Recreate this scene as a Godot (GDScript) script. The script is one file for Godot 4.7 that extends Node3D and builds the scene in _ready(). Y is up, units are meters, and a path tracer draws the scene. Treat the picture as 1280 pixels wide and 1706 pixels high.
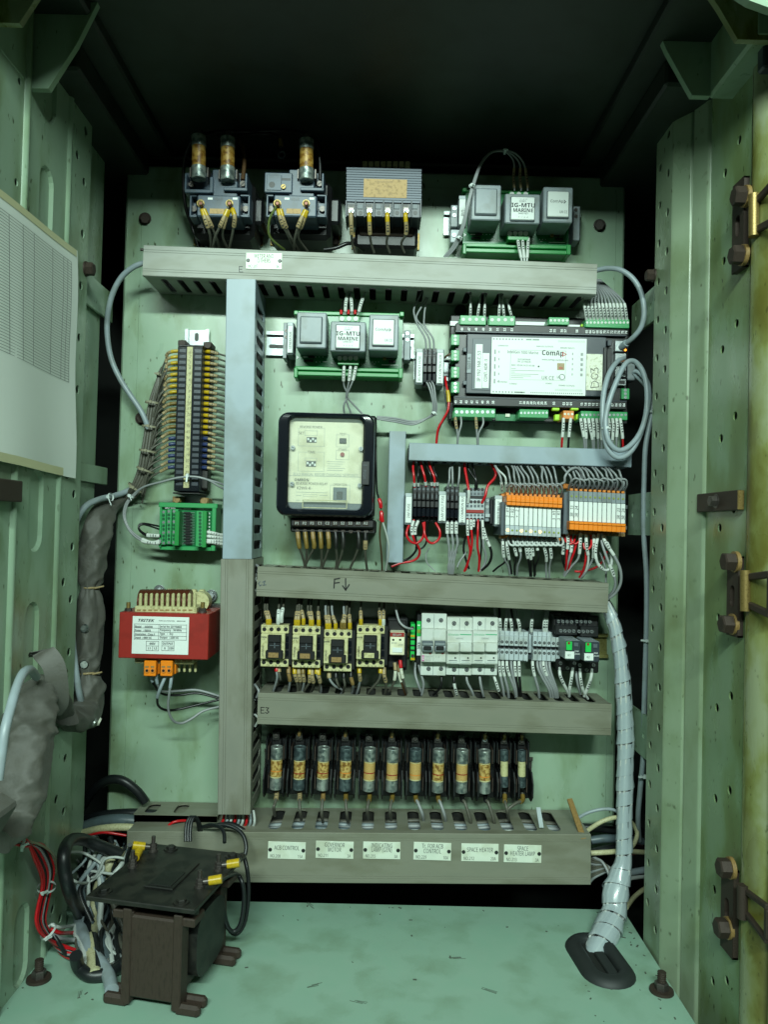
extends Node3D
# An open switchboard cubicle seen from the front. World: x across, y up (floor of the cubicle at 0), z towards the viewer; the mounting plate is z = 0.
const F := 1289.0                         # focal length of the photograph in its own pixels
const EYE := Vector3(0.0, 0.513, 1.12)
const ORD := ["first", "second", "third", "fourth", "fifth", "sixth", "seventh", "eighth", "ninth", "tenth", "eleventh", "twelfth", "thirteenth", "fourteenth", "fifteenth", "sixteenth", "seventeenth", "eighteenth", "nineteenth", "twentieth", "twenty-first", "twenty-second"]
var cam: Camera3D
var CB: Basis
var O := Vector3.ZERO                     # base point of the thing being built; its meshes are relative to it
var OI := Basis()                         # inverse turn of the thing being built
var M := {}
var used := {}
var rng := RandomNumberGenerator.new()
var fonts := {}
var glyphs := {}

# ---- from a reading on the photograph to a point of the place
func ray(px: float, py: float) -> Vector3:
	return CB * Vector3((px - 640.0) / F, -(py - 853.0) / F, -1.0)
func P(px: float, py: float, z_mm: float) -> Vector3:       # on the plane z
	var d := ray(px, py)
	return EYE + d * ((z_mm * 0.001 - EYE.z) / d.z)
func PX(px: float, py: float, x: float) -> Vector3:         # on a side wall
	var d := ray(px, py)
	return EYE + d * ((x - EYE.x) / d.x)
func PF(px: float, py: float, y: float = 0.0) -> Vector3:   # on the floor
	var d := ray(px, py)
	return EYE + d * ((y - EYE.y) / d.y)
func mm(z_mm: float) -> float:                              # metres per reading at a depth
	return (EYE.z - z_mm * 0.001) / F

# ---- mesh code
func mb() -> SurfaceTool:
	var st := SurfaceTool.new()
	st.begin(Mesh.PRIMITIVE_TRIANGLES)
	return st
func tri(st: SurfaceTool, a: Vector3, b: Vector3, c: Vector3, na: Vector3, nb: Vector3, nc: Vector3) -> void:
	if (b - a).cross(c - a).dot(na + nb + nc) > 0.0:
		st.set_normal(na); st.add_vertex(a)
		st.set_normal(nc); st.add_vertex(c)
		st.set_normal(nb); st.add_vertex(b)
	else:
		st.set_normal(na); st.add_vertex(a)
		st.set_normal(nb); st.add_vertex(b)
		st.set_normal(nc); st.add_vertex(c)
func ftri(st: SurfaceTool, a: Vector3, b: Vector3, c: Vector3, n: Vector3) -> void:
	tri(st, a, b, c, n, n, n)
func quad(st: SurfaceTool, a: Vector3, b: Vector3, c: Vector3, d: Vector3, n: Vector3) -> void:
	tri(st, a, b, c, n, n, n)
	tri(st, a, c, d, n, n, n)
func boxm(st: SurfaceTool, c: Vector3, size: Vector3, bev: float = 0.0, B: Basis = Basis()) -> void:
	var h := size * 0.5
	var b: float = minf(bev, minf(h.x, minf(h.y, h.z)) * 0.9)
	var ax := [0, 1, 2]
	for a in ax:
		var u: int = (a + 1) % 3
		var v: int = (a + 2) % 3
		for s in [-1.0, 1.0]:
			var n := Vector3.ZERO
			n[a] = s
			var q := []
			for k in [[-1.0, -1.0], [1.0, -1.0], [1.0, 1.0], [-1.0, 1.0]]:
				var p := Vector3.ZERO
				p[a] = h[a] * s
				p[u] = (h[u] - b) * k[0]
				p[v] = (h[v] - b) * k[1]
				q.append(c + B * p)
			quad(st, q[0], q[1], q[2], q[3], B * n)
	if b <= 0.0:
		return
	for a in ax:                                            # the chamfers along axis a
		var u: int = (a + 1) % 3
		var v: int = (a + 2) % 3
		for su in [-1.0, 1.0]:
			for sv in [-1.0, 1.0]:
				var q := []
				for e in [[-1.0, 0], [1.0, 0], [1.0, 1], [-1.0, 1]]:
					var p := Vector3.ZERO
					p[a] = (h[a] - b) * e[0]
					p[u] = h[u] * su if e[1] == 0 else (h[u] - b) * su
					p[v] = (h[v] - b) * sv if e[1] == 0 else h[v] * sv
					q.append(c + B * p)
				var n := Vector3.ZERO
				n[u] = su
				n[v] = sv
				quad(st, q[0], q[1], q[2], q[3], B * n.normalized())
	for sx in [-1.0, 1.0]:
		for sy in [-1.0, 1.0]:
			for sz in [-1.0, 1.0]:
				var s := Vector3(sx, sy, sz)
				var q := []
				for a in ax:
					var p := Vector3((h.x - b) * sx, (h.y - b) * sy, (h.z - b) * sz)
					p[a] = h[a] * s[a]
					q.append(c + B * p)
				ftri(st, q[0], q[1], q[2], B * s.normalized())
func cylm(st: SurfaceTool, a: Vector3, b: Vector3, r0: float, r1: float, n: int = 12, cap0: bool = true, cap1: bool = true) -> void:
	var d := (b - a).normalized()
	var u := d.cross(Vector3.UP if absf(d.y) < 0.9 else Vector3.RIGHT).normalized()
	var v := d.cross(u)
	for i in n:
		var e0 := u * cos(TAU * i / n) + v * sin(TAU * i / n)
		var e1 := u * cos(TAU * (i + 1) / n) + v * sin(TAU * (i + 1) / n)
		if r0 > 0.0:
			tri(st, a + e0 * r0, a + e1 * r0, b + e1 * r1, e0, e1, e1)
		if r1 > 0.0:
			tri(st, a + e0 * r0, b + e1 * r1, b + e0 * r1, e0, e1, e0)
		if cap0 and r0 > 0.0:
			ftri(st, a, a + e0 * r0, a + e1 * r0, -d)
		if cap1 and r1 > 0.0:
			ftri(st, b, b + e0 * r1, b + e1 * r1, d)
func hexm(st: SurfaceTool, a: Vector3, b: Vector3, r: float) -> void:      # a nut or bolt head, flat faced
	var d := (b - a).normalized()
	var u := d.cross(Vector3.UP if absf(d.y) < 0.9 else Vector3.RIGHT).normalized()
	var v := d.cross(u)
	for i in 6:
		var e0 := u * cos(TAU * i / 6) + v * sin(TAU * i / 6)
		var e1 := u * cos(TAU * (i + 1) / 6) + v * sin(TAU * (i + 1) / 6)
		var t := b - d * r * 0.15
		quad(st, a + e0 * r, a + e1 * r, t + e1 * r, t + e0 * r, (e0 + e1).normalized())
		quad(st, t + e0 * r, t + e1 * r, b + e1 * r * 0.85, b + e0 * r * 0.85, (e0 + e1 + d * 2.0).normalized())
		ftri(st, b, b + e0 * r * 0.85, b + e1 * r * 0.85, d)
func smooth(pts: Array, per: int = 6) -> PackedVector3Array:               # Catmull-Rom through the points
	var out := PackedVector3Array()
	var n := pts.size()
	if n < 3:
		for p in pts:
			out.append(p)
		return out
	for i in n - 1:
		var p0: Vector3 = pts[maxi(i - 1, 0)]
		var p1: Vector3 = pts[i]
		var p2: Vector3 = pts[i + 1]
		var p3: Vector3 = pts[mini(i + 2, n - 1)]
		for k in per:
			out.append(p1.cubic_interpolate(p2, p0, p3, float(k) / per))
	out.append(pts[n - 1])
	return out
func tubem(st: SurfaceTool, line: PackedVector3Array, r, sides: int = 7, squash: float = 1.0) -> void:   # r: a radius or one per point
	var n := line.size()
	if n < 2:
		return
	var rings := []
	var norms := []
	var t0 := (line[1] - line[0]).normalized()
	var u := t0.cross(Vector3(0, 0, 1) if absf(t0.z) < 0.9 else Vector3.UP).normalized()
	for i in n:
		var t := (line[mini(i + 1, n - 1)] - line[maxi(i - 1, 0)]).normalized()
		u = (u - t * u.dot(t)).normalized()
		var v := t.cross(u)
		var ring := PackedVector3Array()
		var nr := PackedVector3Array()
		var rad: float = r[i] if r is Array or r is PackedFloat32Array else r
		for k in sides:
			var e := u * cos(TAU * k / sides) + v * sin(TAU * k / sides) * squash
			nr.append(e.normalized())
			ring.append(line[i] + e * rad)
		rings.append(ring)
		norms.append(nr)
	for i in n - 1:
		for k in sides:
			var k1 := (k + 1) % sides
			tri(st, rings[i][k], rings[i][k1], rings[i + 1][k1], norms[i][k], norms[i][k1], norms[i + 1][k1])
			tri(st, rings[i][k], rings[i + 1][k1], rings[i + 1][k], norms[i][k], norms[i + 1][k1], norms[i + 1][k])
	for e in [0, n - 1]:
		var d := (line[0] - line[1]).normalized() if e == 0 else (line[n - 1] - line[n - 2]).normalized()
		for k in range(1, sides - 1):
			ftri(st, rings[e][0], rings[e][k], rings[e][k + 1], d)
func ringm(st: SurfaceTool, c: Vector3, axis: Vector3, R: float, r: float, n: int = 16, sides: int = 6) -> void:
	var a := axis.normalized()
	var u := a.cross(Vector3.UP if absf(a.y) < 0.9 else Vector3.RIGHT).normalized()
	var v := a.cross(u)
	var at := func(i, k): 
		var e: Vector3 = u * cos(TAU * i / n) + v * sin(TAU * i / n)
		var m: Vector3 = e * cos(TAU * k / sides) + a * sin(TAU * k / sides)
		return [c + e * R + m * r, m]
	for i in n:
		for k in sides:
			var p = at.call(i, k)
			var q = at.call(i + 1, k)
			var s = at.call(i + 1, k + 1)
			var t = at.call(i, k + 1)
			tri(st, p[0], q[0], s[0], p[1], q[1], s[1])
			tri(st, p[0], s[0], t[0], p[1], s[1], t[1])
# A flat panel cell (centre c, half axes U and V, facing N) with a slot of rounded ends cut through it: straight half-length hl along V, radius r. depth > 0 gives the cut walls, floor_in closes it.
func cell(st: SurfaceTool, c: Vector3, U: Vector3, V: Vector3, N: Vector3, hl: float, r: float, depth: float, taper: float = 0.0, floor_in: bool = false, off: float = 0.0, n: int = 6, off_v: float = 0.0) -> void:
	var hu := U.length()
	var hv := V.length()
	var u := U / hu
	var v := V / hv
	var loop := []
	for i in n + 1:
		var a := PI * i / n
		loop.append(Vector2(off + r * cos(a), off_v + hl + r * sin(a)))
	for i in n + 1:
		var a := PI + PI * i / n
		loop.append(Vector2(off + r * cos(a), off_v - hl + r * sin(a)))
	var edge := func(p: Vector2) -> Vector2:
		var from := Vector2(off, clampf(p.y, off_v - hl, off_v + hl))
		var d := p - from
		if absf(d.y) < 1e-6 * absf(d.x) or absf(d.y) < 1e-9:
			return Vector2(hu * signf(d.x), from.y)
		var k := 1e9
		if d.x > 1e-9: k = minf(k, (hu - from.x) / d.x)
		if d.x < -1e-9: k = minf(k, (-hu - from.x) / d.x)
		if d.y > 1e-9: k = minf(k, (hv - from.y) / d.y)
		if d.y < -1e-9: k = minf(k, (-hv - from.y) / d.y)
		return from + d * k
	var put := func(p: Vector2, dz: float = 0.0) -> Vector3:
		return c + u * p.x + v * p.y + N * dz
	var m := loop.size()
	for i in m:
		var p: Vector2 = loop[i]
		var q: Vector2 = loop[(i + 1) % m]
		if p.distance_to(q) < 1e-7:
			continue
		var ep: Vector2 = edge.call(p)
		var eq: Vector2 = edge.call(q)
		quad(st, put.call(p), put.call(q), put.call(eq), put.call(ep), N)
		var same := (absf(ep.x - eq.x) < 1e-6) or (absf(ep.y - eq.y) < 1e-6)
		if not same:
			var corner := Vector2(hu * signf(ep.x + eq.x), hv * signf(ep.y + eq.y))
			ftri(st, put.call(ep), put.call(eq), put.call(corner), N)
		if depth > 0.0:
			var ctr := Vector2(off, off_v)
			var p2: Vector2 = p + (Vector2(off, clampf(p.y, off_v - hl, off_v + hl)) - p).normalized() * taper
			var q2: Vector2 = q + (Vector2(off, clampf(q.y, off_v - hl, off_v + hl)) - q).normalized() * taper
			var inw: Vector2 = (ctr - (p + q) * 0.5)
			inw = (Vector2(off, clampf((p.y + q.y) * 0.5, off_v - hl, off_v + hl)) - (p + q) * 0.5).normalized()
			var wn: Vector3 = (u * inw.x + v * inw.y + N * (taper / depth)).normalized()
			quad(st, put.call(p), put.call(q), put.call(q2, -depth), put.call(p2, -depth), wn)
			if floor_in:
				ftri(st, put.call(p2, -depth), put.call(q2, -depth), put.call(ctr, -depth), N)
func prism(st: SurfaceTool, poly: PackedVector2Array, T: Transform3D, z0: float, z1: float) -> void:    # outline in T's x, y; extruded along its z
	var idx := Geometry2D.triangulate_polygon(poly)
	var zn := T.basis.z.normalized()
	for k in range(0, idx.size(), 3):
		for e in [[z0, -1.0], [z1, 1.0]]:
			var q := []
			for j in 3:
				var p := poly[idx[k + j]]
				q.append(T * Vector3(p.x, p.y, e[0]))
			ftri(st, q[0], q[1], q[2], zn * e[1] * signf(z1 - z0))
	var n := poly.size()
	var turn := 0.0
	for i in n:
		turn += poly[i].cross(poly[(i + 1) % n])
	for i in n:
		var a := poly[i]
		var b := poly[(i + 1) % n]
		var nn := Vector2(b.y - a.y, a.x - b.x).normalized() * signf(turn)
		quad(st, T * Vector3(a.x, a.y, z0), T * Vector3(b.x, b.y, z0), T * Vector3(b.x, b.y, z1), T * Vector3(a.x, a.y, z1), (T.basis * Vector3(nn.x, nn.y, 0)).normalized())
func rounded(w: float, h: float, r: float, n: int = 5) -> PackedVector2Array:
	var out := PackedVector2Array()
	for q in 4:
		var c := Vector2((w * 0.5 - r) * [1, -1, -1, 1][q], (h * 0.5 - r) * [1, 1, -1, -1][q])
		for i in n + 1:
			var a := PI * 0.5 * (q + float(i) / n)
			out.append(c + Vector2(cos(a), sin(a)) * r)
	return out

# ---- the same in readings: boxes, discs, text (x, y as read on the photograph at the depth zf in millimetres)
func bx(st: SurfaceTool, x0: float, y0: float, x1: float, y1: float, zf: float, zb: float, bev: float = 0.0) -> void:
	var s := mm(zf)
	var c := P((x0 + x1) * 0.5, (y0 + y1) * 0.5, zf)
	c.z = (zf + zb) * 0.0005
	boxm(st, OI * (c - O), Vector3(absf(x1 - x0) * s, absf(y1 - y0) * s, absf(zf - zb) * 0.001), bev * 0.001)
func dc(st: SurfaceTool, x: float, y: float, r: float, zf: float, zb: float, n: int = 12, r_back: float = -1.0) -> void:
	var s := mm(zf)
	var c := OI * (P(x, y, zf) - O)
	cylm(st, c + Vector3(0, 0, (zb - zf) * 0.001), c, (r if r_back < 0 else r_back) * s, r * s, n)
func L(x: float, y: float, z: float) -> Vector3:            # a reading as a point of the thing being built
	return OI * (P(x, y, z) - O)
func font(kind: String) -> Font:
	if not fonts.has(kind):
		var f := SystemFont.new()
		f.font_names = PackedStringArray([{"s": "Droid Sans", "b": "Droid Sans", "m": "Droid Sans Mono", "r": "Droid Serif"}[kind]])
		f.font_weight = 700 if kind == "b" else 400
		fonts[kind] = f
	return fonts[kind]
func textm(st: SurfaceTool, s: String, T: Transform3D, h: float, kind: String = "s", align: int = 0, squeeze: float = 1.0, slant: float = 0.0) -> void:  # h: height of a capital in metres
	var key := kind + s
	if not glyphs.has(key):
		var t := TextMesh.new()
		t.font = font(kind)
		t.font_size = 40
		t.pixel_size = 1.0
		t.depth = 0.0
		t.curve_step = 3.0
		t.text = s
		glyphs[key] = t.surface_get_arrays(0)
	var a = glyphs[key]
	if a.is_empty() or a[Mesh.ARRAY_VERTEX] == null:
		return
	var v: PackedVector3Array = a[Mesh.ARRAY_VERTEX]
	var idx = a[Mesh.ARRAY_INDEX]
	if idx == null:
		idx = PackedInt32Array(range(v.size()))
	var lo := v[0]
	var hi := v[0]
	for p in v:
		lo = lo.min(p)
		hi = hi.max(p)
	var k := h / (0.714 * 40.0)
	var cx := (lo.x + hi.x) * 0.5 if align == 0 else (lo.x if align < 0 else hi.x)
	var cy := (lo.y + hi.y) * 0.5
	var zn := T.basis.z.normalized()
	for i in range(0, idx.size(), 3):
		var q := []
		for j in 3:
			var p: Vector3 = v[idx[i + j]]
			var y := (p.y - cy) * k
			q.append(T * Vector3((p.x - cx) * k * squeeze + y * slant, y, 0))
		ftri(st, q[0], q[1], q[2], zn)
func tx(st: SurfaceTool, s: String, x: float, y: float, z: float, h: float, kind: String = "s", align: int = 0, deg: float = 0.0, squeeze: float = 1.0, slant: float = 0.0) -> void:
	textm(st, s, Transform3D(Basis(Vector3(0, 0, 1), deg_to_rad(deg)), L(x, y, z)), h * mm(z), kind, align, squeeze, slant)

# ---- the objects
func numbered(called: String) -> String:
	used[called] = used.get(called, 0) + 1
	return called if used[called] == 1 else "%s_%03d" % [called, used[called] - 1]
func tag(o: Node3D, label: String, category: String, group: String = "") -> void:
	o.set_meta("label", label)
	o.set_meta("category", category)
	if group != "":
		o.set_meta("group", group)
func thing(called: String, label: String, category: String, at: Vector3, group: String = "") -> Node3D:
	var o := Node3D.new()
	o.name = numbered(called)
	add_child(o)
	o.position = at
	tag(o, label, category, group)
	O = at
	OI = Basis()
	return o
func part(called: String, st: SurfaceTool, m, parent: Node3D) -> MeshInstance3D:
	var o := MeshInstance3D.new()
	o.name = called
	o.mesh = st.commit()
	o.material_override = M[m] if m is String else m
	parent.add_child(o, true)
	return o
func pbox(called: String, parent: Node3D, m, x0: float, y0: float, x1: float, y1: float, zf: float, zb: float, bev: float = 0.4) -> MeshInstance3D:
	var st := mb()
	bx(st, x0, y0, x1, y1, zf, zb, bev)
	return part(called, st, m, parent)
func pdisc(called: String, parent: Node3D, m, x: float, y: float, r: float, zf: float, zb: float, n: int = 12) -> MeshInstance3D:
	var st := mb()
	dc(st, x, y, r, zf, zb, n)
	return part(called, st, m, parent)
func ptext(parent: Node3D, m, s: String, x: float, y: float, z: float, h: float, kind: String = "s", align: int = 0, deg: float = 0.0, squeeze: float = 1.0, slant: float = 0.0) -> void:
	var st := mb()
	tx(st, s, x, y, z, h, kind, align, deg, squeeze, slant)
	part("lettering", st, m, parent)
func setting(called: String, st: SurfaceTool, m, parent: Node3D = self) -> MeshInstance3D:
	var o := MeshInstance3D.new()
	o.name = numbered(called) if parent == self else called
	o.mesh = st.commit()
	o.material_override = M[m] if m is String else m
	parent.add_child(o, true)
	if parent == self:
		o.set_meta("kind", "structure")
	return o
func wbox(st: SurfaceTool, x0: float, x1: float, y0: float, y1: float, z0: float, z1: float, bev: float = 0.0) -> void:
	boxm(st, Vector3(x0 + x1, y0 + y1, z0 + z1) * 0.5, Vector3(absf(x1 - x0), absf(y1 - y0), absf(z1 - z0)), bev)
func screw(parent: Node3D, m, x: float, y: float, r: float, zf: float, zb: float, slot_deg: float = 40.0) -> void:
	var st := mb()
	dc(st, x, y, r, zf, zb, 10)
	var s := part("screw", st, m, parent)
	var g := mb()
	var c := L(x, y, zf + 0.12)
	boxm(g, c, Vector3(r * 1.5 * mm(zf), r * 0.32 * mm(zf), 0.0002), 0.0, Basis(Vector3(0, 0, 1), deg_to_rad(slot_deg)))
	part("slot", g, "black", s)
# A wire: pts are [x, y, z] readings. trims: [from mm, length mm, radius factor, material, part name]; a negative from counts from the far end.
func wire(label: String, category: String, group: String, m, r: float, pts: Array, trims: Array = [], called: String = "wire", per: int = 6, sides: int = 7) -> Node3D:
	var w := []
	for p in pts:
		w.append(P(p[0], p[1], p[2]) if p is Array else p)
	if called == "wire" and category in ["jumper", "lead"]:
		called = {"jumper": "jumper_loop", "lead": "lugged_lead"}[category]
	var o := thing(called, label, category, w[0], group)
	var loc := []
	for p in w:
		loc.append(p - O)
	var line := smooth(loc, per)
	var st := mb()
	tubem(st, line, r * 0.001, sides)
	part("insulation", st, m, o)
	var total := 0.0
	for i in line.size() - 1:
		total += line[i].distance_to(line[i + 1])
	for t in trims:
		var s0: float = t[0] * 0.001
		if t[0] < 0 or (t.size() > 5 and t[5]):
			s0 = maxf(0.0, total + t[0] * 0.001)
		var s1: float = minf(total, s0 + t[1] * 0.001)
		var cut := PackedVector3Array()
		var run := 0.0
		for i in line.size() - 1:
			var d := line[i].distance_to(line[i + 1])
			if run + d > s0 and run < s1 and d > 0.0:
				if cut.is_empty():
					cut.append(line[i].lerp(line[i + 1], maxf(0.0, (s0 - run) / d)))
				cut.append(line[i].lerp(line[i + 1], minf(1.0, (s1 - run) / d)))
			run += d
		if cut.size() > 1:
			var c := mb()
			tubem(c, cut, r * t[2] * 0.001, 8)
			part(t[4], c, t[3], o)
			if t[4] == "marker_sleeve" and (t[3] == "sleeve_white" or t[3] == "sleeve"):
				var ink := mb()
				var rr: float = r * t[2] * 0.001
				var mid := cut.size() / 2
				var d := (cut[mini(mid + 1, cut.size() - 1)] - cut[maxi(mid - 1, 0)]).normalized()
				var fw := (Vector3(0, 0, 1) - d * d.z).normalized()
				var n_ink := 2 + int(t[1] > 14) + int(t[1] > 20)
				for q in n_ink:
					var f := (q + 0.5 - n_ink * 0.5) * 0.0036
					var at := cut[mid] + d * f
					boxm(ink, at + fw * rr, Vector3(rr * (0.7 + 0.5 * fmod(q * 0.61 + r, 1.0)), 0.0011 + 0.0008 * fmod(q * 0.37 + w[0].x * 90.0, 1.0), 0.0003), 0.0, Basis(d.cross(fw), d, fw))
				part("marker_print", ink, "print", o)
	return o

func _ready() -> void:
	rng.seed = 4
	# camera: a phone held upright, tipped up a little and turned by a degree and a half
	CB = Basis(Vector3.UP, deg_to_rad(-0.22)) * Basis(Vector3.RIGHT, deg_to_rad(1.2)) * Basis(Vector3(0, 0, 1), deg_to_rad(1.4))
	cam = Camera3D.new()
	cam.name = "camera"
	cam.fov = 2.0 * rad_to_deg(atan(853.0 / F))
	cam.near = 0.02
	cam.far = 20.0
	cam.transform = Transform3D(CB, EYE)
	add_child(cam)
	cam.current = true
	var e := Environment.new()
	e.background_mode = Environment.BG_COLOR
	e.background_color = Color(0.013, 0.016, 0.0145).linear_to_srgb()     # the dim room behind the viewer
	e.tonemap_mode = Environment.TONE_MAPPER_LINEAR
	e.tonemap_exposure = 1.0
	e.sdfgi_enabled = true
	e.ssao_enabled = true
	e.ssil_enabled = true
	var we := WorldEnvironment.new()
	we.name = "environment"
	we.environment = e
	add_child(we)
	make_materials()
	lamp()
	cubicle()
	ducts()
	top_row()
	terminal_strip()
	modules()
	controller()
	relay_row()
	power_row()
	fuse_row()
	left_side()
	floor_transformer()
	cables()
	details()

func lamp() -> void:                                   # the room's strip light, above and behind the viewer
	var at := Vector3(-0.02, 1.47, 2.0)
	var look := Basis.looking_at((Vector3(-0.02, 0.5, 0.0) - at).normalized(), Vector3.UP)
	var t := thing("strip_lamp", "white strip lamp fitting hung above the open cubicle", "lamp", at)
	t.basis = look
	var st := mb()
	boxm(st, Vector3(0, 0, 0.03), Vector3(1.5, 0.13, 0.05), 0.004)
	part("housing", st, "white_plastic", t)
	var g := mb()
	boxm(g, Vector3(0, 0, 0.0), Vector3(1.42, 0.1, 0.008), 0.002)
	part("lamp_diffuser", g, "lamp_glow", t)
	var l := AreaLight3D.new()
	l.name = "strip_light"
	l.area_size = Vector2(1.4, 0.09)
	l.area_range = 8.0
	l.light_energy = 7.35
	l.light_color = Color(0.90, 1.0, 0.955)
	l.shadow_enabled = true
	l.position = Vector3(0, 0, -0.012)
	t.add_child(l)

func noise_tex(seed_: int, freq: float, oct: int, stops: Array, cols: Array, size: int = 512, type: int = FastNoiseLite.TYPE_SIMPLEX_SMOOTH, warp: float = 0.0) -> NoiseTexture2D:
	var n := FastNoiseLite.new()
	n.seed = seed_
	n.noise_type = type
	n.frequency = freq
	n.fractal_octaves = oct
	if warp > 0.0:
		n.domain_warp_enabled = true
		n.domain_warp_amplitude = warp
		n.domain_warp_frequency = freq * 2.0
	var t := NoiseTexture2D.new()
	t.width = size
	t.height = size
	t.seamless = true
	t.noise = n
	var g := Gradient.new()
	g.offsets = PackedFloat32Array(stops)
	g.colors = PackedColorArray(cols)
	t.color_ramp = g
	return t
func mt(key: String, hex: String, rough: float, metal: float = 0.0, tex: Texture2D = null, size: float = 0.3, stretch: Vector3 = Vector3.ONE) -> StandardMaterial3D:
	var m := StandardMaterial3D.new()
	m.resource_name = key
	m.albedo_color = Color.html(hex)
	m.roughness = rough
	m.metallic = metal
	if tex:
		m.albedo_texture = tex
		m.uv1_triplanar = true
		m.uv1_scale = Vector3.ONE / size * stretch
		m.uv1_world_triplanar = true
	M[key] = m
	return m
func glow(key: String, hex: String, energy: float) -> void:
	var m := mt(key, hex, 0.4)
	m.emission_enabled = true
	m.emission = Color.html(hex)
	m.emission_energy_multiplier = energy
func make_materials() -> void:
	var W := Color(1, 1, 1)
	var paint := noise_tex(11, 0.008, 5, [0.0, 0.3, 0.46, 0.62, 1.0], [Color(0.78, 0.77, 0.67), Color(0.90, 0.91, 0.86), Color(0.97, 0.975, 0.96), W, Color(0.98, 1.0, 0.99)], 1024, FastNoiseLite.TYPE_SIMPLEX_SMOOTH, 20.0)
	var floor_t := noise_tex(5, 0.006, 6, [0.0, 0.26, 0.36, 0.5, 1.0], [Color(0.88, 0.88, 0.84), Color(0.94, 0.945, 0.925), Color(0.96, 0.97, 0.955), W, Color(0.97, 1.0, 0.99)], 1024, FastNoiseLite.TYPE_SIMPLEX_SMOOTH, 40.0)
	var rusty := noise_tex(23, 0.005, 5, [0.0, 0.42, 0.56, 0.75, 1.0], [Color(0.74, 0.72, 0.54), Color(0.87, 0.87, 0.73), Color(0.95, 0.96, 0.90), W, W], 1024, FastNoiseLite.TYPE_SIMPLEX_SMOOTH, 30.0)
	var rust_edge := noise_tex(29, 0.006, 5, [0.0, 0.36, 0.5, 0.64, 1.0], [Color(0.55, 0.48, 0.25), Color(0.72, 0.68, 0.42), Color(0.88, 0.88, 0.68), W, W], 1024, FastNoiseLite.TYPE_SIMPLEX_SMOOTH, 40.0)
	var dust := noise_tex(31, 0.012, 5, [0.0, 0.35, 0.55, 1.0], [Color(0.84, 0.83, 0.79), Color(0.94, 0.94, 0.92), W, Color(0.96, 0.97, 0.97)], 512)
	var speck := noise_tex(37, 0.03, 4, [0.0, 0.3, 0.5, 1.0], [Color(0.7, 0.68, 0.63), Color(0.9, 0.9, 0.87), W, Color(0.94, 0.95, 0.96)], 512)
	var brass := noise_tex(41, 0.02, 5, [0.0, 0.4, 0.55, 1.0], [Color(0.42, 0.3, 0.16), Color(0.68, 0.58, 0.36), Color(0.95, 0.92, 0.75), W], 512)
	var lead := noise_tex(43, 0.022, 5, [0.0, 0.38, 0.56, 1.0], [Color(0.35, 0.4, 0.42), Color(0.62, 0.66, 0.66), Color(0.9, 0.92, 0.9), W], 512, FastNoiseLite.TYPE_SIMPLEX_SMOOTH, 12.0)
	var rough_t := noise_tex(47, 0.02, 4, [0.0, 1.0], [Color(0.55, 0.55, 0.55), W], 512)
	var bumps := noise_tex(53, 0.05, 3, [0.0, 1.0], [Color.BLACK, W], 512)
	var chips := noise_tex(61, 0.05, 3, [0.0, 0.10, 0.135, 0.155, 1.0], [Color(0.36, 0.33, 0.26), Color(0.5, 0.48, 0.4), Color(0.85, 0.86, 0.82), W, W], 1024)
	for k in [["green", "#8aa18b", 0.42, paint, 0.55], ["green_post", "#87987f", 0.42, paint, 0.55], ["green_floor", "#88a796", 0.5, floor_t, 0.5], ["green_door", "#839a7c", 0.4, rusty, 0.5], ["green_edge", "#878f70", 0.38, rust_edge, 0.4]]:
		var m := mt(k[0], k[1], k[2], 0.0, k[3], k[4], Vector3.ONE if k[0] == "green_floor" else Vector3(1.0, 0.4, 1.0))
		m.detail_enabled = k[0] != "green_floor"
		m.detail_albedo = chips
		m.detail_blend_mode = BaseMaterial3D.BLEND_MODE_MUL
		m.roughness_texture = rough_t
	mt("grime", "#4a5248", 0.7)
	mt("dark_green", "#212a23", 0.5, 0.0, paint, 0.5)  # shaded copy of the green, its colour darkened to keep the roof dim
	mt("gap_shade_green", "#171d19", 0.7)  # green darkened so the gaps beside the plate look deep in shade
	mt("void", "#101512", 0.8)
	mt("duct_top", "#8f928a", 0.5, 0.0, dust, 0.25, Vector3(0.35, 1.0, 1.0))
	mt("duct_old", "#757668", 0.5, 0.0, dust, 0.25, Vector3(0.35, 1.0, 1.0))
	mt("duct_old_upright", "#7a7b70", 0.5, 0.0, dust, 0.25, Vector3(1.0, 0.35, 1.0))
	mt("duct_new", "#8897a0", 0.42, 0.0, dust, 0.6)
	mt("plate_white", "#cdd4c6", 0.35, 0.0, dust, 0.3)
	mt("black", "#0b0c0d", 0.45)
	mt("black_gloss", "#10141a", 0.16)
	mt("black_plastic", "#17191b", 0.38, 0.0, speck, 0.08)
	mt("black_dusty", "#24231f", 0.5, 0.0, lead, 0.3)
	mt("brown_iron", "#33271f", 0.62, 0.0, speck, 0.06, Vector3(1, 0.25, 1))
	mt("blue_grey", "#3c4a58", 0.4, 0.0, dust, 0.1)
	mt("slate", "#2c333b", 0.4)
	mt("lamination", "#2b333d", 0.35, 0.3)
	mt("grey_plastic", "#7d878c", 0.42, 0.0, dust, 0.2)
	mt("grey_light", "#aab4b8", 0.42, 0.0, dust, 0.2)
	mt("grey_dark", "#4d565c", 0.45)
	mt("white_plastic", "#bfc5bf", 0.38, 0.0, dust, 0.3)
	mt("label_white", "#cfd6d2", 0.45)
	mt("label_dirty", "#d3d6c4", 0.5, 0.0, speck, 0.1)
	mt("paper", "#dfe6df", 0.8)
	mt("tape", "#c9c8a0", 0.35)
	mt("cream", "#bdb98c", 0.42, 0.0, speck, 0.15)
	mt("relay_paper", "#d9d7ba", 0.55, 0.0, dust, 0.3)
	mt("ivory", "#b5b184", 0.5, 0.0, speck, 0.1)
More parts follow.
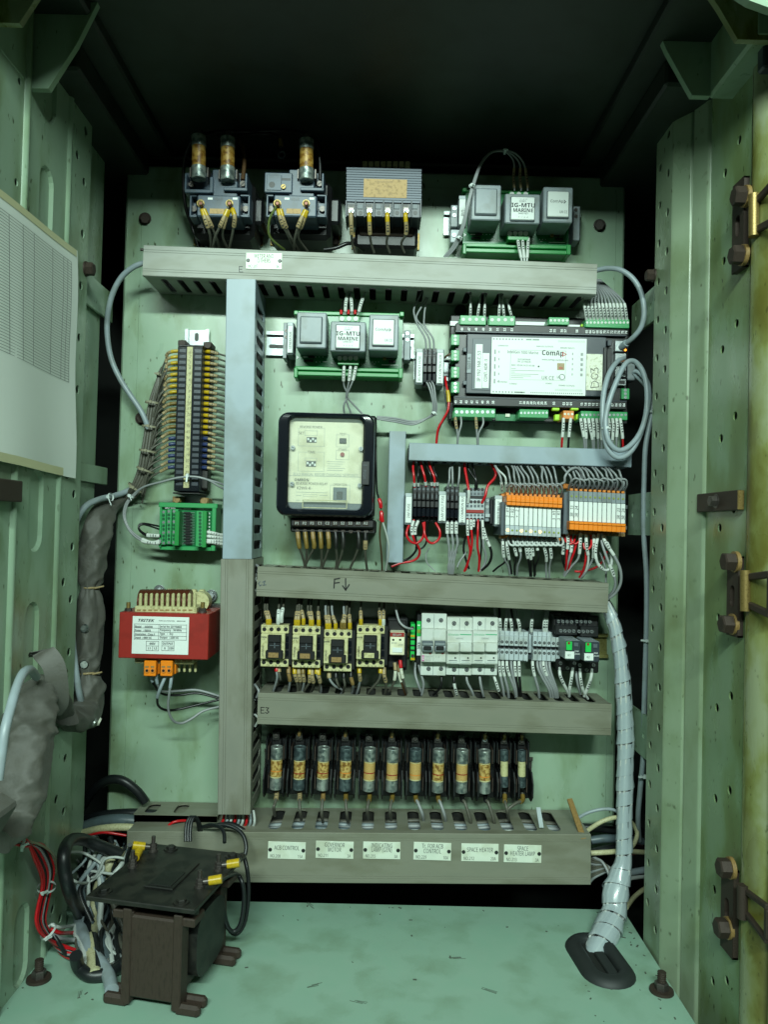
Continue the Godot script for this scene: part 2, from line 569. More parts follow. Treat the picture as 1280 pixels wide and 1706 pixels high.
	mt("tan", "#8a6f42", 0.5, 0.0, speck, 0.06)
	mt("kraft", "#a88a58", 0.6, 0.0, speck, 0.1)
	mt("sleeve", "#9a8863", 0.5, 0.0, speck, 0.05)
	mt("sleeve_white", "#bcc2bc", 0.45)
	mt("yellow", "#b99a16", 0.35, 0.0, speck, 0.05)
	mt("yellow_old", "#75602a", 0.45, 0.0, speck, 0.04)
	mt("blue", "#26345c", 0.4)
	mt("orange", "#dd7c14", 0.38)
	mt("orange_dull", "#c8792c", 0.42)
	mt("red", "#b3121a", 0.32)
	mt("red_core", "#8c2119", 0.42, 0.0, dust, 0.25)
	mt("pink", "#b0488c", 0.4)
	mt("copper", "#5d2f1e", 0.35, 0.4)
	mt("pcb", "#0c6a3a", 0.3)
	mt("pcb_dark", "#0a4a2c", 0.35)
	mt("green_clip", "#2f8a50", 0.38)
	mt("green_rail", "#1f7d3a", 0.35)
	mt("green_bright", "#1eb04b", 0.4)
	mt("print", "#22262a", 0.6)
	mt("print_grey", "#666c69", 0.6)
	mt("print_faint", "#8d9390", 0.6)
	mt("print_green", "#2f9b6a", 0.5)
	mt("print_white", "#dfe5e2", 0.5)
	mt("print_red", "#b23a3a", 0.5)
	mt("steel", "#8f9596", 0.36, 0.8)
	mt("steel_dark", "#5a5552", 0.4, 0.7, speck, 0.04)
	mt("rust_bolt", "#3d322b", 0.6, 0.3, speck, 0.03)
	mt("tinned", "#a9aeaa", 0.36, 0.55, lead, 0.11)
	mt("tinned_dark", "#5d6a6e", 0.45, 0.4, lead, 0.11)
	mt("fuse_gold", "#b8975a", 0.42, 0.0, speck, 0.03)
	mt("fuse_tarnished", "#a88a50", 0.42, 0.1, brass, 0.1)
	mt("fuse_paper", "#bda470", 0.5, 0.0, brass, 0.06)
	mt("passivated", "#8f7a48", 0.42, 0.6, speck, 0.05)
	mt("olive_rail", "#8e8a55", 0.4, 0.5, speck, 0.08)
	mt("wire_grey", "#85898a", 0.42)
	mt("wire_old", "#55544b", 0.5, 0.0, speck, 0.04)
	mt("wire_white", "#b4bab6", 0.4)
	mt("wire_black", "#0e0f10", 0.35)
	mt("wire_brown", "#4a3620", 0.45)
	mt("wire_green", "#5c6b35", 0.45)
	mt("cable_grey", "#8c989e", 0.42, 0.0, dust, 0.2)
	mt("cable_dark", "#4f5c62", 0.42, 0.0, dust, 0.1)
	mt("cable_black", "#14181a", 0.42)
	mt("cable_cream", "#b7b48f", 0.5, 0.0, speck, 0.06)
	mt("hose", "#4f4f49", 0.62, 0.0, dust, 0.1)
	mt("rubber", "#1d2222", 0.6)
	mt("tie", "#c3ccca", 0.4)
	mt("tie_old", "#83806a", 0.5)
	var sp := mt("spiral", "#98a6ac", 0.3)
	sp.clearcoat_enabled = true
	sp.clearcoat = 0.6
	sp.clearcoat_roughness = 0.12
	sp.transparency = BaseMaterial3D.TRANSPARENCY_ALPHA
	sp.albedo_color = Color(0.72, 0.78, 0.80, 0.62)
	var pane := mt("pane", "#dfeaea", 0.04)
	pane.transparency = BaseMaterial3D.TRANSPARENCY_ALPHA
	pane.albedo_color = Color(0.9, 0.96, 0.94, 0.06)
	glow("lamp_glow", "#e6fff4", 1.0)
	glow("led_amber", "#ffd27a", 2.6)
	glow("led_orange", "#ff9a3a", 3.0)
	glow("led_green", "#8fbf2a", 0.3)
	mt("led_off", "#7d8a3a", 0.3)
	M["hose"].heightmap_enabled = true
	M["hose"].heightmap_texture = bumps
	M["hose"].heightmap_scale = 0.02
	M["hose"].rim_enabled = true
	M["hose"].rim = 0.3

# ---- the setting: sheet-steel cubicle
const XL := -0.384
const XR := 0.347
func cubicle() -> void:
	var st := mb()                                          # tray of the mounting plate, its inner sheet 0.8 mm proud
	wbox(st, XL, XR, 0.06, 1.035, -0.02, -0.0008, 0.003)
	var bw := setting("back_wall", st, "green")
	st = mb()
	wbox(st, XL + 0.024, XR - 0.013, 0.08, 1.012, -0.002, 0.0, 0.0006)
	setting("inner_sheet", st, "green", bw)
	for h in [[330, 402], [284, 957], [498, 645], [553, 646], [609, 646], [664, 646], [452, 692], [294, 506], [482, 906], [738, 563], [640, 757], [726, 311], [726, 402], [1002, 1180], [590, 646]]:
		st = mb()
		dc(st, h[0], h[1], 2.6, 0.25, -0.5, 10)
		setting("drilled_hole", st, "void", bw)
	for b in [[241, 364, "rust_bolt"], [1000, 375, "steel_dark"], [235, 697, "rust_bolt"]]:
		st = mb()
		O = Vector3.ZERO
		dc(st, b[0], b[1], 10.5, 1.5, 0, 18)
		hexm(st, P(b[0], b[1], 1.5), P(b[0], b[1], 9), 8.5 * mm(5))
		setting("bolt", st, b[2], bw)
	for w in [[XL - 0.022, XL - 0.019, 0.035], [XR + 0.022, XR + 0.025, 0.085]]:
		st = mb()
		wbox(st, w[0], w[1], -0.3, 1.1, w[2], 0.1332)
		setting("inner_side_wall", st, "green")
	st = mb()                                               # the floor sheet and its rear lip
	wbox(st, -0.47, 0.345, -0.003, 0.0, 0.053, 0.75, 0.001)
	wbox(st, -0.47, 0.345, -0.05, -0.0035, 0.053, 0.056)
	var fl := setting("floor", st, "green_floor")
	st = mb()
	var rc := PF(478, 1441)
	for i in 40:                                            # the print of a wet cup, not quite closed
		if i % 13 == 5:
			continue
		var a := TAU * i / 40
		var b := TAU * (i + 1) / 40
		for q in [[0.0082, 0.0092]]:
			quad(st, rc + Vector3(cos(a) * q[0], 0.0003, sin(a) * q[0]), rc + Vector3(cos(b) * q[0], 0.0003, sin(b) * q[0]), rc + Vector3(cos(b) * q[1], 0.0003, sin(b) * q[1]), rc + Vector3(cos(a) * q[1], 0.0003, sin(a) * q[1]), Vector3.UP)
	setting("ring_stain", st, "grime", fl)
	st = mb()
	var rg := RandomNumberGenerator.new()
	rg.seed = 12
	for i in 90:                                           # grit and offcuts swept into the corners
		var gx := rg.randf_range(-0.36, 0.33)
		var gz := 0.062 + pow(rg.randf(), 2.0) * 0.3
		if i % 3 == 0:
			gx = XL + pow(rg.randf(), 2.0) * 0.12 + 0.004
		elif i % 3 == 1:
			gx = 0.335 - pow(rg.randf(), 2.5) * 0.1
			gz = rg.randf_range(0.06, 0.34)
		var sz := rg.randf_range(0.0006, 0.0018)
		boxm(st, Vector3(gx, sz * 0.25, gz), Vector3(sz * rg.randf_range(1.0, 3.2), sz * 0.5, sz), 0.0, Basis(Vector3.UP, rg.randf() * PI))
	var grit := setting("floor_grit", st, "grime")
	grit.set_meta("kind", "stuff")
	tag(grit, "dark grit and crumbs scattered over the cubicle floor", "grit")
	for k in [[525, 1640, 0.02, 0.4], [600, 1668, 0.014, -0.3], [240, 1662, 0.02, 0.2], [130, 1655, 0.012, 1.9], [760, 1595, 0.016, 0.1], [820, 1650, 0.02, -0.5], [520, 1508, 0.02, -1.0]]:
		st = mb()
		var c := PF(k[0], k[1])
		var B := Basis(Vector3.UP, k[3])
		for q in 3:
			boxm(st, c + B * Vector3(rg.randf_range(-0.004, 0.004), 0.0002, q * 0.0016), Vector3(k[2] * rg.randf_range(0.5, 1.2), 0.0002, rg.randf_range(0.0003, 0.0009)), 0.0, B * Basis(Vector3.UP, rg.randf_range(-0.1, 0.1)))
		setting("scuff", st, "grime", fl)
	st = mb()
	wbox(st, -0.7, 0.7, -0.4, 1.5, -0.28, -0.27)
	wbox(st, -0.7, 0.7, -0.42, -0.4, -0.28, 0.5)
	setting("rear_wall", st, "gap_shade_green")
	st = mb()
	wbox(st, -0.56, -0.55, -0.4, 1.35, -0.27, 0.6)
	wbox(st, -0.57, XL - 0.001, -0.4, 1.35, 0.6, 0.606)  # unseen return panel, added to keep lamp light from leaking behind the wall
	setting("outer_wall", st, "gap_shade_green")
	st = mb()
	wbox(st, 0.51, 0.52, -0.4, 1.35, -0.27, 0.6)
	wbox(st, XR + 0.034, 0.53, -0.4, 1.35, 0.6, 0.606)  # same added panel on this side, closing off the lamp
	setting("outer_wall", st, "gap_shade_green")
	# roof: ceiling sheet, two side beams, a rear beam, corner gussets and an unseen front piece added to block lamp light
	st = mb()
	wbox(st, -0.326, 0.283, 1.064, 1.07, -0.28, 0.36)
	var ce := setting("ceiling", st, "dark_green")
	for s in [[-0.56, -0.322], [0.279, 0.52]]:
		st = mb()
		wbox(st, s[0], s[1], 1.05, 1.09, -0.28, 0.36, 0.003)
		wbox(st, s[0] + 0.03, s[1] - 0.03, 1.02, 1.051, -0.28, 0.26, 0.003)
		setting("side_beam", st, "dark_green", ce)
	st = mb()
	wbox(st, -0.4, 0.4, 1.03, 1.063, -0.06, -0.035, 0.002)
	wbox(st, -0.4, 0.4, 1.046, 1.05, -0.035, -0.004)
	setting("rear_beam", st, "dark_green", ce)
	st = mb()
	wbox(st, -0.75, 0.75, 1.10, 1.30, 0.44, 0.452, 0.002)  # out of view, added to shade the top of the cubicle
	wbox(st, -0.75, 0.75, 1.29, 1.30, -0.28, 0.44)
	for x in [-0.75, 0.74]:
		wbox(st, x, x + 0.01, 0.9, 1.29, -0.28, 0.44)
	for s in [-1.0, 1.0]:  # unseen fillets shaped to shade the upper side walls
		prism(st, PackedVector2Array([Vector2(s * 0.60, 0.955), Vector2(s * 0.40, 0.962), Vector2(s * 0.332, 0.985), Vector2(s * 0.14, 1.101), Vector2(s * 0.60, 1.101)]), Transform3D(Basis(), Vector3(-0.018, 0, 0.441)), 0.0, 0.009)
	setting("shade_header", st, "green", ce)
	for s in [-1.0, 1.0]:
		var xw: float = XL - 0.004 if s < 0 else XR + 0.004
		var yb: float = 0.970 if s < 0 else 0.991
		var zg: float = 0.300 if s < 0 else 0.283
		st = mb()
		var T := Transform3D(Basis(), Vector3(xw, 0, zg))
		prism(st, PackedVector2Array([Vector2(-s * 0.004, yb), Vector2(-s * 0.024, yb), Vector2(-s * 0.052, yb + 0.048), Vector2(-s * 0.085, yb + 0.12), Vector2(-s * 0.085, 1.12), Vector2(-s * 0.004, 1.12)]), T, 0.0, 0.008)
		wbox(st, xw - s * 0.004, xw + s * 0.06, yb, 1.12, zg, zg + 0.11, 0.003)
		setting("gusset", st, "green", ce)
		st = mb()
		T.origin.z = 0.385
		var xi: float = 0.33 if s > 0 else 0.356
		var yi: float = 0.988 if s > 0 else 0.985
		T.origin.x = 0.0
		prism(st, PackedVector2Array([Vector2(s * 0.42, yi), Vector2(s * xi, yi), Vector2(s * (xi - 0.018), yi + 0.03), Vector2(s * (xi - 0.06), yi + 0.09), Vector2(s * (xi - 0.08), 1.2), Vector2(s * 0.42, 1.2)]), T, 0.0, 0.007)
		setting("gusset", st, "green_edge", ce)
	# right: pierced post, two bright bent flanges, the inside of the hinged door and its rolled edge
	st = mb()
	pierced(st, XR, -1.0, 0.127, 0.154, -0.1, 1.1, holes_y(0.052, 0.049), 0.0052)
	pierced(st, XR, -1.0, 0.154, 0.182, -0.1, 1.1, holes_y(0.032, 0.049), 0.0052)
	wbox(st, XR + 0.0004, XR + 0.06, -0.1, 1.1, 0.1262, 0.1282)
	var rp := setting("right_post", st, "green_post")
	st = mb()
	bend(st, [Vector2(XR, 0.181), Vector2(XR + 0.002, 0.1865), Vector2(XR + 0.013, 0.2035), Vector2(XR + 0.0145, 0.206), Vector2(XR + 0.03, 0.206)], -0.1, 1.1)
	setting("flange", st, "green_post", rp)
	st = mb()
	bend(st, [Vector2(XR + 0.03, 0.208), Vector2(XR + 0.0165, 0.208), Vector2(XR + 0.0155, 0.2095), Vector2(XR + 0.0215, 0.226), Vector2(XR + 0.0222, 0.230), Vector2(XR + 0.0236, 0.2325), Vector2(XR + 0.027, 0.234)], -0.1, 1.1)
	setting("flange", st, "green_post", rp)
	st = mb()
	pierced(st, XR + 0.0262, -1.0, 0.234, 0.283, -0.1, 1.15, holes_y(0.03, 0.0985), 0.0048, 0.012)
	pierced(st, XR + 0.0262, -1.0, 0.283, 0.337, -0.1, 1.15, holes_y(0.05, 0.0985), 0.0048, -0.006)
	var rd := setting("right_door", st, "green_door")
	st = mb()
	bend(st, [Vector2(XR + 0.0262, 0.335), Vector2(XR + 0.0235, 0.338), Vector2(XR + 0.022, 0.3435), Vector2(XR + 0.0225, 0.351), Vector2(XR + 0.026, 0.359), Vector2(XR + 0.032, 0.366), Vector2(XR + 0.045, 0.37)], -0.1, 1.062)
	setting("rolled_edge", st, "green_edge", rd)
	st = mb()
	wbox(st, XR + 0.033, XR + 0.06, -0.1, 1.15, 0.372, 0.6, 0.003)
	setting("outer_strip", st, "green_edge", rd)
	for b in [[0.30, 0.25, 1090, 459, 1040, 530], [0.0, 0.0, 1072, 830, 1040, 880]]:
		pass
	# left: pierced post, embossed panel, bead and outer frame
	st = mb()
	pierced(st, XL, 1.0, 0.134, 0.165, -0.1, 1.1, holes_y(0.022, 0.0655), 0.0054, 0.004)
	pierced(st, XL, 1.0, 0.165, 0.197, -0.1, 1.1, holes_y(0.045, 0.131), 0.0054, -0.004)
	wbox(st, XL - 0.06, XL - 0.0004, -0.1, 1.1, 0.1332, 0.1352)
	var lp := setting("left_post", st, "green")
	st = mb()
	bend(st, [Vector2(XL, 0.196), Vector2(XL + 0.0022, 0.198), Vector2(XL + 0.0026, 0.2), Vector2(XL + 0.0016, 0.203), Vector2(XL - 0.001, 0.205)], -0.1, 1.1)
	setting("bead", st, "green", lp)
	st = mb()
	var y := -0.1
	for c in [[0.045, 0.045], [0.205, 0.05], [0.374, 0.048], [0.523, 0.046], [0.69, 0.05], [0.86, 0.05], [1.01, 0.05]]:
		var y0: float = c[0] - 0.072
		var y1: float = c[0] + 0.072
		if y0 > y:
			quad(st, Vector3(XL - 0.001, y, 0.2045), Vector3(XL - 0.001, y0, 0.2045), Vector3(XL - 0.001, y0, 0.309), Vector3(XL - 0.001, y, 0.309), Vector3.RIGHT)
		cell(st, Vector3(XL - 0.001, c[0], 0.25675), Vector3(0, 0, -0.05225), Vector3(0, 0.072, 0), Vector3.RIGHT, c[1] - 0.018, 0.018, 0.004, 0.003, true, 0.0, 8)
		y = y1
	quad(st, Vector3(XL - 0.001, y, 0.2045), Vector3(XL - 0.001, 1.12, 0.2045), Vector3(XL - 0.001, 1.12, 0.309), Vector3(XL - 0.001, y, 0.309), Vector3.RIGHT)
	setting("embossed_panel", st, "green", lp)
	st = mb()
	bend(st, [Vector2(XL - 0.001, 0.308), Vector2(XL + 0.003, 0.3095), Vector2(XL + 0.0042, 0.3125), Vector2(XL + 0.003, 0.316), Vector2(XL - 0.001, 0.318)], -0.1, 1.1)
	setting("bead", st, "green", lp)
	st = mb()
	pierced(st, XL - 0.0005, 1.0, 0.317, 0.6, -0.1, 1.15, [0.86, 0.965], 0.004, -0.13)
	setting("outer_frame", st, "green", lp)
	# flat cross bars that tie plate and posts, seen in the gaps
	for b in [[XL - 0.012, 0.800, 0.842, 0.004, 0.17], [XL - 0.012, 0.565, 0.590, 0.004, 0.17], [XL - 0.012, 0.262, 0.282, 0.004, 0.17]]:
		st = mb()
		wbox(st, b[0] - 0.004, b[0], b[1], b[2], b[3], b[4], 0.001)
		setting("cross_bar", st, "green", lp)
	for b in [[XR + 0.012, 0.800, 0.846], [XR + 0.012, 0.512, 0.57], [XR + 0.012, 0.215, 0.272]]:
		st = mb()
		pierced(st, b[0], -1.0, 0.0, 0.06, b[1], b[2], [(b[1] + b[2]) * 0.5], 0.004, -0.01)
		pierced(st, b[0], -1.0, 0.06, 0.14, b[1], b[2], [(b[1] + b[2]) * 0.5], 0.004, -0.02)
		wbox(st, b[0] + 0.001, b[0] + 0.004, b[1], b[2], 0.0, 0.14)
		setting("cross_bar", st, "green", rp)
	st = mb()
	O = Vector3.ZERO
	var q := PX(142, 448, XL)
	cylm(st, q, q + Vector3(0.002, 0, 0), 0.0095, 0.0095, 16)
	hexm(st, q + Vector3(0.002, 0, 0), q + Vector3(0.011, 0, 0), 0.0085)
	setting("bolt", st, "rust_bolt", lp)
	st = mb()
	q = PX(1091, 459, XR)
	cylm(st, q, q - Vector3(0.002, 0, 0), 0.0085, 0.0085, 16)
	hexm(st, q - Vector3(0.002, 0, 0), q - Vector3(0.011, 0, 0), 0.0075)
	setting("bolt", st, "rust_bolt", rp)
	# floor holding-down bolts
	for b in [[64, 1632, "rust_bolt", "rusty holding-down bolt with washer in front of the paper-covered wall", "rust_bolt"], [1103, 1652, "rust_bolt", "rusty holding-down bolt with washer near the oval floor grommet", ""]]:
		var w := PF(b[0], b[1])
		var t := thing("floor_bolt", b[3], "bolt", w, "floor holding-down bolts")
		st = mb()
		cylm(st, Vector3(0, 0.0002, 0), Vector3(0, 0.003, 0), 0.0135, 0.013, 20)
		part("washer", st, "rust_bolt", t)
		st = mb()
		hexm(st, Vector3(0, 0.003, 0), Vector3(0, 0.011, 0), 0.0078)
		part("nut", st, "steel_dark", t)
		st = mb()
		cylm(st, Vector3(0, 0.011, 0), Vector3(0, 0.022, 0), 0.0044, 0.0044, 12)
		for k in 5:
			ringm(st, Vector3(0, 0.012 + k * 0.0024, 0), Vector3.UP, 0.0044, 0.0006, 12, 4)
		part("stud", st, "rust_bolt", t)
func holes_y(first: float, step: float) -> Array:
	var out := []
	var y := first
	while y < 1.08:
		out.append(y)
		y += step
	return out
# A sheet in the plane x, facing side n, from z0 to z1, with round holes at the heights hs.
func pierced(st: SurfaceTool, x: float, n: float, z0: float, z1: float, y0: float, y1: float, hs: Array, r: float, off: float = 0.0) -> void:
	var zc := (z0 + z1) * 0.5
	var hw := (z1 - z0) * 0.5
	var N := Vector3(n, 0, 0)
	var y := y0
	for h in hs:
		if h - r * 2.0 < y or h + r * 2.0 > y1:
			continue
		var a: float = h - r * 1.8
		if a > y:
			quad(st, Vector3(x, y, z0), Vector3(x, a, z0), Vector3(x, a, z1), Vector3(x, y, z1), N)
		cell(st, Vector3(x, h, zc), Vector3(0, 0, hw), Vector3(0, r * 1.8, 0), N, 0.0, r, 0.0016, 0.0, false, off, 8)
		y = h + r * 1.8
	quad(st, Vector3(x, y, z0), Vector3(x, y1, z0), Vector3(x, y1, z1), Vector3(x, y, z1), N)
# A bent sheet: an outline in (x, z) carried up from y0 to y1, rounded normals.
func bend(st: SurfaceTool, line: Array, y0: float, y1: float) -> void:
	var ns := []
	for i in line.size():
		var a: Vector2 = line[maxi(i - 1, 0)]
		var b: Vector2 = line[mini(i + 1, line.size() - 1)]
		var d := (b - a).normalized()
		var n := Vector3(-d.y, 0, d.x)
		var mid := (a + b) * 0.5
		if n.dot(Vector3(-mid.x, 0, 1.3 - mid.y)) < 0.0:
			n = -n
		ns.append(n)
	for i in line.size() - 1:
		var a: Vector2 = line[i]
		var b: Vector2 = line[i + 1]
		var p := Vector3(a.x, y0, a.y)
		var q := Vector3(b.x, y0, b.y)
		var up := Vector3(0, y1 - y0, 0)
		tri(st, p, q, q + up, ns[i], ns[i + 1], ns[i + 1])
		tri(st, p, q + up, p + up, ns[i], ns[i + 1], ns[i])

# ---- slotted wiring ducts and their nameplates
func duct(label: String, m: String, zf: float, D: float, ax: float, ay: float, bx_: float, by: float, H: float, up_side: Array, down_side: Array) -> Node3D:
	var a := P(ax, ay, zf)
	var b := P(bx_, by, zf)
	var u := (b - a).normalized()
	var w := Vector3(0, 0, 1)
	var v := w.cross(u)
	var t := thing("wiring_duct", label, "cable duct", (a + b) * 0.5, "slotted wiring ducts")
	t.basis = Basis(u, v, w)
	OI = t.basis.inverse()
	var hl := a.distance_to(b) * 0.5
	var h := H * 0.0005
	var d := D * 0.001
	var st := mb()
	var prof := PackedVector2Array()
	for p in [[-1.0, -8.0], [-1.0, -0.8], [-1.0, 0.0]]:
		prof.append(Vector2(p[0] * (h + 0.0008), p[1] * 0.001))
	for k in [-1.0, 1.0]:
		var gs := [h - 0.0055, h - 0.0085] if k < 0 else [h - 0.0085, h - 0.0055]
		for g in ([] if m == "duct_new" else gs):
			prof.append(Vector2(k * g - 0.0003, 0))
			prof.append(Vector2(k * g, -0.0005))
			prof.append(Vector2(k * g + 0.0003, 0))
	for p in [[1.0, 0.0], [1.0, -0.8], [1.0, -8.0]]:
		prof.append(Vector2(p[0] * (h + 0.0008), p[1] * 0.001))
	prof[2] = Vector2(-h, 0)
	prof[prof.size() - 3] = Vector2(h, 0)
	prism(st, prof, Transform3D(Basis(Vector3(0, 1, 0), Vector3(0, 0, 1), Vector3(1, 0, 0)), Vector3.ZERO), -hl, hl)
	part("cover", st, m, t)
	for e in [[1.0, up_side], [-1.0, down_side]]:
		st = mb()
		var z0 := -d
		var z1 := -0.0075
		var N := Vector3(0, e[0], 0)
		var zc := (z0 + z1) * 0.5
		var hz := (z1 - z0) * 0.5
		if e[1].is_empty():
			quad(st, Vector3(-hl, h * e[0], z0), Vector3(hl, h * e[0], z0), Vector3(hl, h * e[0], z1), Vector3(-hl, h * e[0], z1), N)
		else:                                               # [first, pitch, slot width, count, share of the depth] in mm from the start
			var x := -hl
			var p: float = e[1][1] * 0.001
			var r: float = e[1][2] * 0.0005
			for k in int(e[1][3]):
				var c: float = -hl + e[1][0] * 0.001 + k * p
				if c + p * 0.5 > hl:
					break
				var x0 := c - p * 0.5
				if x0 > x:
					quad(st, Vector3(x, h * e[0], z0), Vector3(x0, h * e[0], z0), Vector3(x0, h * e[0], z1), Vector3(x, h * e[0], z1), N)
				cell(st, Vector3(c, h * e[0], zc), Vector3(p * 0.5, 0, 0), Vector3(0, 0, hz), N, hz * e[1][4] - r, r, 0.0018, 0.0, false, 0.0, 6)
				x = c + p * 0.5
			quad(st, Vector3(x, h * e[0], z0), Vector3(hl, h * e[0], z0), Vector3(hl, h * e[0], z1), Vector3(x, h * e[0], z1), N)
		part("slotted_side", st, m, t)
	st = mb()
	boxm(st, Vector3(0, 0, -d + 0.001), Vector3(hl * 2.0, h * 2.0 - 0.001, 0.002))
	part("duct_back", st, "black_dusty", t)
	return t
func marker(parent: Node3D, zf: float, h: float, strokes: Array, m: String = "black") -> void:    # felt-pen strokes, each a run of readings
	var st := mb()
	for s in strokes:
		for i in s.size() - 1:
			var a := L(s[i][0], s[i][1], zf)
			var b := L(s[i + 1][0], s[i + 1][1], zf)
			var d := (b - a)
			var B := Basis(d.normalized(), Vector3(0, 0, 1).cross(d.normalized()), Vector3(0, 0, 1))
			boxm(st, (a + b) * 0.5, Vector3(d.length() + h * mm(zf) * 0.8, h * mm(zf), 0.0003), 0.0, B)
	part("marker_lettering", st, m, parent)
func nameplate(label: String, x0: float, y0: float, x1: float, y1: float, zf: float, lines: Array, no: String, amp: String) -> void:
	var cx := (x0 + x1) * 0.5
	var cy := (y0 + y1) * 0.5
	var s := mm(zf)
	var w := (x1 - x0) * s
	var h := (y1 - y0 - 2) * s
	var t := thing("nameplate", label, "nameplate", P(cx, cy, zf), "engraved nameplates on the ducts")
	t.basis = Basis(Vector3(0, 0, 1), deg_to_rad(rng.randf_range(-0.6, 0.5)))
	var st := mb()
	boxm(st, Vector3(0, 0, -0.0006), Vector3(w, h, 0.0012), 0.0003)
	part("plate", st, "plate_white", t)
	st = mb()
	for k in lines.size():
		var y: float = h * (0.16 if lines.size() == 1 else [0.30, 0.02][k])
		textm(st, lines[k], Transform3D(Basis(), Vector3(0, y, 0.0002)), h * 0.24, "s", 0, 0.68)
	textm(st, no, Transform3D(Basis(), Vector3(-w * 0.43, -h * 0.33, 0.0002)), h * 0.18, "s", -1, 0.72)
	textm(st, amp, Transform3D(Basis(), Vector3(w * 0.43, -h * 0.33, 0.0002)), h * 0.18, "s", 1, 0.72)
	part("lettering", st, "print", t)
	for k in [-1.0, 1.0]:
		st = mb()
		var c := Vector3(k * w * 0.44, h * 0.02, 0)
		cylm(st, c, c + Vector3(0, 0, 0.0012), 0.0026, 0.0019, 12)
		boxm(st, c + Vector3(0, 0, 0.0012), Vector3(0.003, 0.0006, 0.0002), 0.0, Basis(Vector3(0, 0, 1), rng.randf() * PI))
		part("screw", st, "black_plastic", t)
func ducts() -> void:
	var d := duct("long beige duct across the top with a nameplate on its cover", "duct_top", 85, 83, 238, 433.5, 995, 465, 40, [24, 22, 10, 27, 0.82], [24, 22, 9, 27, 0.82])
	marker(d, 85.3, 1.0, [[[404, 444], [398.5, 444], [398.5, 453], [404.5, 453]], [[398.5, 448.5], [403, 448.5]]])
	st_pin(d, 236.5, 416)
	d = duct("beige duct marked with a letter F and an arrow, above the contactors", "duct_old", 80, 78, 428, 968.5, 1014, 996.5, 38.5, [26, 21.8, 13, 21, 0.86], [26, 22, 10, 20, 0.8])
	marker(d, 80.4, 2.0, [[[556.5, 979.5], [557.5, 965], [566, 963.5]], [[557, 971.5], [565.5, 970.5]], [[576, 964], [576, 982]], [[571, 976], [576, 983], [582, 974]]])
	marker(d, 80.3, 1.4, [[[433, 969], [430.5, 972], [433, 976], [436, 974]], [[437.5, 970], [441.5, 968], [439, 975], [443, 974]]], "grey_dark")
	d = duct("beige duct marked E3 between the contactors and the fuses", "duct_old", 75, 73, 429, 1180.5, 1019.5, 1199.5, 40.5, [22, 21.6, 13, 24, 0.84], [26, 22, 10, 22, 0.8])
	marker(d, 75.3, 1.1, [[[440, 1178.5], [434.5, 1178.5], [434.5, 1188], [440, 1188]], [[434.5, 1183], [439, 1183]], [[442.5, 1178.8], [447.5, 1179.5], [444.5, 1183], [448, 1186], [445, 1188.6], [442, 1187]]])
	duct("deep beige duct along the bottom carrying six nameplates", "duct_old", 95, 92, 211, 1427, 985, 1432.5, 64, [190, 31.4, 16.2, 13, 0.86], [])
	duct("pale grey upright duct, upper half of the tall trunk beside the numbered terminals", "duct_new", 95, 93, 394.8, 931, 401.6, 465, 37.5, [18, 21.5, 11, 16, 0.74], [18, 21.5, 12, 17, 0.74])
	duct("beige upright duct, lower half of the tall trunk beside the red transformer", "duct_old_upright", 95, 93, 389.5, 1357, 394.8, 931.6, 41.5, [18, 21.5, 11, 15, 0.74], [18, 21.5, 12, 15, 0.74])
	duct("short pale grey upright duct to one side of the black relay case", "duct_new", 46, 44, 657.5, 937, 663, 718.5, 21.5, [], [])
	duct("thin pale grey duct under the controller and above the relay rows", "duct_new", 62, 60, 682, 752, 1053, 764, 22.5, [], [14, 12.5, 7, 23, 0.7])
	duct("short slotted beige duct under the red transformer, thick cables before it", "duct_old", 60, 58, 223, 1364, 361, 1366.5, 6, [16, 40, 17, 3, 0.74], [])
	nameplate("nameplate reading meter and others on the top duct", 409.5, 420, 470, 449.5, 86.2, ["METER AND", "OTHERS"], "NO.207", "3A")
	var rows := [["acb control", 446.6, 1402, 508.8, 1432, ["ACB CONTROL"], "NO.208", "15A"], ["governor motor", 526.4, 1401, 588.9, 1431, ["GOVERNOR", "MOTOR"], "NO.211", "3A"], ["indicating lamp gen", 605.3, 1402, 667, 1432, ["INDICATING", "LAMP (GEN)"], "NO.215", "3A"],
		["tr for acb control", 689.6, 1403, 751.8, 1434, ["Tr. FOR ACB", "CONTROL"], "NO.229", "10A"], ["space heater", 769.3, 1405, 831, 1436, ["SPACE HEATER"], "NO.212", "20A"], ["space heater lamp", 840.3, 1407, 902.5, 1438, ["SPACE", "HEATER LAMP"], "NO.213", "3A"]]
	for r in rows:
		nameplate("engraved white nameplate reading %s on the bottom duct" % r[0], r[1], r[2], r[3], r[4], 96.2, r[5], r[6], r[7])
func st_pin(parent: Node3D, x: float, y: float) -> void:
	var st := mb()
	var c := L(x, y, 80)
	cylm(st, c + Vector3(0.002, 0, 0), c - Vector3(0.002, 0, 0), 0.002, 0.002, 8)
	part("rivet", st, "steel_dark", parent)

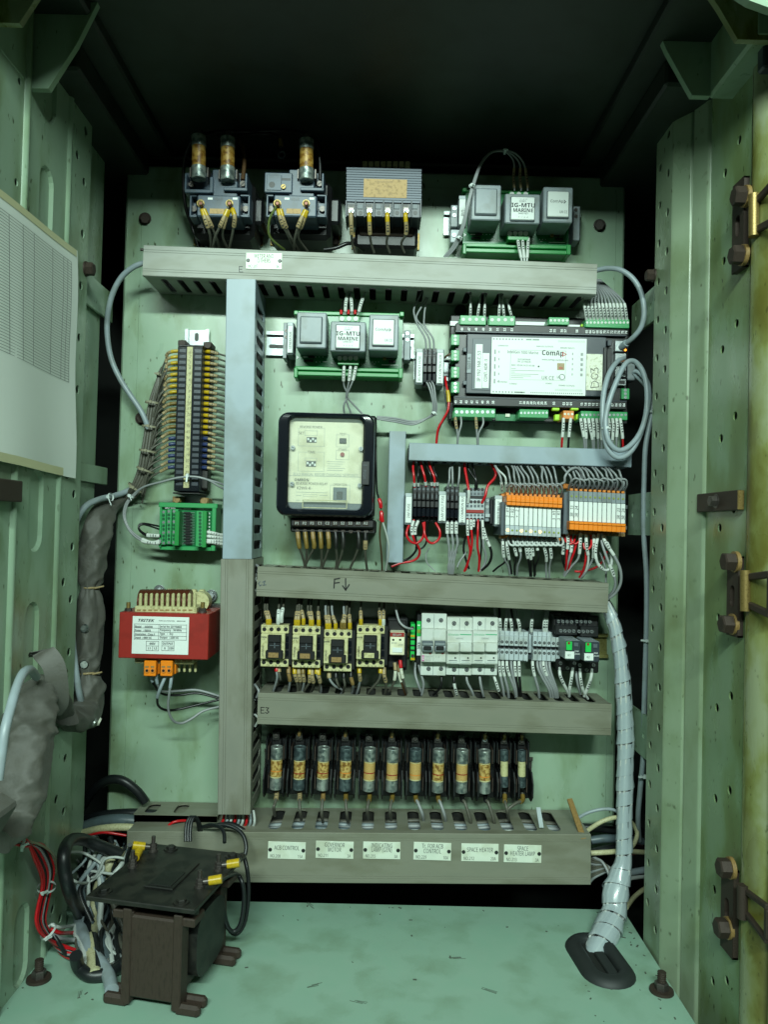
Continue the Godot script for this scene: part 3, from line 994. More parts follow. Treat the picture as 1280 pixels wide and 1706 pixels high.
# ---- top row: two voltage transformers with fuses, a terminal transformer; the two measuring units
func fuse_body(parent_label: String, group: String, x: float, yt: float, ya: float, yb: float, ybot: float, r: float, z: float, caps: String, mid: String, at_top: bool) -> Node3D:
	# a cartridge fuse standing upright: cap yt..ya, labelled barrel ya..yb, cap yb..ybot (readings at depth z), radius r mm
	var t := thing("cartridge_fuse", parent_label, "fuse", P(x, ybot, z), group)
	var st := mb()
	var top := L(x, yt, z)
	var a := L(x, ya, z)
	var b := L(x, yb, z)
	var bot := L(x, ybot, z)
	var k := r * 0.001
	cylm(st, a, b, k * 0.94, k * 0.94, 20)
	part("barrel", st, mid, t)
	for e in [[bot, b, "lower_cap"], [a, top, "upper_cap"]]:
		st = mb()
		var d: Vector3 = (e[1] - e[0]).normalized()
		cylm(st, e[0], e[1], k, k, 20, true, true)
		var tip: Vector3 = e[0] if e[2] == "lower_cap" else e[1]
		ringm(st, tip + d * (0.0004 if e[2] == "lower_cap" else -0.0004), d, k * 0.86, k * 0.16, 20, 6)
		part(e[2], st, caps, t)
	return t
func lug(parent: Node3D, x: float, y: float, z: float) -> void:
	pass
func vt(dx: float, full: bool, label: String) -> void:
	var X := func(x): return x + dx
	var t := thing("voltage_transformer", label, "transformer", P(X.call(365), 405, 0))
	var st := mb()
	bx(st, X.call(322), 300, X.call(424), 398, 70, 8, 6)
	part("winding", st, "black", t)
	st = mb()
	bx(st, X.call(330), 328, X.call(440), 372, 55, 6, 4)
	part("core", st, "black_plastic", t)
	for k in [[417, 388, 438, 409, 431, 402.5], [322, 388, 346, 409, 330, 402]]:
		st = mb()
		bx(st, X.call(k[0]), k[1], X.call(k[2]), k[3], 3, 0, 0.5)
		var ft := part("mounting_foot", st, "passivated", t)
		st = mb()
		dc(st, X.call(k[4]), k[5], 7.0, 4.2, 3, 16)
		hexm(st, L(X.call(k[4]), k[5], 4.2), L(X.call(k[4]), k[5], 10), 5.2 * mm(5))
		part("bolt", st, "rust_bolt", ft)
	st = mb()                                               # moulded terminal deck
	bx(st, X.call(353), 282, X.call(396), 330, 106, 70, 1.2)
	bx(st, X.call(327.7), 324.6, X.call(400), 361, 115, 60, 1.6)
	part("deck", st, "blue_grey", t)
	for s in [[315.6, 327.7], [400, 416]]:
		st = mb()
		var xi: float = s[1] if s[0] < 350 else s[0]
		bx(st, X.call(s[0]), 324, X.call(s[1]), 327, 106, 80, 0.6)
		bx(st, X.call(s[0]), 358, X.call(s[1]), 361.5, 106, 80, 0.6)
		bx(st, X.call(s[0] if s[0] < 350 else s[1] - 3), 324, X.call(s[0] + 3 if s[0] < 350 else s[1]), 361.5, 106, 80, 0.6)
		bx(st, X.call(s[0] + 1), 326, X.call(s[1] - 1), 360, 92, 80, 0.3)
		var ear := part("ear", st, "blue_grey", t)
		st = mb()
		dc(st, X.call((s[0] + s[1]) * 0.5 + 1), 347.5, 5, 97, 92, 12)
		part("screw", st, "steel_dark", ear)
	if full:
		st = mb()
		bx(st, X.call(307), 288, X.call(310.5), 318, 112, 72, 0.8)
		bx(st, X.call(307), 315, X.call(351), 321, 112, 72, 0.8)
		bx(st, X.call(349), 294, X.call(355), 321, 112, 72, 0.8)
		bx(st, X.call(309), 288, X.call(352), 318, 92, 72, 0.3)
		part("fuse_tray", st, "blue_grey", t)
		screw(t, "steel_dark", X.call(318.5), 306.5, 4.6, 100, 92)
	else:
		st = mb()
		bx(st, X.call(312.5), 287, X.call(359), 321, 110, 72, 1.0)
		bx(st, X.call(316), 291, X.call(341), 317, 111, 100, 0.5)
		part("blank_cover", st, "blue_grey", t)
		pdisc("hole", t, "black", X.call(325), 307.5, 5.2, 111.2, 108)
		pbox("slot", t, "black", X.call(332), 296.5, X.call(356), 300.5, 110.2, 108, 0)
		screw(t, "passivated", X.call(344), 310.5, 4.0, 113, 108)
	st = mb()
	bx(st, X.call(372), 312, X.call(412), 317.5, 112, 72, 0.8)
	bx(st, X.call(408), 288, X.call(411.5), 317, 112, 72, 0.8)
	bx(st, X.call(372), 288, X.call(410), 316, 92, 72, 0.3)
	part("fuse_tray", st, "blue_grey", t)
	screw(t, "steel_dark", X.call(404.5), 305.5, 4.8, 100, 92)
	for x in [334.0, 382.0]:                                # studs with washers and nuts
		st = mb()
		dc(st, X.call(x), 338.5, 6.4, 116.4, 115, 16)
		hexm(st, L(X.call(x), 338.5, 116.4), L(X.call(x), 338.5, 121), 5.0 * mm(115))
		var nut := part("terminal_nut", st, "passivated", t)
		pdisc("stud", nut, "copper", X.call(x), 338.5, 2.6, 129, 119, 10)
	pbox("label", t, "kraft", X.call(349), 347.5, X.call(373.5), 356, 115.3, 114.6, 0)
	ptext(t, "slate", "obok", X.call(364), 331.5, 115.3, 4.6, "b")
	for x in [346.0, 387.5]:
		pbox("paint_touch", t, "label_white", X.call(x), 329, X.call(x + 8), 332.6, 115.3, 114.8, 0.1)
func top_row() -> void:
	vt(0, true, "dark transformer block carrying two tarnished fuses, at the top of the plate")
	vt(128, false, "dark transformer block carrying one tarnished fuse and a square blank cover")
	for f in [[331, 228, 245, 278.5, 297.5, "tarnished gold fuse nearest the bolt head on the plate", 331], [379.2, 231, 247.5, 279.5, 301, "tarnished gold fuse beside another, its silver cap open underneath", 379], [510.8, 234, 250, 282, 300.5, "single tarnished gold fuse on the second dark transformer block", 511]]:
		var t := fuse_body(f[5], "tarnished fuses on the transformer blocks", f[0], f[1], f[2], f[3], f[4], 9.6, 112, "tinned", "fuse_tarnished", true)
		for s in [-1.0, 1.0]:
			pbox("clip", t, "steel_dark", f[0] + s * 14.5 - 1, f[4] - 19, f[0] + s * 14.5 + 1.4, f[4] - 3, 112, 94, 0.2)
		pbox("top_strap", t, "steel_dark", f[0] - 4, f[1] - 14, f[0] + 4, f[1] + 2, 100, 92, 0.3)
	# short wires with yellow lugs on the studs
	var k := 0
	for w in [[[335, 344, 117], [343, 370, 116], [350, 392, 100], [352, 415, 70]], [[337, 344, 118], [350, 372, 112], [360, 395, 92], [366, 416, 66]], [[381, 345, 118], [369, 372, 116], [358, 395, 100], [354, 416, 72]], [[383, 345, 117], [373, 374, 112], [371, 395, 92], [380, 416, 66]], [[385, 344, 117], [391, 362, 118], [388, 385, 104], [382, 414, 74]],
			[[463, 344, 117], [469, 370, 116], [480, 392, 96], [492, 416, 66]], [[461, 344, 117], [449, 366, 108], [450, 395, 90], [474, 416, 66]], [[466, 344, 117], [474, 372, 112], [486, 398, 90], [498, 417, 64]], [[511, 346, 117], [498, 374, 116], [491, 398, 98], [490, 417, 70]], [[513, 346, 117], [504, 372, 112], [497, 395, 92], [512, 418, 62]]]:
		var gr: bool = k == 6
		wire("%s wire with yellow lug, %s from the outer edge on the %s dark transformer" % ["green" if gr else "dull grey", ORD[k % 5], ORD[k / 5]], "lead", "lugged wires under the transformer blocks", "wire_green" if gr else "wire_old", 1.7, w, [] if gr else [[4, 9, 1.9, "yellow", "lug"], [13, 15, 1.75, "sleeve", "marker_sleeve"]])
		k += 1
	# black leads arching over the top
	wire("black lead arching over the top from fuse to fuse", "cable", "", "wire_black", 2.6, [[331, 232, 100], [338, 224, 90], [360, 220, 70], [415, 219, 60], [470, 218, 60], [505, 222, 80], [527, 240, 95], [533, 270, 95], [533.5, 300, 96]])
	var gw := wire("thin black lead with yellow lug dropping from the arch", "cable", "", "wire_black", 2.0, [[381, 232, 100], [395, 226, 80], [430, 223, 60], [455, 224, 60], [466, 230, 70], [468.5, 247, 74]], [[-14, 11, 1.5, "yellow_old", "lug"]])
	var e := mb()
	ringm(e, L(469, 258, 75), Vector3(0, 0, 1), 0.0045, 0.0016, 14, 6)
	part("ring_terminal", e, "tinned_dark", gw)
	wire("tan lead rising behind the second fuse tray", "cable", "", "wire_brown", 2.8, [[404, 300, 100], [407, 270, 90], [404, 245, 80], [396, 232, 70]])
	wire("black lead running down the outer side of the first transformer block", "cable", "", "wire_black", 2.4, [[318, 236, 80], [308, 262, 70], [305, 300, 60], [309, 345, 50], [322, 385, 40], [332, 416, 40]])
	for q in 3:
		wire("pale striped lead, %s of three tied below the first transformer block" % ORD[q], "cable", "leads tied below the transformer block", ["cable_dark", "wire_old", "cable_grey"][q], 2.2, [[313 + q * 3, 345, 40], [322 + q * 3, 380, 34], [328 + q * 4, 398, 34], [334 + q * 7, 418, 40]])
	# terminal transformer
	var t := thing("terminal_transformer", "dark laminated transformer with a brown label and eight screw terminals", "transformer", P(640, 416, 0))
	var st := mb()
	var n := 14
	for i in n:                                             # laminations: thin ribs across the block
		var y0 := 280.0 + i * 4.1
		bx(st, 576.5 + (i % 2) * 0.4, y0, 703.5 - (i % 2) * 0.4, y0 + 3.8, 92.0 - (i % 2) * 0.6, 30, 0.2)
	part("lamination", st, "lamination", t)
	pbox("winding", t, "black", 591, 362, 697, 413, 62, 6, 4)
	pbox("winding_cheek", t, "brown_iron", 598, 366, 690, 392, 66, 60, 2)
	pbox("label", t, "kraft", 605.7, 298, 678.6, 329.5, 92.6, 91.8, 0.1)
	st = mb()
	for r in [[641, 303, "TRANSFORMER", 3.0], [641, 310, "No.       VA       Hz", 2.4], [641, 316.5, "PRI      V     SEC      V", 2.4], [641, 323, "TYPE             DATE", 2.4]]:
		tx(st, r[2], r[0], r[1], 92.9, r[3])
	part("lettering", st, "tan", t)
	st = mb()
	bx(st, 575.5, 338, 702.7, 361.5, 100, 60, 0.8)
	var tb := part("terminal_block", st, "slate", t)
	for i in 9:
		pbox("barrier", tb, "slate", 575.5 + i * 15.6, 333, 577.9 + i * 15.6, 362, 106, 60, 0.4)
	for i in 8:
		var x := 585.0 + i * 15.25
		if i % 2 == 0:
			pbox("clamp_plate", tb, "steel_dark", x - 5, 340, x + 5, 356, 101.5, 99, 0.3)
			screw(tb, "steel", x + 0.5, 351, 4.4, 104, 100, 20.0 + i * 31)
			pbox("terminal_tag", tb, "black", x - 4, 340, x + 4, 344.5, 101.8, 100, 0.2)
		else:
			pbox("terminal_tag", tb, "grey_dark", x - 4.6, 340, x + 4.6, 348, 101, 99, 0.3)
			pdisc("hole", tb, "black", x + 0.6, 354.5, 3.6, 100.4, 98)
	for k2 in [[673, 388, 699.5, 416.5, 690, 403.5], [586, 386, 606, 415, 591.6, 401.5]]:
		st = mb()
		bx(st, k2[0], k2[1], k2[2], k2[3], 3, 0, 0.4)
		var ft := part("mounting_foot", st, "passivated", t)
		st = mb()
		dc(st, k2[4], k2[5], 7, 4.4, 3, 16)
		hexm(st, L(k2[4], k2[5], 4.4), L(k2[4], k2[5], 9), 5 * mm(6))
		part("bolt", st, "steel_dark", ft)
	st = mb()
	for i in 8:
		bx(st, 604 + i * 10.2, 268, 612 + i * 10.2, 277, 60, 40, 0.6)
	part("upper_terminal_strip", st, "ivory", t)
	var xs := [585, 615.5, 645.5, 676]
	for i in 4:
		var x: float = xs[i]
		var ex: float = x + [5, 6, 2, -4][i]
		wire("dull grey wire with yellow sleeve on the %s screw of the laminated transformer" % ORD[i], "lead", "sleeved wires under the laminated transformer", "wire_old", 1.7, [[x, 354, 103], [x, 362, 106], [x + 1, 388, 96], [ex - 3, 405, 80], [ex + 2, 421, 66]], [[4, 10, 1.8, ["sleeve", "yellow", "yellow", "yellow"][i], "lug"], [13, 17, 1.7, "sleeve", "marker_sleeve"]])
	wire("black spliced lead lying along the top duct beside the laminated transformer", "cable", "", "wire_black", 2.6, [[540, 416, 70], [560, 413, 72], [578, 406, 72], [592, 407, 66], [606, 417, 50]])

func clamp_label(label: String, group: String, x0: float, y0: float, x1: float, y1: float, z: float, text: String) -> void:
	var t := thing("end_clamp", label, "end clamp", P((x0 + x1) * 0.5, y1, 0), group)
	pbox("clamp_body", t, "grey_plastic", x0 - 1.2, y0 - 3, x1 + 1.2, y1 + 3, z - 3, 8, 0.8)
	pbox("label_strip", t, "label_white", x0, y0, x1, y1, z, z - 4, 0.5)
	pbox("label_tip", t, "grey_light", x0 - 0.4, y0 - 3.5, x1 + 0.4, y0 + 3, z + 0.4, z - 4, 0.6)
	if text != "":
		ptext(t, "print", text, (x0 + x1) * 0.5, (y0 + y1) * 0.5 + 3, z + 0.25, minf(4.2, (x1 - x0) * 0.42), "s", 0, 90)
func din_rail(label: String, x0: float, y0: float, x1: float, y1: float, m: String, upright: bool, hole_at: Array) -> void:
	var t := thing("din_rail", label, "mounting rail", P((x0 + x1) * 0.5, (y0 + y1) * 0.5, 0), "mounting rails")
	var a := L(x0, y0, 8)
	var b := L(x1, y1, 8)
	var u := (b - a).normalized()
	var v := Vector3(0, 0, 1).cross(u)
	var hl := a.distance_to(b) * 0.5
	var c := (a + b) * 0.5
	var prof := PackedVector2Array()
	for p in [[-17.5, 0], [-17.5, -1], [-13.5, -1], [-13.5, -7.5], [13.5, -7.5], [13.5, -1], [17.5, -1], [17.5, 0], [12.5, 0], [12.5, -6.5], [-12.5, -6.5], [-12.5, 0]]:
		prof.append(Vector2(p[0], p[1]) * 0.001)
	var st := mb()
	prism(st, prof, Transform3D(Basis(v, Vector3(0, 0, 1), u), c), -hl, hl)
	var r := part("rail_profile", st, m, t)
	for h in hole_at:
		st = mb()
		var q := L(h[0], h[1], 1.6)
		prism(st, rounded(0.012, 0.0055, 0.0026), Transform3D(Basis(u, v, Vector3(0, 0, 1)), q), -0.0002, 0.0003)
		part("rail_slot", st, "dark_green", r)
func measuring_unit(label: String) -> Node3D:
	var t := thing("measuring_unit", label, "measuring module", P(580, 628, 0), "green measuring modules")
	var st := mb()
	bx(st, 491, 519.5, 672.5, 526, 40, 14, 1)
	bx(st, 491, 612, 670, 618.5, 44, 14, 1)
	bx(st, 490, 620, 670, 627, 42, 14, 1)
	bx(st, 490, 617, 670, 621, 38, 14, 0.4)
	bx(st, 489.5, 517, 497, 524, 46, 14, 1)
	bx(st, 666, 519, 673.5, 527, 46, 14, 1)
	bx(st, 489.5, 612, 496, 629, 46, 14, 1)
	bx(st, 664, 613, 671.5, 630, 46, 14, 1)
	part("board_carrier", st, "green_rail", t)
	pbox("circuit_board", t, "pcb", 493, 524, 671, 613, 37, 34, 0.2)
	var b := [[494, 520, 544, 580, "plain"], [550.6, 535.4, 609.7, 585.7, "name"], [614.8, 523.8, 664.5, 584, "maker"]]
	for k in 3:
		var q = b[k]
		st = mb()
		bx(st, q[0], q[1], q[2], q[3], 84, 37, 1.4)
		var blk := part("potted_block", st, "grey_plastic", t)
		var l: Array = [[500.4, 527.7, 536, 570, "grey_plastic"], [559.7, 541.4, 599.4, 580, "label_white"], [621.3, 532, 656.9, 574.9, "label_white"]][k]
		pbox("cap", blk, "grey_dark", l[0] - 1, l[1] - 1, l[2] + 1, l[3] + 2.2, 86.5, 83, 1)
		pbox("label", blk, l[4], l[0], l[1], l[2], l[3], 88, 84, 0.8)
		st = mb()
		if k == 1:
			tx(st, "IG-MTU", 580, 555.5, 88.3, 7.0, "b", 0, 0, 1.15)
			tx(st, "MARINE", 580, 564, 88.3, 6.0, "b", 0, 0, 1.05)
			tx(st, "CONF1", 579, 549, 88.3, 2.6)
			tx(st, "SAM01871", 580, 569.5, 88.3, 2.6)
			tx(st, "L1   L2   L3", 581, 545.5, 88.3, 1.8)
			tx(st, "N    L1   L2   L3", 580, 575.5, 88.3, 1.8)
			part("lettering", st, "print", blk)
		elif k == 2:
			tx(st, "ComAp", 636.5, 549.5, 88.3, 4.6, "s", 0, 0, 1.05)
			bx(st, 648.6, 546.4, 649.2, 553, 88.4, 88.2)
			var T := Transform3D(Basis(), L(650.4, 549.6, 88.3))
			prism(st, PackedVector2Array([Vector2(-1.4, -2.6), Vector2(1.9, 0), Vector2(-1.4, 2.6), Vector2(-1.4, 1.7), Vector2(0.4, 0), Vector2(-1.4, -1.7)]) , T.scaled_local(Vector3.ONE * mm(88)), 0, 0.1)
			tx(st, "UK CE", 647.5, 566.8, 88.3, 4.2, "s", 0, 0, 0.85)
			part("lettering", st, "print", blk)
	for k in [[565, 526.4, 599, 536, [570, 581.6, 593], 530.8], [562.8, 594, 598, 607.6, [566, 575, 584, 593], 596.5]]:
		st = mb()
		bx(st, k[0], k[1], k[2], k[3], 56, 37, 0.6)
		var tb := part("terminal_block", st, "green_rail", t)
		for x in k[4]:
			pdisc("screw", tb, "sleeve_white", x, k[5], 4.0, 57, 54)
	st = mb()                                               # white silk-screen marks and small parts on the board
	for q in [[505, 594, 513, 595.4], [508, 601.4, 520, 602.6], [638, 593, 648, 594.4], [636, 607.6, 664, 608.6], [539, 602.4, 546, 603.2], [622, 606, 626, 606.8]]:
		bx(st, q[0], q[1], q[2], q[3], 37.4, 37)
	for x in [526, 532, 538, 620, 625, 630]:
		dc(st, x, 594.5, 0.8, 37.4, 37, 6)
		dc(st, x + 1, 603, 0.8, 37.4, 37, 6)
	tx(st, "N L1", 555, 604.5, 37.4, 3)
	tx(st, "L2 L3", 606, 606, 37.4, 3)
	var T2 := Transform3D(Basis(), L(496, 595.5, 37.4))
	prism(st, PackedVector2Array([Vector2(-1.8, -3.2), Vector2(2.4, 0), Vector2(-1.8, 3.2)]), T2.scaled_local(Vector3.ONE * mm(37)), 0, 0.1)
	part("print", st, "print_white", t)
	for q in [[513, 592.5, 524, 596.5], [506, 599, 522, 603], [644, 593, 655, 598], [648, 600, 660, 605]]:
		pbox("resistor", t, "black", q[0], q[1], q[2], q[3], 40, 37, 0.8)
	pbox("component", t, "passivated", 638.5, 592, 644, 599.5, 42, 37, 0.4)
	return t
func modules() -> void:
	din_rail("silver rail behind the lower green measuring module", 443, 571.5, 690, 577, "steel", false, [[466, 577.5], [455, 577]])
	clamp_label("grey end clamp beside the lower green measuring module, nearest the tall duct", "grey end clamps", 479, 540, 488, 588, 46, "GENERATOR")
	pbox("screw_foot", get_node("end_clamp"), "grey_plastic", 471.5, 537, 478, 597, 36, 8, 0.6)
	for y in [550.5, 561.0]:
		screw(get_node("end_clamp"), "steel_dark", 476.6, y, 2.6, 37, 34)
	var t := thing("end_clamp", "plain grey end clamp at the far side of the lower green measuring module", "end clamp", P(678, 600, 0), "grey end clamps")
	pbox("clamp_body", t, "grey_plastic", 673.5, 550, 684, 600, 34, 8, 0.8)
	for y in [555.5, 566.0]:
		screw(t, "steel", 679, y, 3.0, 35.5, 32)
	pbox("clamp_foot", t, "grey_dark", 674, 576, 685, 600, 30, 8, 1)
	var low := measuring_unit("green measuring module with three grey blocks above the black relay case")
	var cop: Node3D = low.duplicate()
	cop.name = numbered("measuring_unit")
	add_child(cop)
	tag(cop, "green measuring module with three grey blocks at the top corner of the plate", "measuring module", "green measuring modules")
	cop.position = low.position + P(871.2, 347.5, 84) - P(580.1, 560.5, 84)
	din_rail("short silver rail end beside the upper green measuring module", 740, 371.5, 968, 376, "steel", false, [])
	clamp_label("grey end clamp beside the upper green measuring module, a bent grey wire across it", "grey end clamps", 765.5, 329, 776, 374, 46, "BUS")
	t = thing("end_clamp", "screwed grey end clamp next to the upper green measuring module", "end clamp", P(758, 405, 0), "grey end clamps")
	pbox("clamp_body", t, "grey_plastic", 751.5, 341, 763, 378, 38, 8, 0.8)
	pbox("clamp_foot", t, "grey_light", 751, 382, 767, 404, 34, 8, 1)
	for y in [347.0, 358.5]:
		screw(t, "steel", 757.5, y, 3.4, 39.5, 36)
	screw(t, "steel", 757, 391.5, 3.4, 36, 32)
	t = thing("end_clamp", "plain grey end clamp at the outer side of the upper green measuring module", "end clamp", P(961, 402, 0), "grey end clamps")
	pbox("clamp_body", t, "grey_plastic", 956, 343, 967, 401, 34, 8, 0.8)
	for y in [349.0, 360.0]:
		screw(t, "steel_dark", 960.5, y, 3.0, 35.5, 32)
	# wires of the two modules
	for i in 3:
		wire("white sleeved wire, %s of three into the top of the lower measuring module" % ORD[i], "wire", "wires above the lower measuring module", "wire_grey", 1.3, [[[575.5, 586.5, 597][i], 524, 54], [[576, 586, 601][i], 508, 56], [[578.5, 585, 607][i], 492, 50], [[583, 588, 615][i], 478, 40]], [[4, 22, 1.9, "sleeve_white", "marker_sleeve"]])
		wire("red ferrule wire, %s of three beside white sleeves on the lower measuring module" % ORD[i], "wire", "red ferrule wires above the lower measuring module", "wire_black", 1.1, [[[568.5, 580.5, 591.5][i], 524, 52], [[569, 581, 592.5][i], 514, 50], [[573, 582, 596][i], 498, 44], [[577, 583, 600][i], 478, 36]], [[0, 6, 2.0, "red", "ferrule"]])
		var a := [[[573.8, 606, 50], [572.6, 628, 50], [573.5, 643, 42], [579, 658, 36], [573, 676, 30], [574, 690, 20]], [[584.5, 606, 50], [582, 632, 50], [577, 660, 36], [579, 673, 30], [586, 690, 20]], [[594, 606, 50], [588, 634, 50], [579, 656, 40], [580, 664, 34], [592, 677, 26], [606, 692, 20]]]
		wire("grey wire with white sleeve, %s of three below the lower measuring module" % ORD[i], "wire", "wires below the lower measuring module", "wire_grey", 1.3, a[i], [[2, 22, 1.8, "sleeve_white", "marker_sleeve"]])
		wire("white sleeved wire, %s of three below the upper measuring module" % ORD[i], "wire", "wires below the upper measuring module", "wire_white", 1.4, [[[862.5, 871, 881][i], 394, 52], [[865, 872, 880][i], 410, 56], [[870, 874.5, 878.5][i], 436, 60]], [[2, 32, 1.6, "sleeve_white", "marker_sleeve"]])
		var x: float = [858, 869, 880][i]
		wire("grey wire arching over the upper measuring module, %s of three" % ORD[i], "wire", "wires arching over the upper measuring module", "wire_grey", 1.3, [[x, 318, 50], [x - 2, 296, 54], [[857, 866, 873][i], 272, 60], [[848, 852, 858][i], 257 - i, 66], [836, 252 - i * 0.7, 70], [818 - i, 255, 76], [803 - i, 273, 84], [793 - i * 1.5, 300, 92], [783 - i * 1.5, 335, 94], [774 - i * 2, 376, 86], [762 - i * 3, 408, 74], [746 - i * 3, 428, 66]], [[4, 26, 1.5, "sleeve", "marker_sleeve"]])
	tie("pale cable tie round three grey wires before the upper measuring module", [786, 311, 93], [0.35, 1.0, 0], 3.6)
	tie("pale cable tie at the crown of the grey wire arch", [841, 253, 68], [1.0, 0.1, 0], 3.2)
	tie("pale cable tie holding three grey wires by the screwed end clamp", [765, 398, 78], [0.5, 1.0, 0], 3.8)
func tie(label: String, at: Array, dir: Array, r: float, m: String = "tie", tail: float = 7.0, tail_dir: Vector3 = Vector3(0.4, -0.3, 0.8)) -> void:
	var c: Vector3 = P(at[0], at[1], at[2]) if at.size() == 3 else at[0]
	var t := thing("cable_tie", label, "cable tie", c, "cable ties")
	var d := Vector3(dir[0], dir[1], dir[2]).normalized()
	var u := d.cross(Vector3(0, 0, 1)).normalized()
	var st := mb()
	var w := 0.0013
	var n := 18
	for i in n:                                             # flat band
		var a := TAU * i / n
		var b := TAU * (i + 1) / n
		var v := d.cross(u)
		var ea := u * cos(a) + v * sin(a)
		var eb := u * cos(b) + v * sin(b)
		var R := (r + 0.5) * 0.001
		tri(st, ea * R - d * w, eb * R - d * w, eb * R + d * w, ea, eb, eb)
		tri(st, ea * R - d * w, eb * R + d * w, ea * R + d * w, ea, eb, ea)
	part("band", st, m, t)
	st = mb()
	var hd := (Vector3(0, 0, 1) - d * d.z).normalized()
	var B := Basis(d, hd.cross(d), hd)
	boxm(st, hd * (r + 1.2) * 0.001, Vector3(0.0042, 0.0042, 0.003), 0.0006, B)
	boxm(st, hd * (r + 1.6) * 0.001 + tail_dir.normalized() * tail * 0.0005, Vector3(0.0022, tail * 0.001, 0.0011), 0.0, Basis(Quaternion(Vector3.UP, tail_dir.normalized())))
	part("head", st, m, t)

# ---- numbered terminal strip, diode board, red transformer
func terminal_strip() -> void:
	din_rail("silver upright rail above the numbered terminal strip", 328, 548, 322, 840, "steel", true, [[327.5, 561.5]])
	var t := thing("terminal_strip", "tall dark terminal strip with handwritten numbers one to twenty-two down a yellow tape", "terminal strip", P(314, 835, 0))
	var up := (P(317.3, 577, 48) - P(310.5, 819, 48)).normalized()
	var st := mb()
	var rt := Vector3(up.y, -up.x, 0)
	var B := Basis(rt, up, Vector3(0, 0, 1))
	var top := L(317.3, 577, 48)
	var bot := L(310.5, 819, 48)
	var mid := (top + bot) * 0.5
	var len := top.distance_to(bot)
	boxm(st, mid + Vector3(0, 0, -0.020), Vector3(0.0335, len, 0.040), 0.001, B)
	part("terminal_body", st, "slate", t)
	st = mb()
	boxm(st, mid + rt * 0.0015 + Vector3(0, 0, -0.03), Vector3(0.046, len - 0.006, 0.02), 0.001, B)
	part("terminal_base", st, "black_dusty", t)
	st = mb()
	boxm(st, mid + Vector3(0, 0, 0.0008), Vector3(0.0345, len - 0.001, 0.0016), 0.0006, B)
	part("cover_strip", st, "black_gloss", t)
	st = mb()
	boxm(st, mid + up * 0.002 - rt * 0.0002 + Vector3(0, 0, 0.0018), Vector3(0.0078, len * 0.97, 0.0008), 0.0002, B)
	var tape := part("number_tape", st, "ivory", t)
	st = mb()
	var tick := mb()
	for i in 24:
		var p := L(317.6 - i * 0.272, 585.0 + i * 9.62, 48)
		if i < 22:
			textm(st, str(i + 1), Transform3D(Basis(Vector3(0, 0, 1), deg_to_rad(-8 + (i * 7) % 15)) , p + Vector3(0.0002, 0, 0.0024)), 0.0036, "s", 0, 0.85, 0.25)
	part("lettering", st, "print", tape)
	for i in 24:
		var p := L(317.6 - i * 0.272, 590.0 + i * 9.62, 48)
		for s in [-1.0, 1.0]:
			st = mb()
			boxm(st, p + rt * s * 0.0108 + up * 0.0042 + Vector3(0, 0, 0.0014), Vector3(0.0095, 0.0052, 0.0012), 0.0004, B)
			boxm(st, p + rt * s * 0.0108 + up * 0.0042 + Vector3(0, 0, 0.0021), Vector3(0.004, 0.0005, 0.0003), 0.0, B.rotated(Vector3(0, 0, 1), 0.6 * s))
			part("terminal_cell", st, "slate", t)
	for e in [[297, 576, 339, 576.5], [288, 821, 333.5, 822.5]]:
		st = mb()
		var a := L(e[0], e[1], 50)
		var b := L(e[2], e[3], 50)
		boxm(st, (a + b) * 0.5 + Vector3(0, 0, -0.02), Vector3(a.distance_to(b), 0.0022, 0.042), 0.0005, B)
		part("end_plate", st, "black", t)
	for e in [[345.5, 574.5], [303, 571.5], [294, 832], [340, 834.5]]:
		st = mb()
		dc(st, e[0], e[1], 5.5, 38, 10, 12)
		bx(st, e[0] - 7, e[1] - 5, e[0] + 7, e[1] + 5, 34, 8, 1)
		part("end_stop", st, "brown_iron" if e[1] < 600 else "tan", t)
	# lugged wires on both sides
	for i in 21:
		var y := 585.0 + i * 9.66
		var xl := 297.0 - i * 0.27
		var xr := 339.0 - i * 0.3
		var lo: bool = i >= 15
		var lc: String = "blue" if lo else ("yellow" if i < 8 else "yellow_old")
		var j := rng.randf_range(-1.2, 1.2)
		var bxx := 268.0 - i * 1.6 + (i % 3) * 2.0               # where the wire joins the loom
		var by := 618.0 + i * 10.2
		var zz := 22.0 + (i % 4) * 3.0
		wire("old grey wire on the loom side of terminal %s of the numbered strip" % ORD[i], "lead", "wires from the numbered strip to the loom", "wire_old", 1.35, [[xl, y, 30], [xl - 9, y + 0.5, 32], [xl - 19 + j, y + 4.5, 30], [bxx + 8, y + 14 + i * 0.3, zz + 4], [bxx + 1, by - 2, zz], [bxx - 4, by + 16, zz - 4]], [[1, 8.5, 1.9, lc, "lug"], [9.5, 11.5 + (i % 3), 1.75, "sleeve", "marker_sleeve"]])
		wire("old grey wire on the duct side of terminal %s of the numbered strip" % ORD[i], "lead", "wires from the numbered strip into the duct", "wire_old", 1.3, [[xr, y + 0.6, 30], [xr + 12, y + 1.2, 32], [xr + 24, y + 3.5 + j, 32], [378, y + 8.5, 34 + (i % 3) * 6]], [[1, 9.5, 2.1, ["yellow", "blue"][int(lo)], "lug"], [11, 11, 1.75, "sleeve", "marker_sleeve"]])
	for k in 5:
		wire("grey loom wire, %s of five bound along the numbered strip" % ORD[k], "lead", "bound loom along the numbered strip", "wire_old", 2.2, [[266 - k * 1.8 + 4, 612 + k * 3, 20], [258.5 + (k - 2) * 4.2, 668, 22], [251.5 + (k - 2) * 4.4, 717, 24], [246 + (k - 2) * 4.8, 754, 26], [239.5 + (k - 2) * 5.0, 787, 26], [226 + (k - 2) * 4.6, 815, 24], [206 + (k - 2) * 3.6, 836, 10], [184 + (k - 2) * 2.0, 842, -8]])
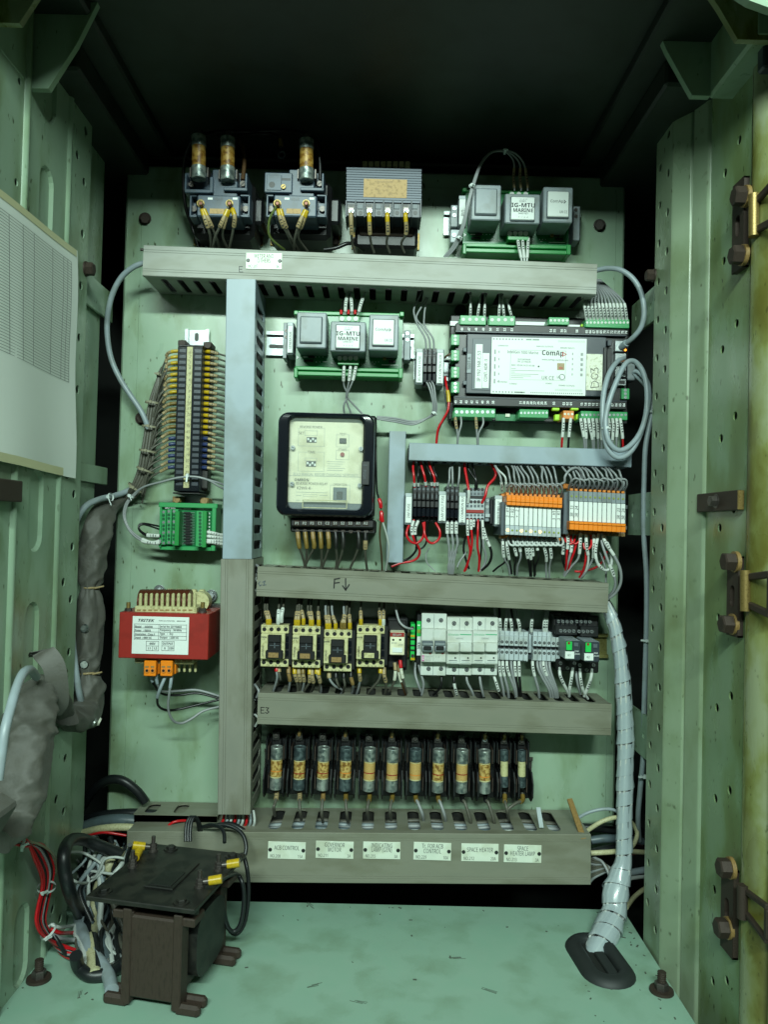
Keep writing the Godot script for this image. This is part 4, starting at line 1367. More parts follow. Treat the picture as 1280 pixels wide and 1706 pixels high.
	for e in [[265, 624, 22, 0.28, 4.5], [254.5, 671.5, 24, 0.12, 10.5], [250.5, 711.5, 26, 0.12, 11.5], [246.5, 752, 28, 0.16, 12.0], [242, 783, 28, 0.35, 12.5], [226, 813, 26, 0.7, 12.0]]:
		tie("old brown tie round the loom of the numbered strip, %s from its top" % ["first", "second", "third", "fourth", "fifth", "lowest"][[624, 671.5, 711.5, 752, 783, 813].find(e[1])], [e[0], e[1], e[2]], [e[3], 1.0, 0], e[4], "tie_old", 5.0, Vector3(-1, 0.1, 0.2))
	# diode board
	t = thing("diode_board", "green diode board with green terminals under the numbered strip", "circuit board", P(313, 918, 0))
	st = mb()
	bx(st, 264, 838, 362, 846, 44, 10, 0.8)
	bx(st, 265, 845, 268.5, 912, 44, 10, 0.6)
	bx(st, 352, 846, 359, 918, 44, 10, 0.8)
	bx(st, 266, 911, 354, 917, 40, 10, 0.6)
	part("board_carrier", st, "green_clip", t)
	pbox("circuit_board", t, "pcb", 267, 845, 354, 914, 36, 33, 0.2)
	for k in [[268.5, 849, 276, 908, 272.2], [277, 848, 285.5, 907, 281], [286.5, 848, 296, 908, 289.5]]:
		st = mb()
		bx(st, k[0], k[1], k[2], k[3], 46 if k[0] < 280 else 54, 36, 0.8)
		var tb := part("terminal_block", st, "green_clip", t)
		for i in 10:
			pdisc("screw", tb, "pcb_dark" if i % 3 else "steel", k[4], k[1] + 4 + i * 5.75, 2.3, 54.4 if k[0] > 280 else 46.4, 44)
	pbox("terminal_cheek", t, "green_rail", 290.5, 852, 298, 909, 55, 36, 0.6)
	st = mb()
	bx(st, 326, 851, 343, 911, 54, 36, 0.8)
	var tb2 := part("terminal_block", st, "green_clip", t)
	for i in 10:
		pdisc("screw", tb2, "pcb_dark", 333, 855 + i * 5.75, 2.4, 54.6, 52)
	pbox("terminal_cheek", tb2, "green_rail", 337, 852, 343.6, 912, 55, 50, 0.4)
	for i in 20:
		var yy := 854.0 + i * 2.75
		st = mb()
		var a := L(306 + (i % 2) * 3, yy, 39)
		var b := L(317 + (i % 2) * 3, yy, 39)
		cylm(st, a, b, 0.0011, 0.0011, 6)
		var dd := part("diode", st, "black", t)
		st = mb()
		cylm(st, L(300 + (i % 2) * 2, yy, 39), L(324, yy, 39), 0.0003, 0.0003, 4)
		part("lead", st, "steel", dd)
	st = mb()
	tx(st, "DIODE", 312, 847.5, 36.4, 3.0, "b")
	tx(st, "INPUT 10 CH", 283, 846.6, 46.6, 2.2)
	tx(st, "COMMON CATHODE", 340, 848, 36.4, 2.2)
	for i in 10:
		tx(st, str(i + 1), 301.5, 855 + i * 5.75, 36.4, 2.4)
		bx(st, 346.5, 854 + i * 5.6, 349.5, 857 + i * 5.6, 36.4, 36)
	part("print", st, "print_white", t)
	for k in 2:
		wire("black wire with white sleeve looping into the diode board, %s of two" % ORD[k], "wire", "sleeved wires looping into the diode board", "wire_black", 1.3, [[268, 893 - k * 1, 46], [258, 893 - k, 46], [243, 892 - k * 2, 44], [233, 885 - k * 2, 40], [231, 878 - k * 3, 38], [240, 874 - k * 2, 36], [266, 882 - k * 5, 40]], [[2, 18, 1.7, "sleeve_white", "marker_sleeve"]])
		wire("grey wire sweeping from the tied loom into the diode board, %s of two" % ORD[k], "wire", "sweeping wires to the diode board", "wire_grey", 1.5, [[268, 900 + k * 3, 48], [256, 904 + k * 1, 48], [236, 901 - k * 3, 46], [217, 886 - k * 3, 42], [206 + k * 2, 862, 40], [209 + k * 3, 840, 40], [222 + k * 3, 824, 42], [240, 811, 50], [270, 802.5, 58], [296, 796, 60], [322, 794, 60], [345, 799, 56], [366, 811 - k * 6, 48], [380, 818 - k * 6, 40]], [[2, 26, 1.7, "sleeve_white", "marker_sleeve"]])
	for k in 4:
		wire("white sleeved wire from the diode board into the duct, %s of four" % ORD[k], "wire", "sleeved wires between diode board and duct", "wire_black", 1.5, [[342, 886 + k * 7 - (4 if k == 3 else 0), 48], [354, 888 + k * 6.5 - (4 if k == 3 else 0), 48], [366, 891 + k * 5, 44], [382, 892 + k * 5, 38]], [[2, 24, 1.6, "sleeve_white", "marker_sleeve"]])
	tie("pale tie at the top of the grey wires arching under the numbered strip", [313, 793.5, 60], [1, 0.1, 0], 3.6, "tie", 9, Vector3(0, -1, 0.3))
	tie("pale tie where grey wires leave the loom above the diode board", [217.5, 826.5, 42], [0.5, 1, 0], 4.5, "tie", 8, Vector3(0.5, -0.9, 0.3))
	# red transformer
	t = thing("control_transformer", "red transformer with white rating label and orange plug terminals", "transformer", P(272, 1126, 0))
	pbox("core", t, "red_core", 198, 1022, 346.7, 1097.5, 112, 26, 0.8)
	pbox("core_lamination", t, "grey_dark", 199, 1021.3, 345.5, 1022.6, 108, 30, 0.2)
	pbox("label", t, "label_white", 220, 1027.7, 313.8, 1089.8, 112.5, 111.8, 0.2)
	st = mb()
	tx(st, "TRITEK", 243, 1033.6, 112.9, 4.6, "b", 0, 0, 1.25, 0.35)
	tx(st, "PORTS & AUTOMATION", 277.5, 1034.4, 112.9, 2.0, "s", 0, 0, 0.9)
	tx(st, "MADE IN UAE", 301.5, 1034.8, 112.9, 1.6, "b", 0, 0, 1.0, 0.3)
	var rows := [["Model    : A0X500", "Serial No: 221104662"], ["Power   : 500VA", "Frequency :  50/60Hz"], ["Insulation : Class F", "Type    :   Dry"], ["Input  : 440V AC", "Output   : 220V AC"]]
	for i in 4:
		tx(st, rows[i][0], 224.5, 1043.6 + i * 6.3, 112.9, 3.3, "b", -1, 0, 0.80)
		tx(st, rows[i][1], 266, 1043.6 + i * 6.3, 112.9, 3.3, "b", -1, 0, 0.80)
	for y in [1040.2, 1046.6, 1052.9, 1059.2, 1065.4]:
		bx(st, 223.2, y, 310.6, y + 0.5, 112.8, 112.5)
	for x in [223.2, 263.8, 310.2]:
		bx(st, x, 1040.2, x + 0.5, 1065.8, 112.8, 112.5)
	for k in [[243, 264, "440V", "L1", "L2"], [269, 289.8, "OUTPUT", "0", "220"]]:
		for y in [1068.3, 1076.0, 1083.8]:
			bx(st, k[0], y, k[1], y + 0.5, 112.8, 112.5)
		for x in [k[0], k[1] - 0.4]:
			bx(st, x, 1068.3, x + 0.5, 1084.2, 112.8, 112.5)
		bx(st, (k[0] + k[1]) * 0.5, 1076, (k[0] + k[1]) * 0.5 + 0.5, 1084, 112.8, 112.5)
		tx(st, k[2], (k[0] + k[1]) * 0.5, 1072.3, 112.9, 3.6, "b", 0, 0, 0.9)
		tx(st, k[3], k[0] + 5.3, 1080.1, 112.9, 3.4, "b")
		tx(st, k[4], k[1] - 5.0, 1080.1, 112.9, 3.4, "b")
	part("lettering", st, "print", t)
	st = mb()
	bx(st, 224, 1011, 327, 1022.5, 100, 40, 1)
	var bob := part("bobbin_flange", st, "ivory", t)
	for i in 10:
		pbox("slot", bob, "tan", 227.5 + i * 9.6, 1015.4, 233.5 + i * 9.6, 1017.6, 100.4, 98, 0)
	st = mb()
	var wa := L(234, 1003, 70)
	var wb := L(318, 1003, 70)
	cylm(st, wa, wb, 0.017, 0.017, 24)
	var cu := part("winding", st, "copper", t)
	for i in 26:
		st = mb()
		var f := lerpf(0.02, 0.98, i / 25.0)
		ringm(st, wa.lerp(wb, f), Vector3(1, 0, 0), 0.017, 0.0006, 20, 5)
		part("turn", st, "copper", cu)
	for i in 11:
		st = mb()
		var p := L(233.6 + i * 9.05, 1012, 92)
		boxm(st, p + Vector3(0, 0.0085, 0), Vector3(0.0038, 0.021, 0.006), 0.0015)
		part("bobbin_tooth", st, "ivory", t)
	for i in 5:
		st = mb()
		bx(st, 275.5 + i * 13.6, 981.5 + i * 0.3, 285 + i * 13.6, 1003, 46, 34, 1.6)
		part("bobbin_tooth", st, "ivory", t)
	st = mb()
	dc(st, 331, 1003, 17, 60, 40, 24)
	part("bobbin_cheek", st, "ivory", t)
	for x in [213.3, 337.2]:
		st = mb()
		var p := L(x, 1021, 94)
		cylm(st, p, p + Vector3(0, 0.003, 0), 0.0055, 0.0055, 14)
		hexm(st, p + Vector3(0, 0.003, 0), p + Vector3(0, 0.0065, 0), 0.0048)
		var nt := part("nut", st, "steel_dark", t)
		st = mb()
		cylm(st, p + Vector3(0, 0.006, 0), p + Vector3(0, 0.014, 0), 0.0028, 0.0028, 12)
		part("stud", st, "passivated", nt)
	for k in [[265, 984, 9.6, 0], [351, 992.5, 10, 4], [334, 1094, 6, 0]]:
		st = mb()
		dc(st, k[0], k[1], k[2], 2 + k[3], 0, 22)
		ringm(st, L(k[0], k[1], 2 + k[3]), Vector3(0, 0, 1), k[2] * 0.00082, 0.0005, 22, 5)
		var ws := part("washer", st, "steel", t)
		st = mb()
		hexm(st, L(k[0], k[1], 2 + k[3]), L(k[0], k[1], 8 + k[3]), k[2] * 0.0005)
		part("bolt", st, "steel", ws)
	pbox("mounting_foot", t, "steel_dark", 330, 1008, 372, 1014, 30, 4, 0.5)
	st = mb()
	bx(st, 224, 1097, 322, 1106, 98, 40, 1)
	var b2 := part("bobbin_flange", st, "ivory", t)
	for i in 10:
		pbox("slot", b2, "tan", 227 + i * 9.5, 1100, 234 + i * 9.5, 1102.4, 98.4, 96, 0)
	for i in 4:
		pbox("bobbin_tooth", t, "ivory", 295.5 + i * 9.2, 1104, 299.3 + i * 9.2, 1120.5, 84, 78, 1.2)
	for k in [239.3, 266.8]:
		st = mb()
		bx(st, k, 1101, k + 20, 1126.5, 108, 84, 0.8)
		bx(st, k + 18, 1103, k + 26, 1123, 96, 80, 0.8)
		var pl := part("plug_terminal", st, "orange", t)
		for j in 2:
			pdisc("wire_entry", pl, "orange_dull", k + 5 + j * 9.3, 1117.4, 4.0, 109.4, 107)
			pdisc("hole", pl, "black", k + 5 + j * 9.3, 1117.4, 2.3, 109.7, 107)
			pbox("slot", pl, "tan", k + 2 + j * 9.3, 1109.6, k + 8 + j * 9.3, 1112.4, 108.3, 107, 0)
	for w in [["grey wire with marker from the second orange plug, hanging in a low loop", "wire_grey", [[285.5, 1126, 98], [284.5, 1136, 100], [282, 1154, 96], [280, 1180, 84], [287, 1199, 72], [301, 1205, 60], [318, 1198, 52], [340, 1184, 44], [372, 1176, 40]], 16.0],
		["black wire with grey sleeve crossing below the orange plugs", "wire_black", [[276, 1126, 98], [268, 1144, 100], [262, 1162, 92], [264, 1176, 78], [276, 1183, 64], [296, 1182, 52], [330, 1174, 46], [372, 1164, 42]], 34.0],
		["grey wire from the first orange plug arching straight to the duct", "wire_grey", [[259.5, 1126, 98], [263, 1142, 90], [270, 1152, 70], [300, 1151, 52], [330, 1150, 46], [372, 1162, 44]], 12.0],
		["black wire from the first orange plug running level to the duct", "wire_black", [[251, 1126, 96], [256, 1140, 86], [270, 1156, 64], [300, 1158, 50], [330, 1155, 44], [372, 1166, 40]], 10.0]]:
		wire(w[0], "wire", "wires under the red transformer", w[1], 1.7, w[2], [[0, w[3], 1.35, "cable_grey", "marker_sleeve"]])

# ---- black relay case, three black terminals, the genset controller
func rtext(parent: Node3D, rows: Array, m: String) -> void:                # several runs of lettering in one part: [text, x, y, z, height, kind, align, deg, squeeze]
	var st := mb()
	for r in rows:
		tx(st, r[0], r[1], r[2], r[3], r[4], r[5] if r.size() > 5 else "s", r[6] if r.size() > 6 else 0, r[7] if r.size() > 7 else 0.0, r[8] if r.size() > 8 else 1.0)
	part("lettering", st, m, parent)
func outline(st: SurfaceTool, x0: float, y0: float, x1: float, y1: float, z: float, w: float, gap: Array = []) -> void:
	if gap.is_empty():
		bx(st, x0, y0, x1, y0 + w, z + 0.15, z)
	else:
		bx(st, x0, y0, gap[0], y0 + w, z + 0.15, z)
		bx(st, gap[1], y0, x1, y0 + w, z + 0.15, z)
	bx(st, x0, y1 - w, x1, y1, z + 0.15, z)
	bx(st, x0, y0, x0 + w, y1, z + 0.15, z)
	bx(st, x1 - w, y0, x1, y1, z + 0.15, z)
func relay_case() -> void:
	var t := thing("power_relay", "large black reverse power relay case with a clear front over a cream dial", "relay", P(545, 890, 0))
	pbox("rear_housing", t, "black_plastic", 468, 690, 626, 860, 80, 4, 3)
	var z := 112.0
	var st := mb()                                          # front frame: rounded outline with a rounded window, its lip turned back
	var c := L(542, 773.5, z)
	var w := 163.0 * mm(z)
	var h := 175.0 * mm(z)
	var outp := rounded(w, h, 0.014, 7)
	var inp := rounded(124.0 * mm(z), 154.0 * mm(z), 0.008, 7)
	var n := outp.size()
	var oc := c + Vector3(0, 0, -0.002)
	var ic := c + Vector3(0.0002, 0.0010, 0)
	var steps := [[outp, oc + Vector3(0, 0, -0.034), 1.0], [outp, oc + Vector3(0, 0, -0.006), 1.0], [outp, oc + Vector3(0, 0, -0.002), 0.985], [outp, oc, 0.96], [inp, ic + Vector3(0, 0, -0.001), 1.05], [inp, ic + Vector3(0, 0, -0.004), 1.0], [inp, ic + Vector3(0, 0, -0.012), 0.995]]
	for s in steps.size() - 1:
		for i in n:
			var j := (i + 1) % n
			var q := []
			for e in [[s, i], [s, j], [s + 1, j], [s + 1, i]]:
				var p: Vector2 = steps[e[0]][0][e[1]] * steps[e[0]][2]
				q.append(steps[e[0]][1] + Vector3(p.x, p.y, 0))
			var nn: Vector3 = (q[1] - q[0]).cross(q[3] - q[0]).normalized()
			quad(st, q[0], q[1], q[2], q[3], nn)
	part("front_frame", st, "black_gloss", t)
	st = mb()
	bx(st, 522, 688.5, 563, 693, 108.5, 104, 0.3)
	part("worn_badge", st, "tan", t)
	pbox("dial_plate", t, "relay_paper", 479, 697, 605, 838, 98, 95, 0)
	pbox("dial_foot", t, "grey_dark", 479, 838, 605, 852, 97, 94, 0)
	st = mb()
	prism(st, rounded(122.0 * mm(z), 151.0 * mm(z), 0.008, 6), Transform3D(Basis(), ic), -0.0045, -0.0035)
	part("window_pane", st, "pane", t)
	st = mb()
	outline(st, 497, 713, 541, 743.5, 98, 0.5, [501, 536])
	outline(st, 496.5, 753, 540, 785.5, 98, 0.5, [512, 526])
	outline(st, 560.5, 724, 581.5, 745, 98, 0.5, [565, 577])
	outline(st, 560, 750, 581.5, 766, 98, 0.5, [564, 578])
	outline(st, 550, 808, 583, 838, 98, 0.5, [555, 578])
	outline(st, 508, 717.5, 529, 726, 98, 0.5)
	outline(st, 507.5, 763, 528, 768, 98, 0.5)
	outline(st, 505, 823.5, 528, 827.5, 98, 0.4)
	bx(st, 481, 793.4, 603, 793.9, 98.2, 98)
	part("dial_print", st, "print_faint", t)
	var st2 := mb()
	for i in 5:
		for k in [[545, 769 + i * 3.6, 30]]:
			bx(st2, k[0], k[1], k[0] + k[2] - (i % 3) * 4, k[1] + 0.7, 98.2, 98)
	for k in [[493, 820, 545], [493, 825, 502], [532, 825, 546], [493, 833, 500], [535, 836, 546]]:
		bx(st2, k[0], k[1], k[2], k[1] + 0.7, 98.2, 98)
	part("dial_print", st2, "print_faint", t)
	rtext(t, [["REVERSE POWER", 518.5, 711.5, 98.3, 4.0, "s", 0, 0, 0.9], ["SET", 502.5, 721.5, 98.3, 4.4], ["TIME", 519, 753.3, 98.3, 4.2], ["TEST", 571.5, 723.3, 98.3, 3.8], ["START", 571, 749.3, 98.3, 3.8], ["OPERATION", 566.5, 807.5, 98.3, 3.6, "s", 0, 0, 0.85]], "print")
	rtext(t, [["READ MANUAL BEFORE CHANGING SETPOINTS", 542.5, 791, 98.3, 4.6, "s", 0, 0, 0.80]], "print_faint")
	rtext(t, [["OMRON", 502.5, 799.5, 98.3, 4.6, "b", 0, 0, 1.0], ["REVERSE POWER RELAY", 519.5, 805.8, 98.3, 4.2, "s", 0, 0, 0.86], ["K2WR-R-", 507.5, 813.2, 98.3, 4.8, "s", 0, 0, 1.0]], "print")
	for k in [[511, 729.5, 4], [510, 769.5, 4]]:
		st = mb()
		bx(st, k[0], k[1] - 1.2, k[0] + 16.5, k[1] + 8, 98.6, 97, 0.2)
		var sw := part("switch_bank", st, "black", t)
		for i in 4:
			pbox("switch_lever", sw, "label_white", k[0] + 1 + i * 4.0, k[1] + [0, 3, 0, 3][i], k[0] + 4 + i * 4.0, k[1] + [4, 7, 4, 7][i], 99.6, 98, 0.1)
	pbox("test_button", t, "black", 565.7, 730, 577, 738, 101, 97, 0.4)
	st = mb()
	dc(st, 570.5, 757, 3.6, 100.5, 97, 14)
	part("start_lamp_lens", st, "red_core", t)
	st = mb()
	bx(st, 555, 812, 577.5, 835, 99.2, 97, 0.4)
	var win := part("flag_window", st, "grey_dark", t)
	pbox("flag", win, "black", 561, 819, 571, 832, 99.5, 98, 0.2)
	for k in [[488, 745.5], [601.5, 747.5], [486.5, 806], [599.5, 808.5]]:
		screw(t, "steel", k[0], k[1], 3.6, 104, 98, 30.0 + k[0])
	st = mb()
	bx(st, 504, 833, 578, 834.5, 106.5, 103, 0)
	bx(st, 504, 845.5, 578, 847, 106.5, 103, 0)
	bx(st, 503.5, 833, 504.8, 847, 106.5, 103, 0)
	bx(st, 577, 833, 578.4, 847, 106.5, 103, 0)
	part("card_holder", st, "ivory", t)
	pbox("side_tab", t, "black_plastic", 602.5, 768, 616, 808, 114, 104, 0.8)
	st = mb()
	tx(st, "PUSH", 607.5, 790, 114.4, 5.0, "m", 0, -90, 0.9)
	bx(st, 605, 774.5, 612, 775.3, 114.4, 114)
	part("lettering", st, "grey_dark", t)
	# terminal foot
	st = mb()
	bx(st, 484, 865, 627, 888, 84, 4, 2)
	bx(st, 484, 864, 624, 879, 94, 60, 2)
	var ft := part("terminal_foot", st, "black", t)
	var names := ["P1", "P2", "P3", "C1", "C2", "S1", "S2", "S3", "A1", "A2"]
	for i in 10:
		var x := 494.5 + i * 12.75
		st = mb()
		bx(st, x - 4.9, 867.2, x + 4.9, 876, 95.2, 93.5, 2.5)
		var cp := part("number_cap", st, "brown_iron", ft)
		ptext(cp, "print_faint", names[i], x, 871.7, 95.5, 4.4, "b")
		screw(ft, "steel_dark" if i in [3, 9] else "rust_bolt", x + 0.8, 884.8, 3.6, 86, 83, i * 31.0)
	screw(ft, "rust_bolt", 619, 882, 3.2, 86, 83)
	for i in 8:
		var x: float = [496, 508.5, 521, 533.5, 546.5, 559, 571, 597][i]
		var ex: float = [504, 505, 503, 531, 533, 556, 558, 580][i]
		wire("old wire with sleeve, %s under the black relay case" % ORD[i], "lead", "wires under the black relay case", "wire_old", 1.7, [[x, 887, 84], [x + 1, 898, 86], [x + 3 - i * 0.4, 912, 84], [lerpf(x, ex, 0.55) + 4, 928, 70], [ex + 4, 946, 54], [ex, 960, 40]], [[0, 9, 1.9, ["tan", "yellow_old", "tan", "yellow_old", "tan", "black", "black", "black"][i], "lug"], [9, 12, 1.8, "yellow_old" if i < 5 else "black_dusty", "marker_sleeve"]])
	wire("old wire with pale sleeve from the last screw of the black relay case", "lead", "wires under the black relay case", "wire_old", 1.7, [[609, 888, 84], [609, 905, 84], [609, 925, 74], [612, 950, 50]], [[0, 10, 1.9, "black", "lug"], [10, 12, 1.9, "sleeve", "marker_sleeve"]])
	# grounding stud beside the case
	st = mb()
	cylm(st, L(622, 849, 88), L(641, 849.5, 88), 0.0022, 0.0022, 10)
	for x in [625.0, 631.0, 638.5]:
		hexm(st, L(x, 849.2, 88), L(x + 4.0, 849.3, 88), 0.0044)
	part("side_stud", st, "passivated", t)
	for k in [["red crimped wire rising from the stud beside the black relay case", [[635, 848, 90], [634, 838, 92], [630, 826, 88], [628, 815, 80], [627, 780, 60], [626.5, 740, 50], [626, 700, 40]], "wire_black"], ["brown wire dropping from the stud beside the black relay case", [[635, 850, 90], [635.5, 862, 92], [633, 890, 84], [636, 925, 66], [637, 950, 46]], "wire_brown"], ["pale wire dropping from the stud beside the black relay case", [[636.5, 852, 91], [637, 866, 92], [644, 890, 84], [648, 915, 72], [643, 950, 46]], "wire_white"]]:
		wire(k[0], "wire", "wires on the side stud", k[2], 1.3, k[1], [[2, 12, 2.0, "red", "crimp"]])
func black_terminals() -> void:
	din_rail("short silver rail behind three black fuse terminals", 690, 612, 752, 614.5, "steel", false, [])
	clamp_label("pale labelled end clamp of three black fuse terminals, lower relay-case side", "pale end clamps", 694, 584, 704.3, 637.5, 50, "IG-A/VOLT FUSE")
	clamp_label("pale labelled end clamp of three black fuse terminals, controller side", "pale end clamps", 728.3, 585, 739, 639, 50, "GCB CONTROLLER")
	for i in 3:
		fuse_terminal("black fuse terminal, %s of three between pale end clamps beside the controller" % ORD[i], "black fuse terminals beside the controller", 705 + i * 7.7, 580, 645, 46)
		wire("grey wire rising from the %s black fuse terminal beside the controller" % ORD[i], "wire", "wires above the three black fuse terminals", "wire_grey", 1.3, [[710 + i * 6.6, 584, 48], [708.5 + i * 6.5, 564, 52], [[697, 703, 708][i], 543, 52], [[691.5, 694, 707][i], 529, 46], [[690.5, 703, 709][i], [513, 510, 512][i], 40], [[703, 714, 716][i], 487, 34], [[706, 717, 719][i], 470, 30]])
		wire("grey wire from the %s black fuse terminal round to the relay case" % ORD[i], "wire", "wires below the three black fuse terminals", "wire_grey", 1.3, [[708 + i * 5, 634, 46], [714 + i * 4.5, 642, 50], [720 + i * 3, 662, 50], [722 + i * 3, 680, 46], [717 + i * 2, 693, 40], [690, 707 - i * 2.5, 36], [660, 703 - i * 3, 40], [628, 698 - i * 2, 44]])
	tie("pale tie on the three grey wires between relay case and black terminals", [723.5, 689, 44], [-0.6, -1, 0], 3.6)
func fuse_terminal(label: String, group: String, x: float, y0: float, y1: float, z: float) -> void:
	var w := 7.1
	var k := (y1 - y0) / 65.0
	var t := thing("fuse_terminal", label, "fuse terminal", P(x + w * 0.5, y1, 0), group)
	pbox("body", t, "black_plastic", x, y0, x + w, y1, z - 8, 8, 0.5)
	pbox("lever", t, "black", x + 0.5, y0 + 13 * k, x + w - 0.5, y0 + 27 * k, z, z - 10, 0.6)
	pbox("fuse_carrier", t, "black", x + 0.4, y0 + 29 * k, x + w - 0.4, y0 + 40 * k, z + 2, z - 10, 0.5)
	pbox("pull_tab", t, "black_gloss", x + 0.4, y0 + 42 * k, x + w - 0.4, y1 - 8 * k, z + 4, z - 10, 0.8)
	pbox("marker_slot", t, "grey_dark", x + w * 0.4, y0 + 17 * k, x + w * 0.62, y0 + 24 * k, z + 0.4, z - 1, 0.1)
	pdisc("wire_entry", t, "grey_dark", x + w * 0.5, y0 + 8 * k, 2.2, z - 7.4, z - 10, 10)
func green_plug(t: Node3D, m: String, x0: float, y0: float, x1: float, y1: float, z: float, n: int, bright: String, upright: bool = false) -> void:
	var st := mb()
	bx(st, x0, y0, x1, y1, z, 20, 0.6)
	if not upright:
		bx(st, x0 - 2, y0 + (y1 - y0) * 0.35, x0 + 2, y1 + 1, z - 4, 20, 0.4)
	var g := part("plug", st, m, t)
	for i in n:
		var f := (i + 0.5) / n
		if upright:
			pdisc("screw", g, bright, (x0 + x1) * 0.5, lerpf(y0, y1, f), 2.6, z + 0.5, z - 2, 10)
		else:
			pdisc("screw", g, bright, lerpf(x0, x1, f), y0 + (y1 - y0) * 0.42, minf(3.0, (x1 - x0) / n * 0.34), z + 0.5, z - 2, 10)
func controller() -> void:
	relay_case()
	black_terminals()
	var t := thing("genset_controller", "wide black controller with a white wiring label and green plug terminals", "controller", P(900, 706, 0))
	pbox("base_plate", t, "black", 748, 527, 1049, 704, 24, 6, 1.5)
	pbox("housing", t, "black_plastic", 757, 541, 1047, 679, 42, 12, 1.5)
	for k in [[758.5, 542.5, 1046, 555], [755.5, 664, 1046, 678.5]]:
		pbox("number_strip", t, "black", k[0], k[1], k[2], k[3], 48, 40, 0.8)
		pbox("strip_ridge", t, "slate", k[0], k[3] - 1 if k[1] < 600 else k[1], k[2], k[3] + 1.5 if k[1] < 600 else k[1] + 2, 48.6, 40, 0.3)
	pbox("face_panel", t, "slate", 777, 558, 1011, 658.5, 50, 40, 1)
	pbox("module_slot", t, "grey_dark", 787, 564, 818.5, 650, 51, 49, 0.4)
	pbox("slot_tab", t, "grey_plastic", 778.3, 589, 785.7, 621.5, 51.5, 49, 0.3)
	ptext(t, "print", "SLOT A", 782, 605, 51.9, 4.8, "s", 0, 90)
	for y in [579.0, 634.0]:
		pbox("latch", t, "grey_dark", 772, y, 778, y + 7, 51, 46, 0.6)
	# the white label, rows of small print in its own layout
	st_label(t)
	pbox("name_strip", t, "label_white", 792.5, 573, 804, 647, 51.6, 51, 0)
	ptext(t, "print", "IP 192.168.C.53", 798.4, 610, 51.9, 5.6, "s", 0, 90, 0.95)
	pbox("name_strip", t, "label_white", 804.2, 588, 815.3, 646.5, 51.6, 51, 0)
	ptext(t, "print", "CONT. ADR -3", 809.8, 617, 51.9, 5.4, "s", 0, 90, 0.82)
	pbox("marker_tape", t, "label_dirty", 977.5, 589.5, 1004.5, 650.5, 51.4, 51, 0)
	marker(t, 51.7, 0.9, [[[985, 646], [998, 644.5], [997.5, 638], [992, 634.5], [987, 637], [985, 645.5]], [[987.5, 622], [985.5, 627], [988, 631], [994, 631.5], [997.5, 627.5], [996, 624], [992.5, 624.5]], [[985.5, 621], [985.2, 614], [990.6, 617.6], [991.5, 614], [995, 612.6], [997.6, 615.5], [996.8, 621]]])
	for k in [[1006, 578, 1011.5, 645, "black"], [1013, 566, 1020, 576, "slate"], [1012, 580, 1019, 648, "black"]]:
		pbox("end_rib", t, k[4], k[0], k[1], k[2], k[3], 53, 46, 0.5)
	# numbers printed beside the plugs
	var rows := []
	for i in 8:
		rows.append([str(46 + i), 770 + i * 11.9, 548.3 + i * 0.15, 48.4, 4.0, "b", 0, 90, 0.9])
		rows.append([str(45 - i), 759.5 + i * 8.95, 669.5 + i * 0.12, 48.4, 4.0, "b", 0, 90, 0.9])
		rows.append([str(31 - i), 868 + i * 5.9, 671 + i * 0.1, 48.4, 4.0, "b", 0, 90, 0.9])
	for i in 12:
		rows.append([str(65 + i), 978 + i * 6.0, 552.5 + i * 0.12, 48.4, 4.0, "b", 0, 90, 0.9])
		rows.append([str(15 - i).lpad(2, "0"), 970 + i * 6.4, 673.5 + i * 0.12, 48.4, 4.0, "b", 0, 90, 0.9])
	for k in [["54", 918.5, 550.8], ["55", 924.5, 551], ["56", 936.5, 551], ["57", 942.5, 551.2], ["58", 962, 551.6], ["50", 923.5, 672], ["03", 940, 672.5], ["02", 946, 672.6], ["01", 952, 672.8]]:
		rows.append([k[0], k[1], k[2], 48.4, 4.0, "b", 0, 90, 0.9])
	rtext(t, rows, "print_white")
	# plugs
	green_plug(t, "green_clip", 767, 525.5, 810.5, 541, 52, 4, "sleeve_white")
	green_plug(t, "green_clip", 815, 526, 858.8, 542, 52, 4, "sleeve_white")
	green_plug(t, "green_clip", 915, 528.5, 949, 541, 52, 5, "sleeve_white")
	green_plug(t, "green_clip", 976, 531, 1049.7, 546, 52, 12, "sleeve_white")
	for k in [[557, 575], [583, 601], [611, 629.5], [636, 654.5]]:
		green_plug(t, "green_clip", 752, k[0], 766, k[1], 50, 3, "sleeve_white" if k[0] < 620 else "steel", true)
	green_plug(t, "green_clip", 757, 680, 826, 695, 54, 8, "steel")
	green_plug(t, "green_clip", 866, 682, 914.5, 696, 54, 8, "steel")
	green_plug(t, "orange_dull", 939, 684, 957, 698, 56, 3, "label_dirty")
	green_plug(t, "green_clip", 968, 685.5, 1046.5, 699, 54, 12, "steel")
	green_plug(t, "green_clip", 1036, 647, 1049.7, 665, 48, 3, "steel", true)
	# boards, labels and leds that show between the plugs
	pbox("edge_label", t, "label_white", 859.5, 536, 910, 544, 27, 24, 0)
	pbox("edge_label", t, "label_white", 750.5, 535, 765, 542.5, 27, 24, 0)
	pbox("edge_label", t, "label_white", 946, 541, 967, 547, 44, 42, 0)
	pbox("edge_board", t, "pcb", 826, 688, 866, 701, 27, 24, 0)
	pbox("edge_chip", t, "label_dirty", 842.5, 689, 850, 694.5, 29, 27, 0.2)
	for k in [[969, 539.5, 973, 548], [960.5, 690, 967.5, 698.5]]:
		pbox("led", t, "led_green", k[0], k[1], k[2], k[3], 40, 26, 0.8)
	for k in [[921, 679, 933, 683.5], [952, 678.5, 965, 683]]:
		st_pipe(t, k)
	pbox("led", t, "led_green", 925, 690, 934, 700, 36, 26, 0.8)
	# network sockets
	var ys := [567.5, 588.5, 610]
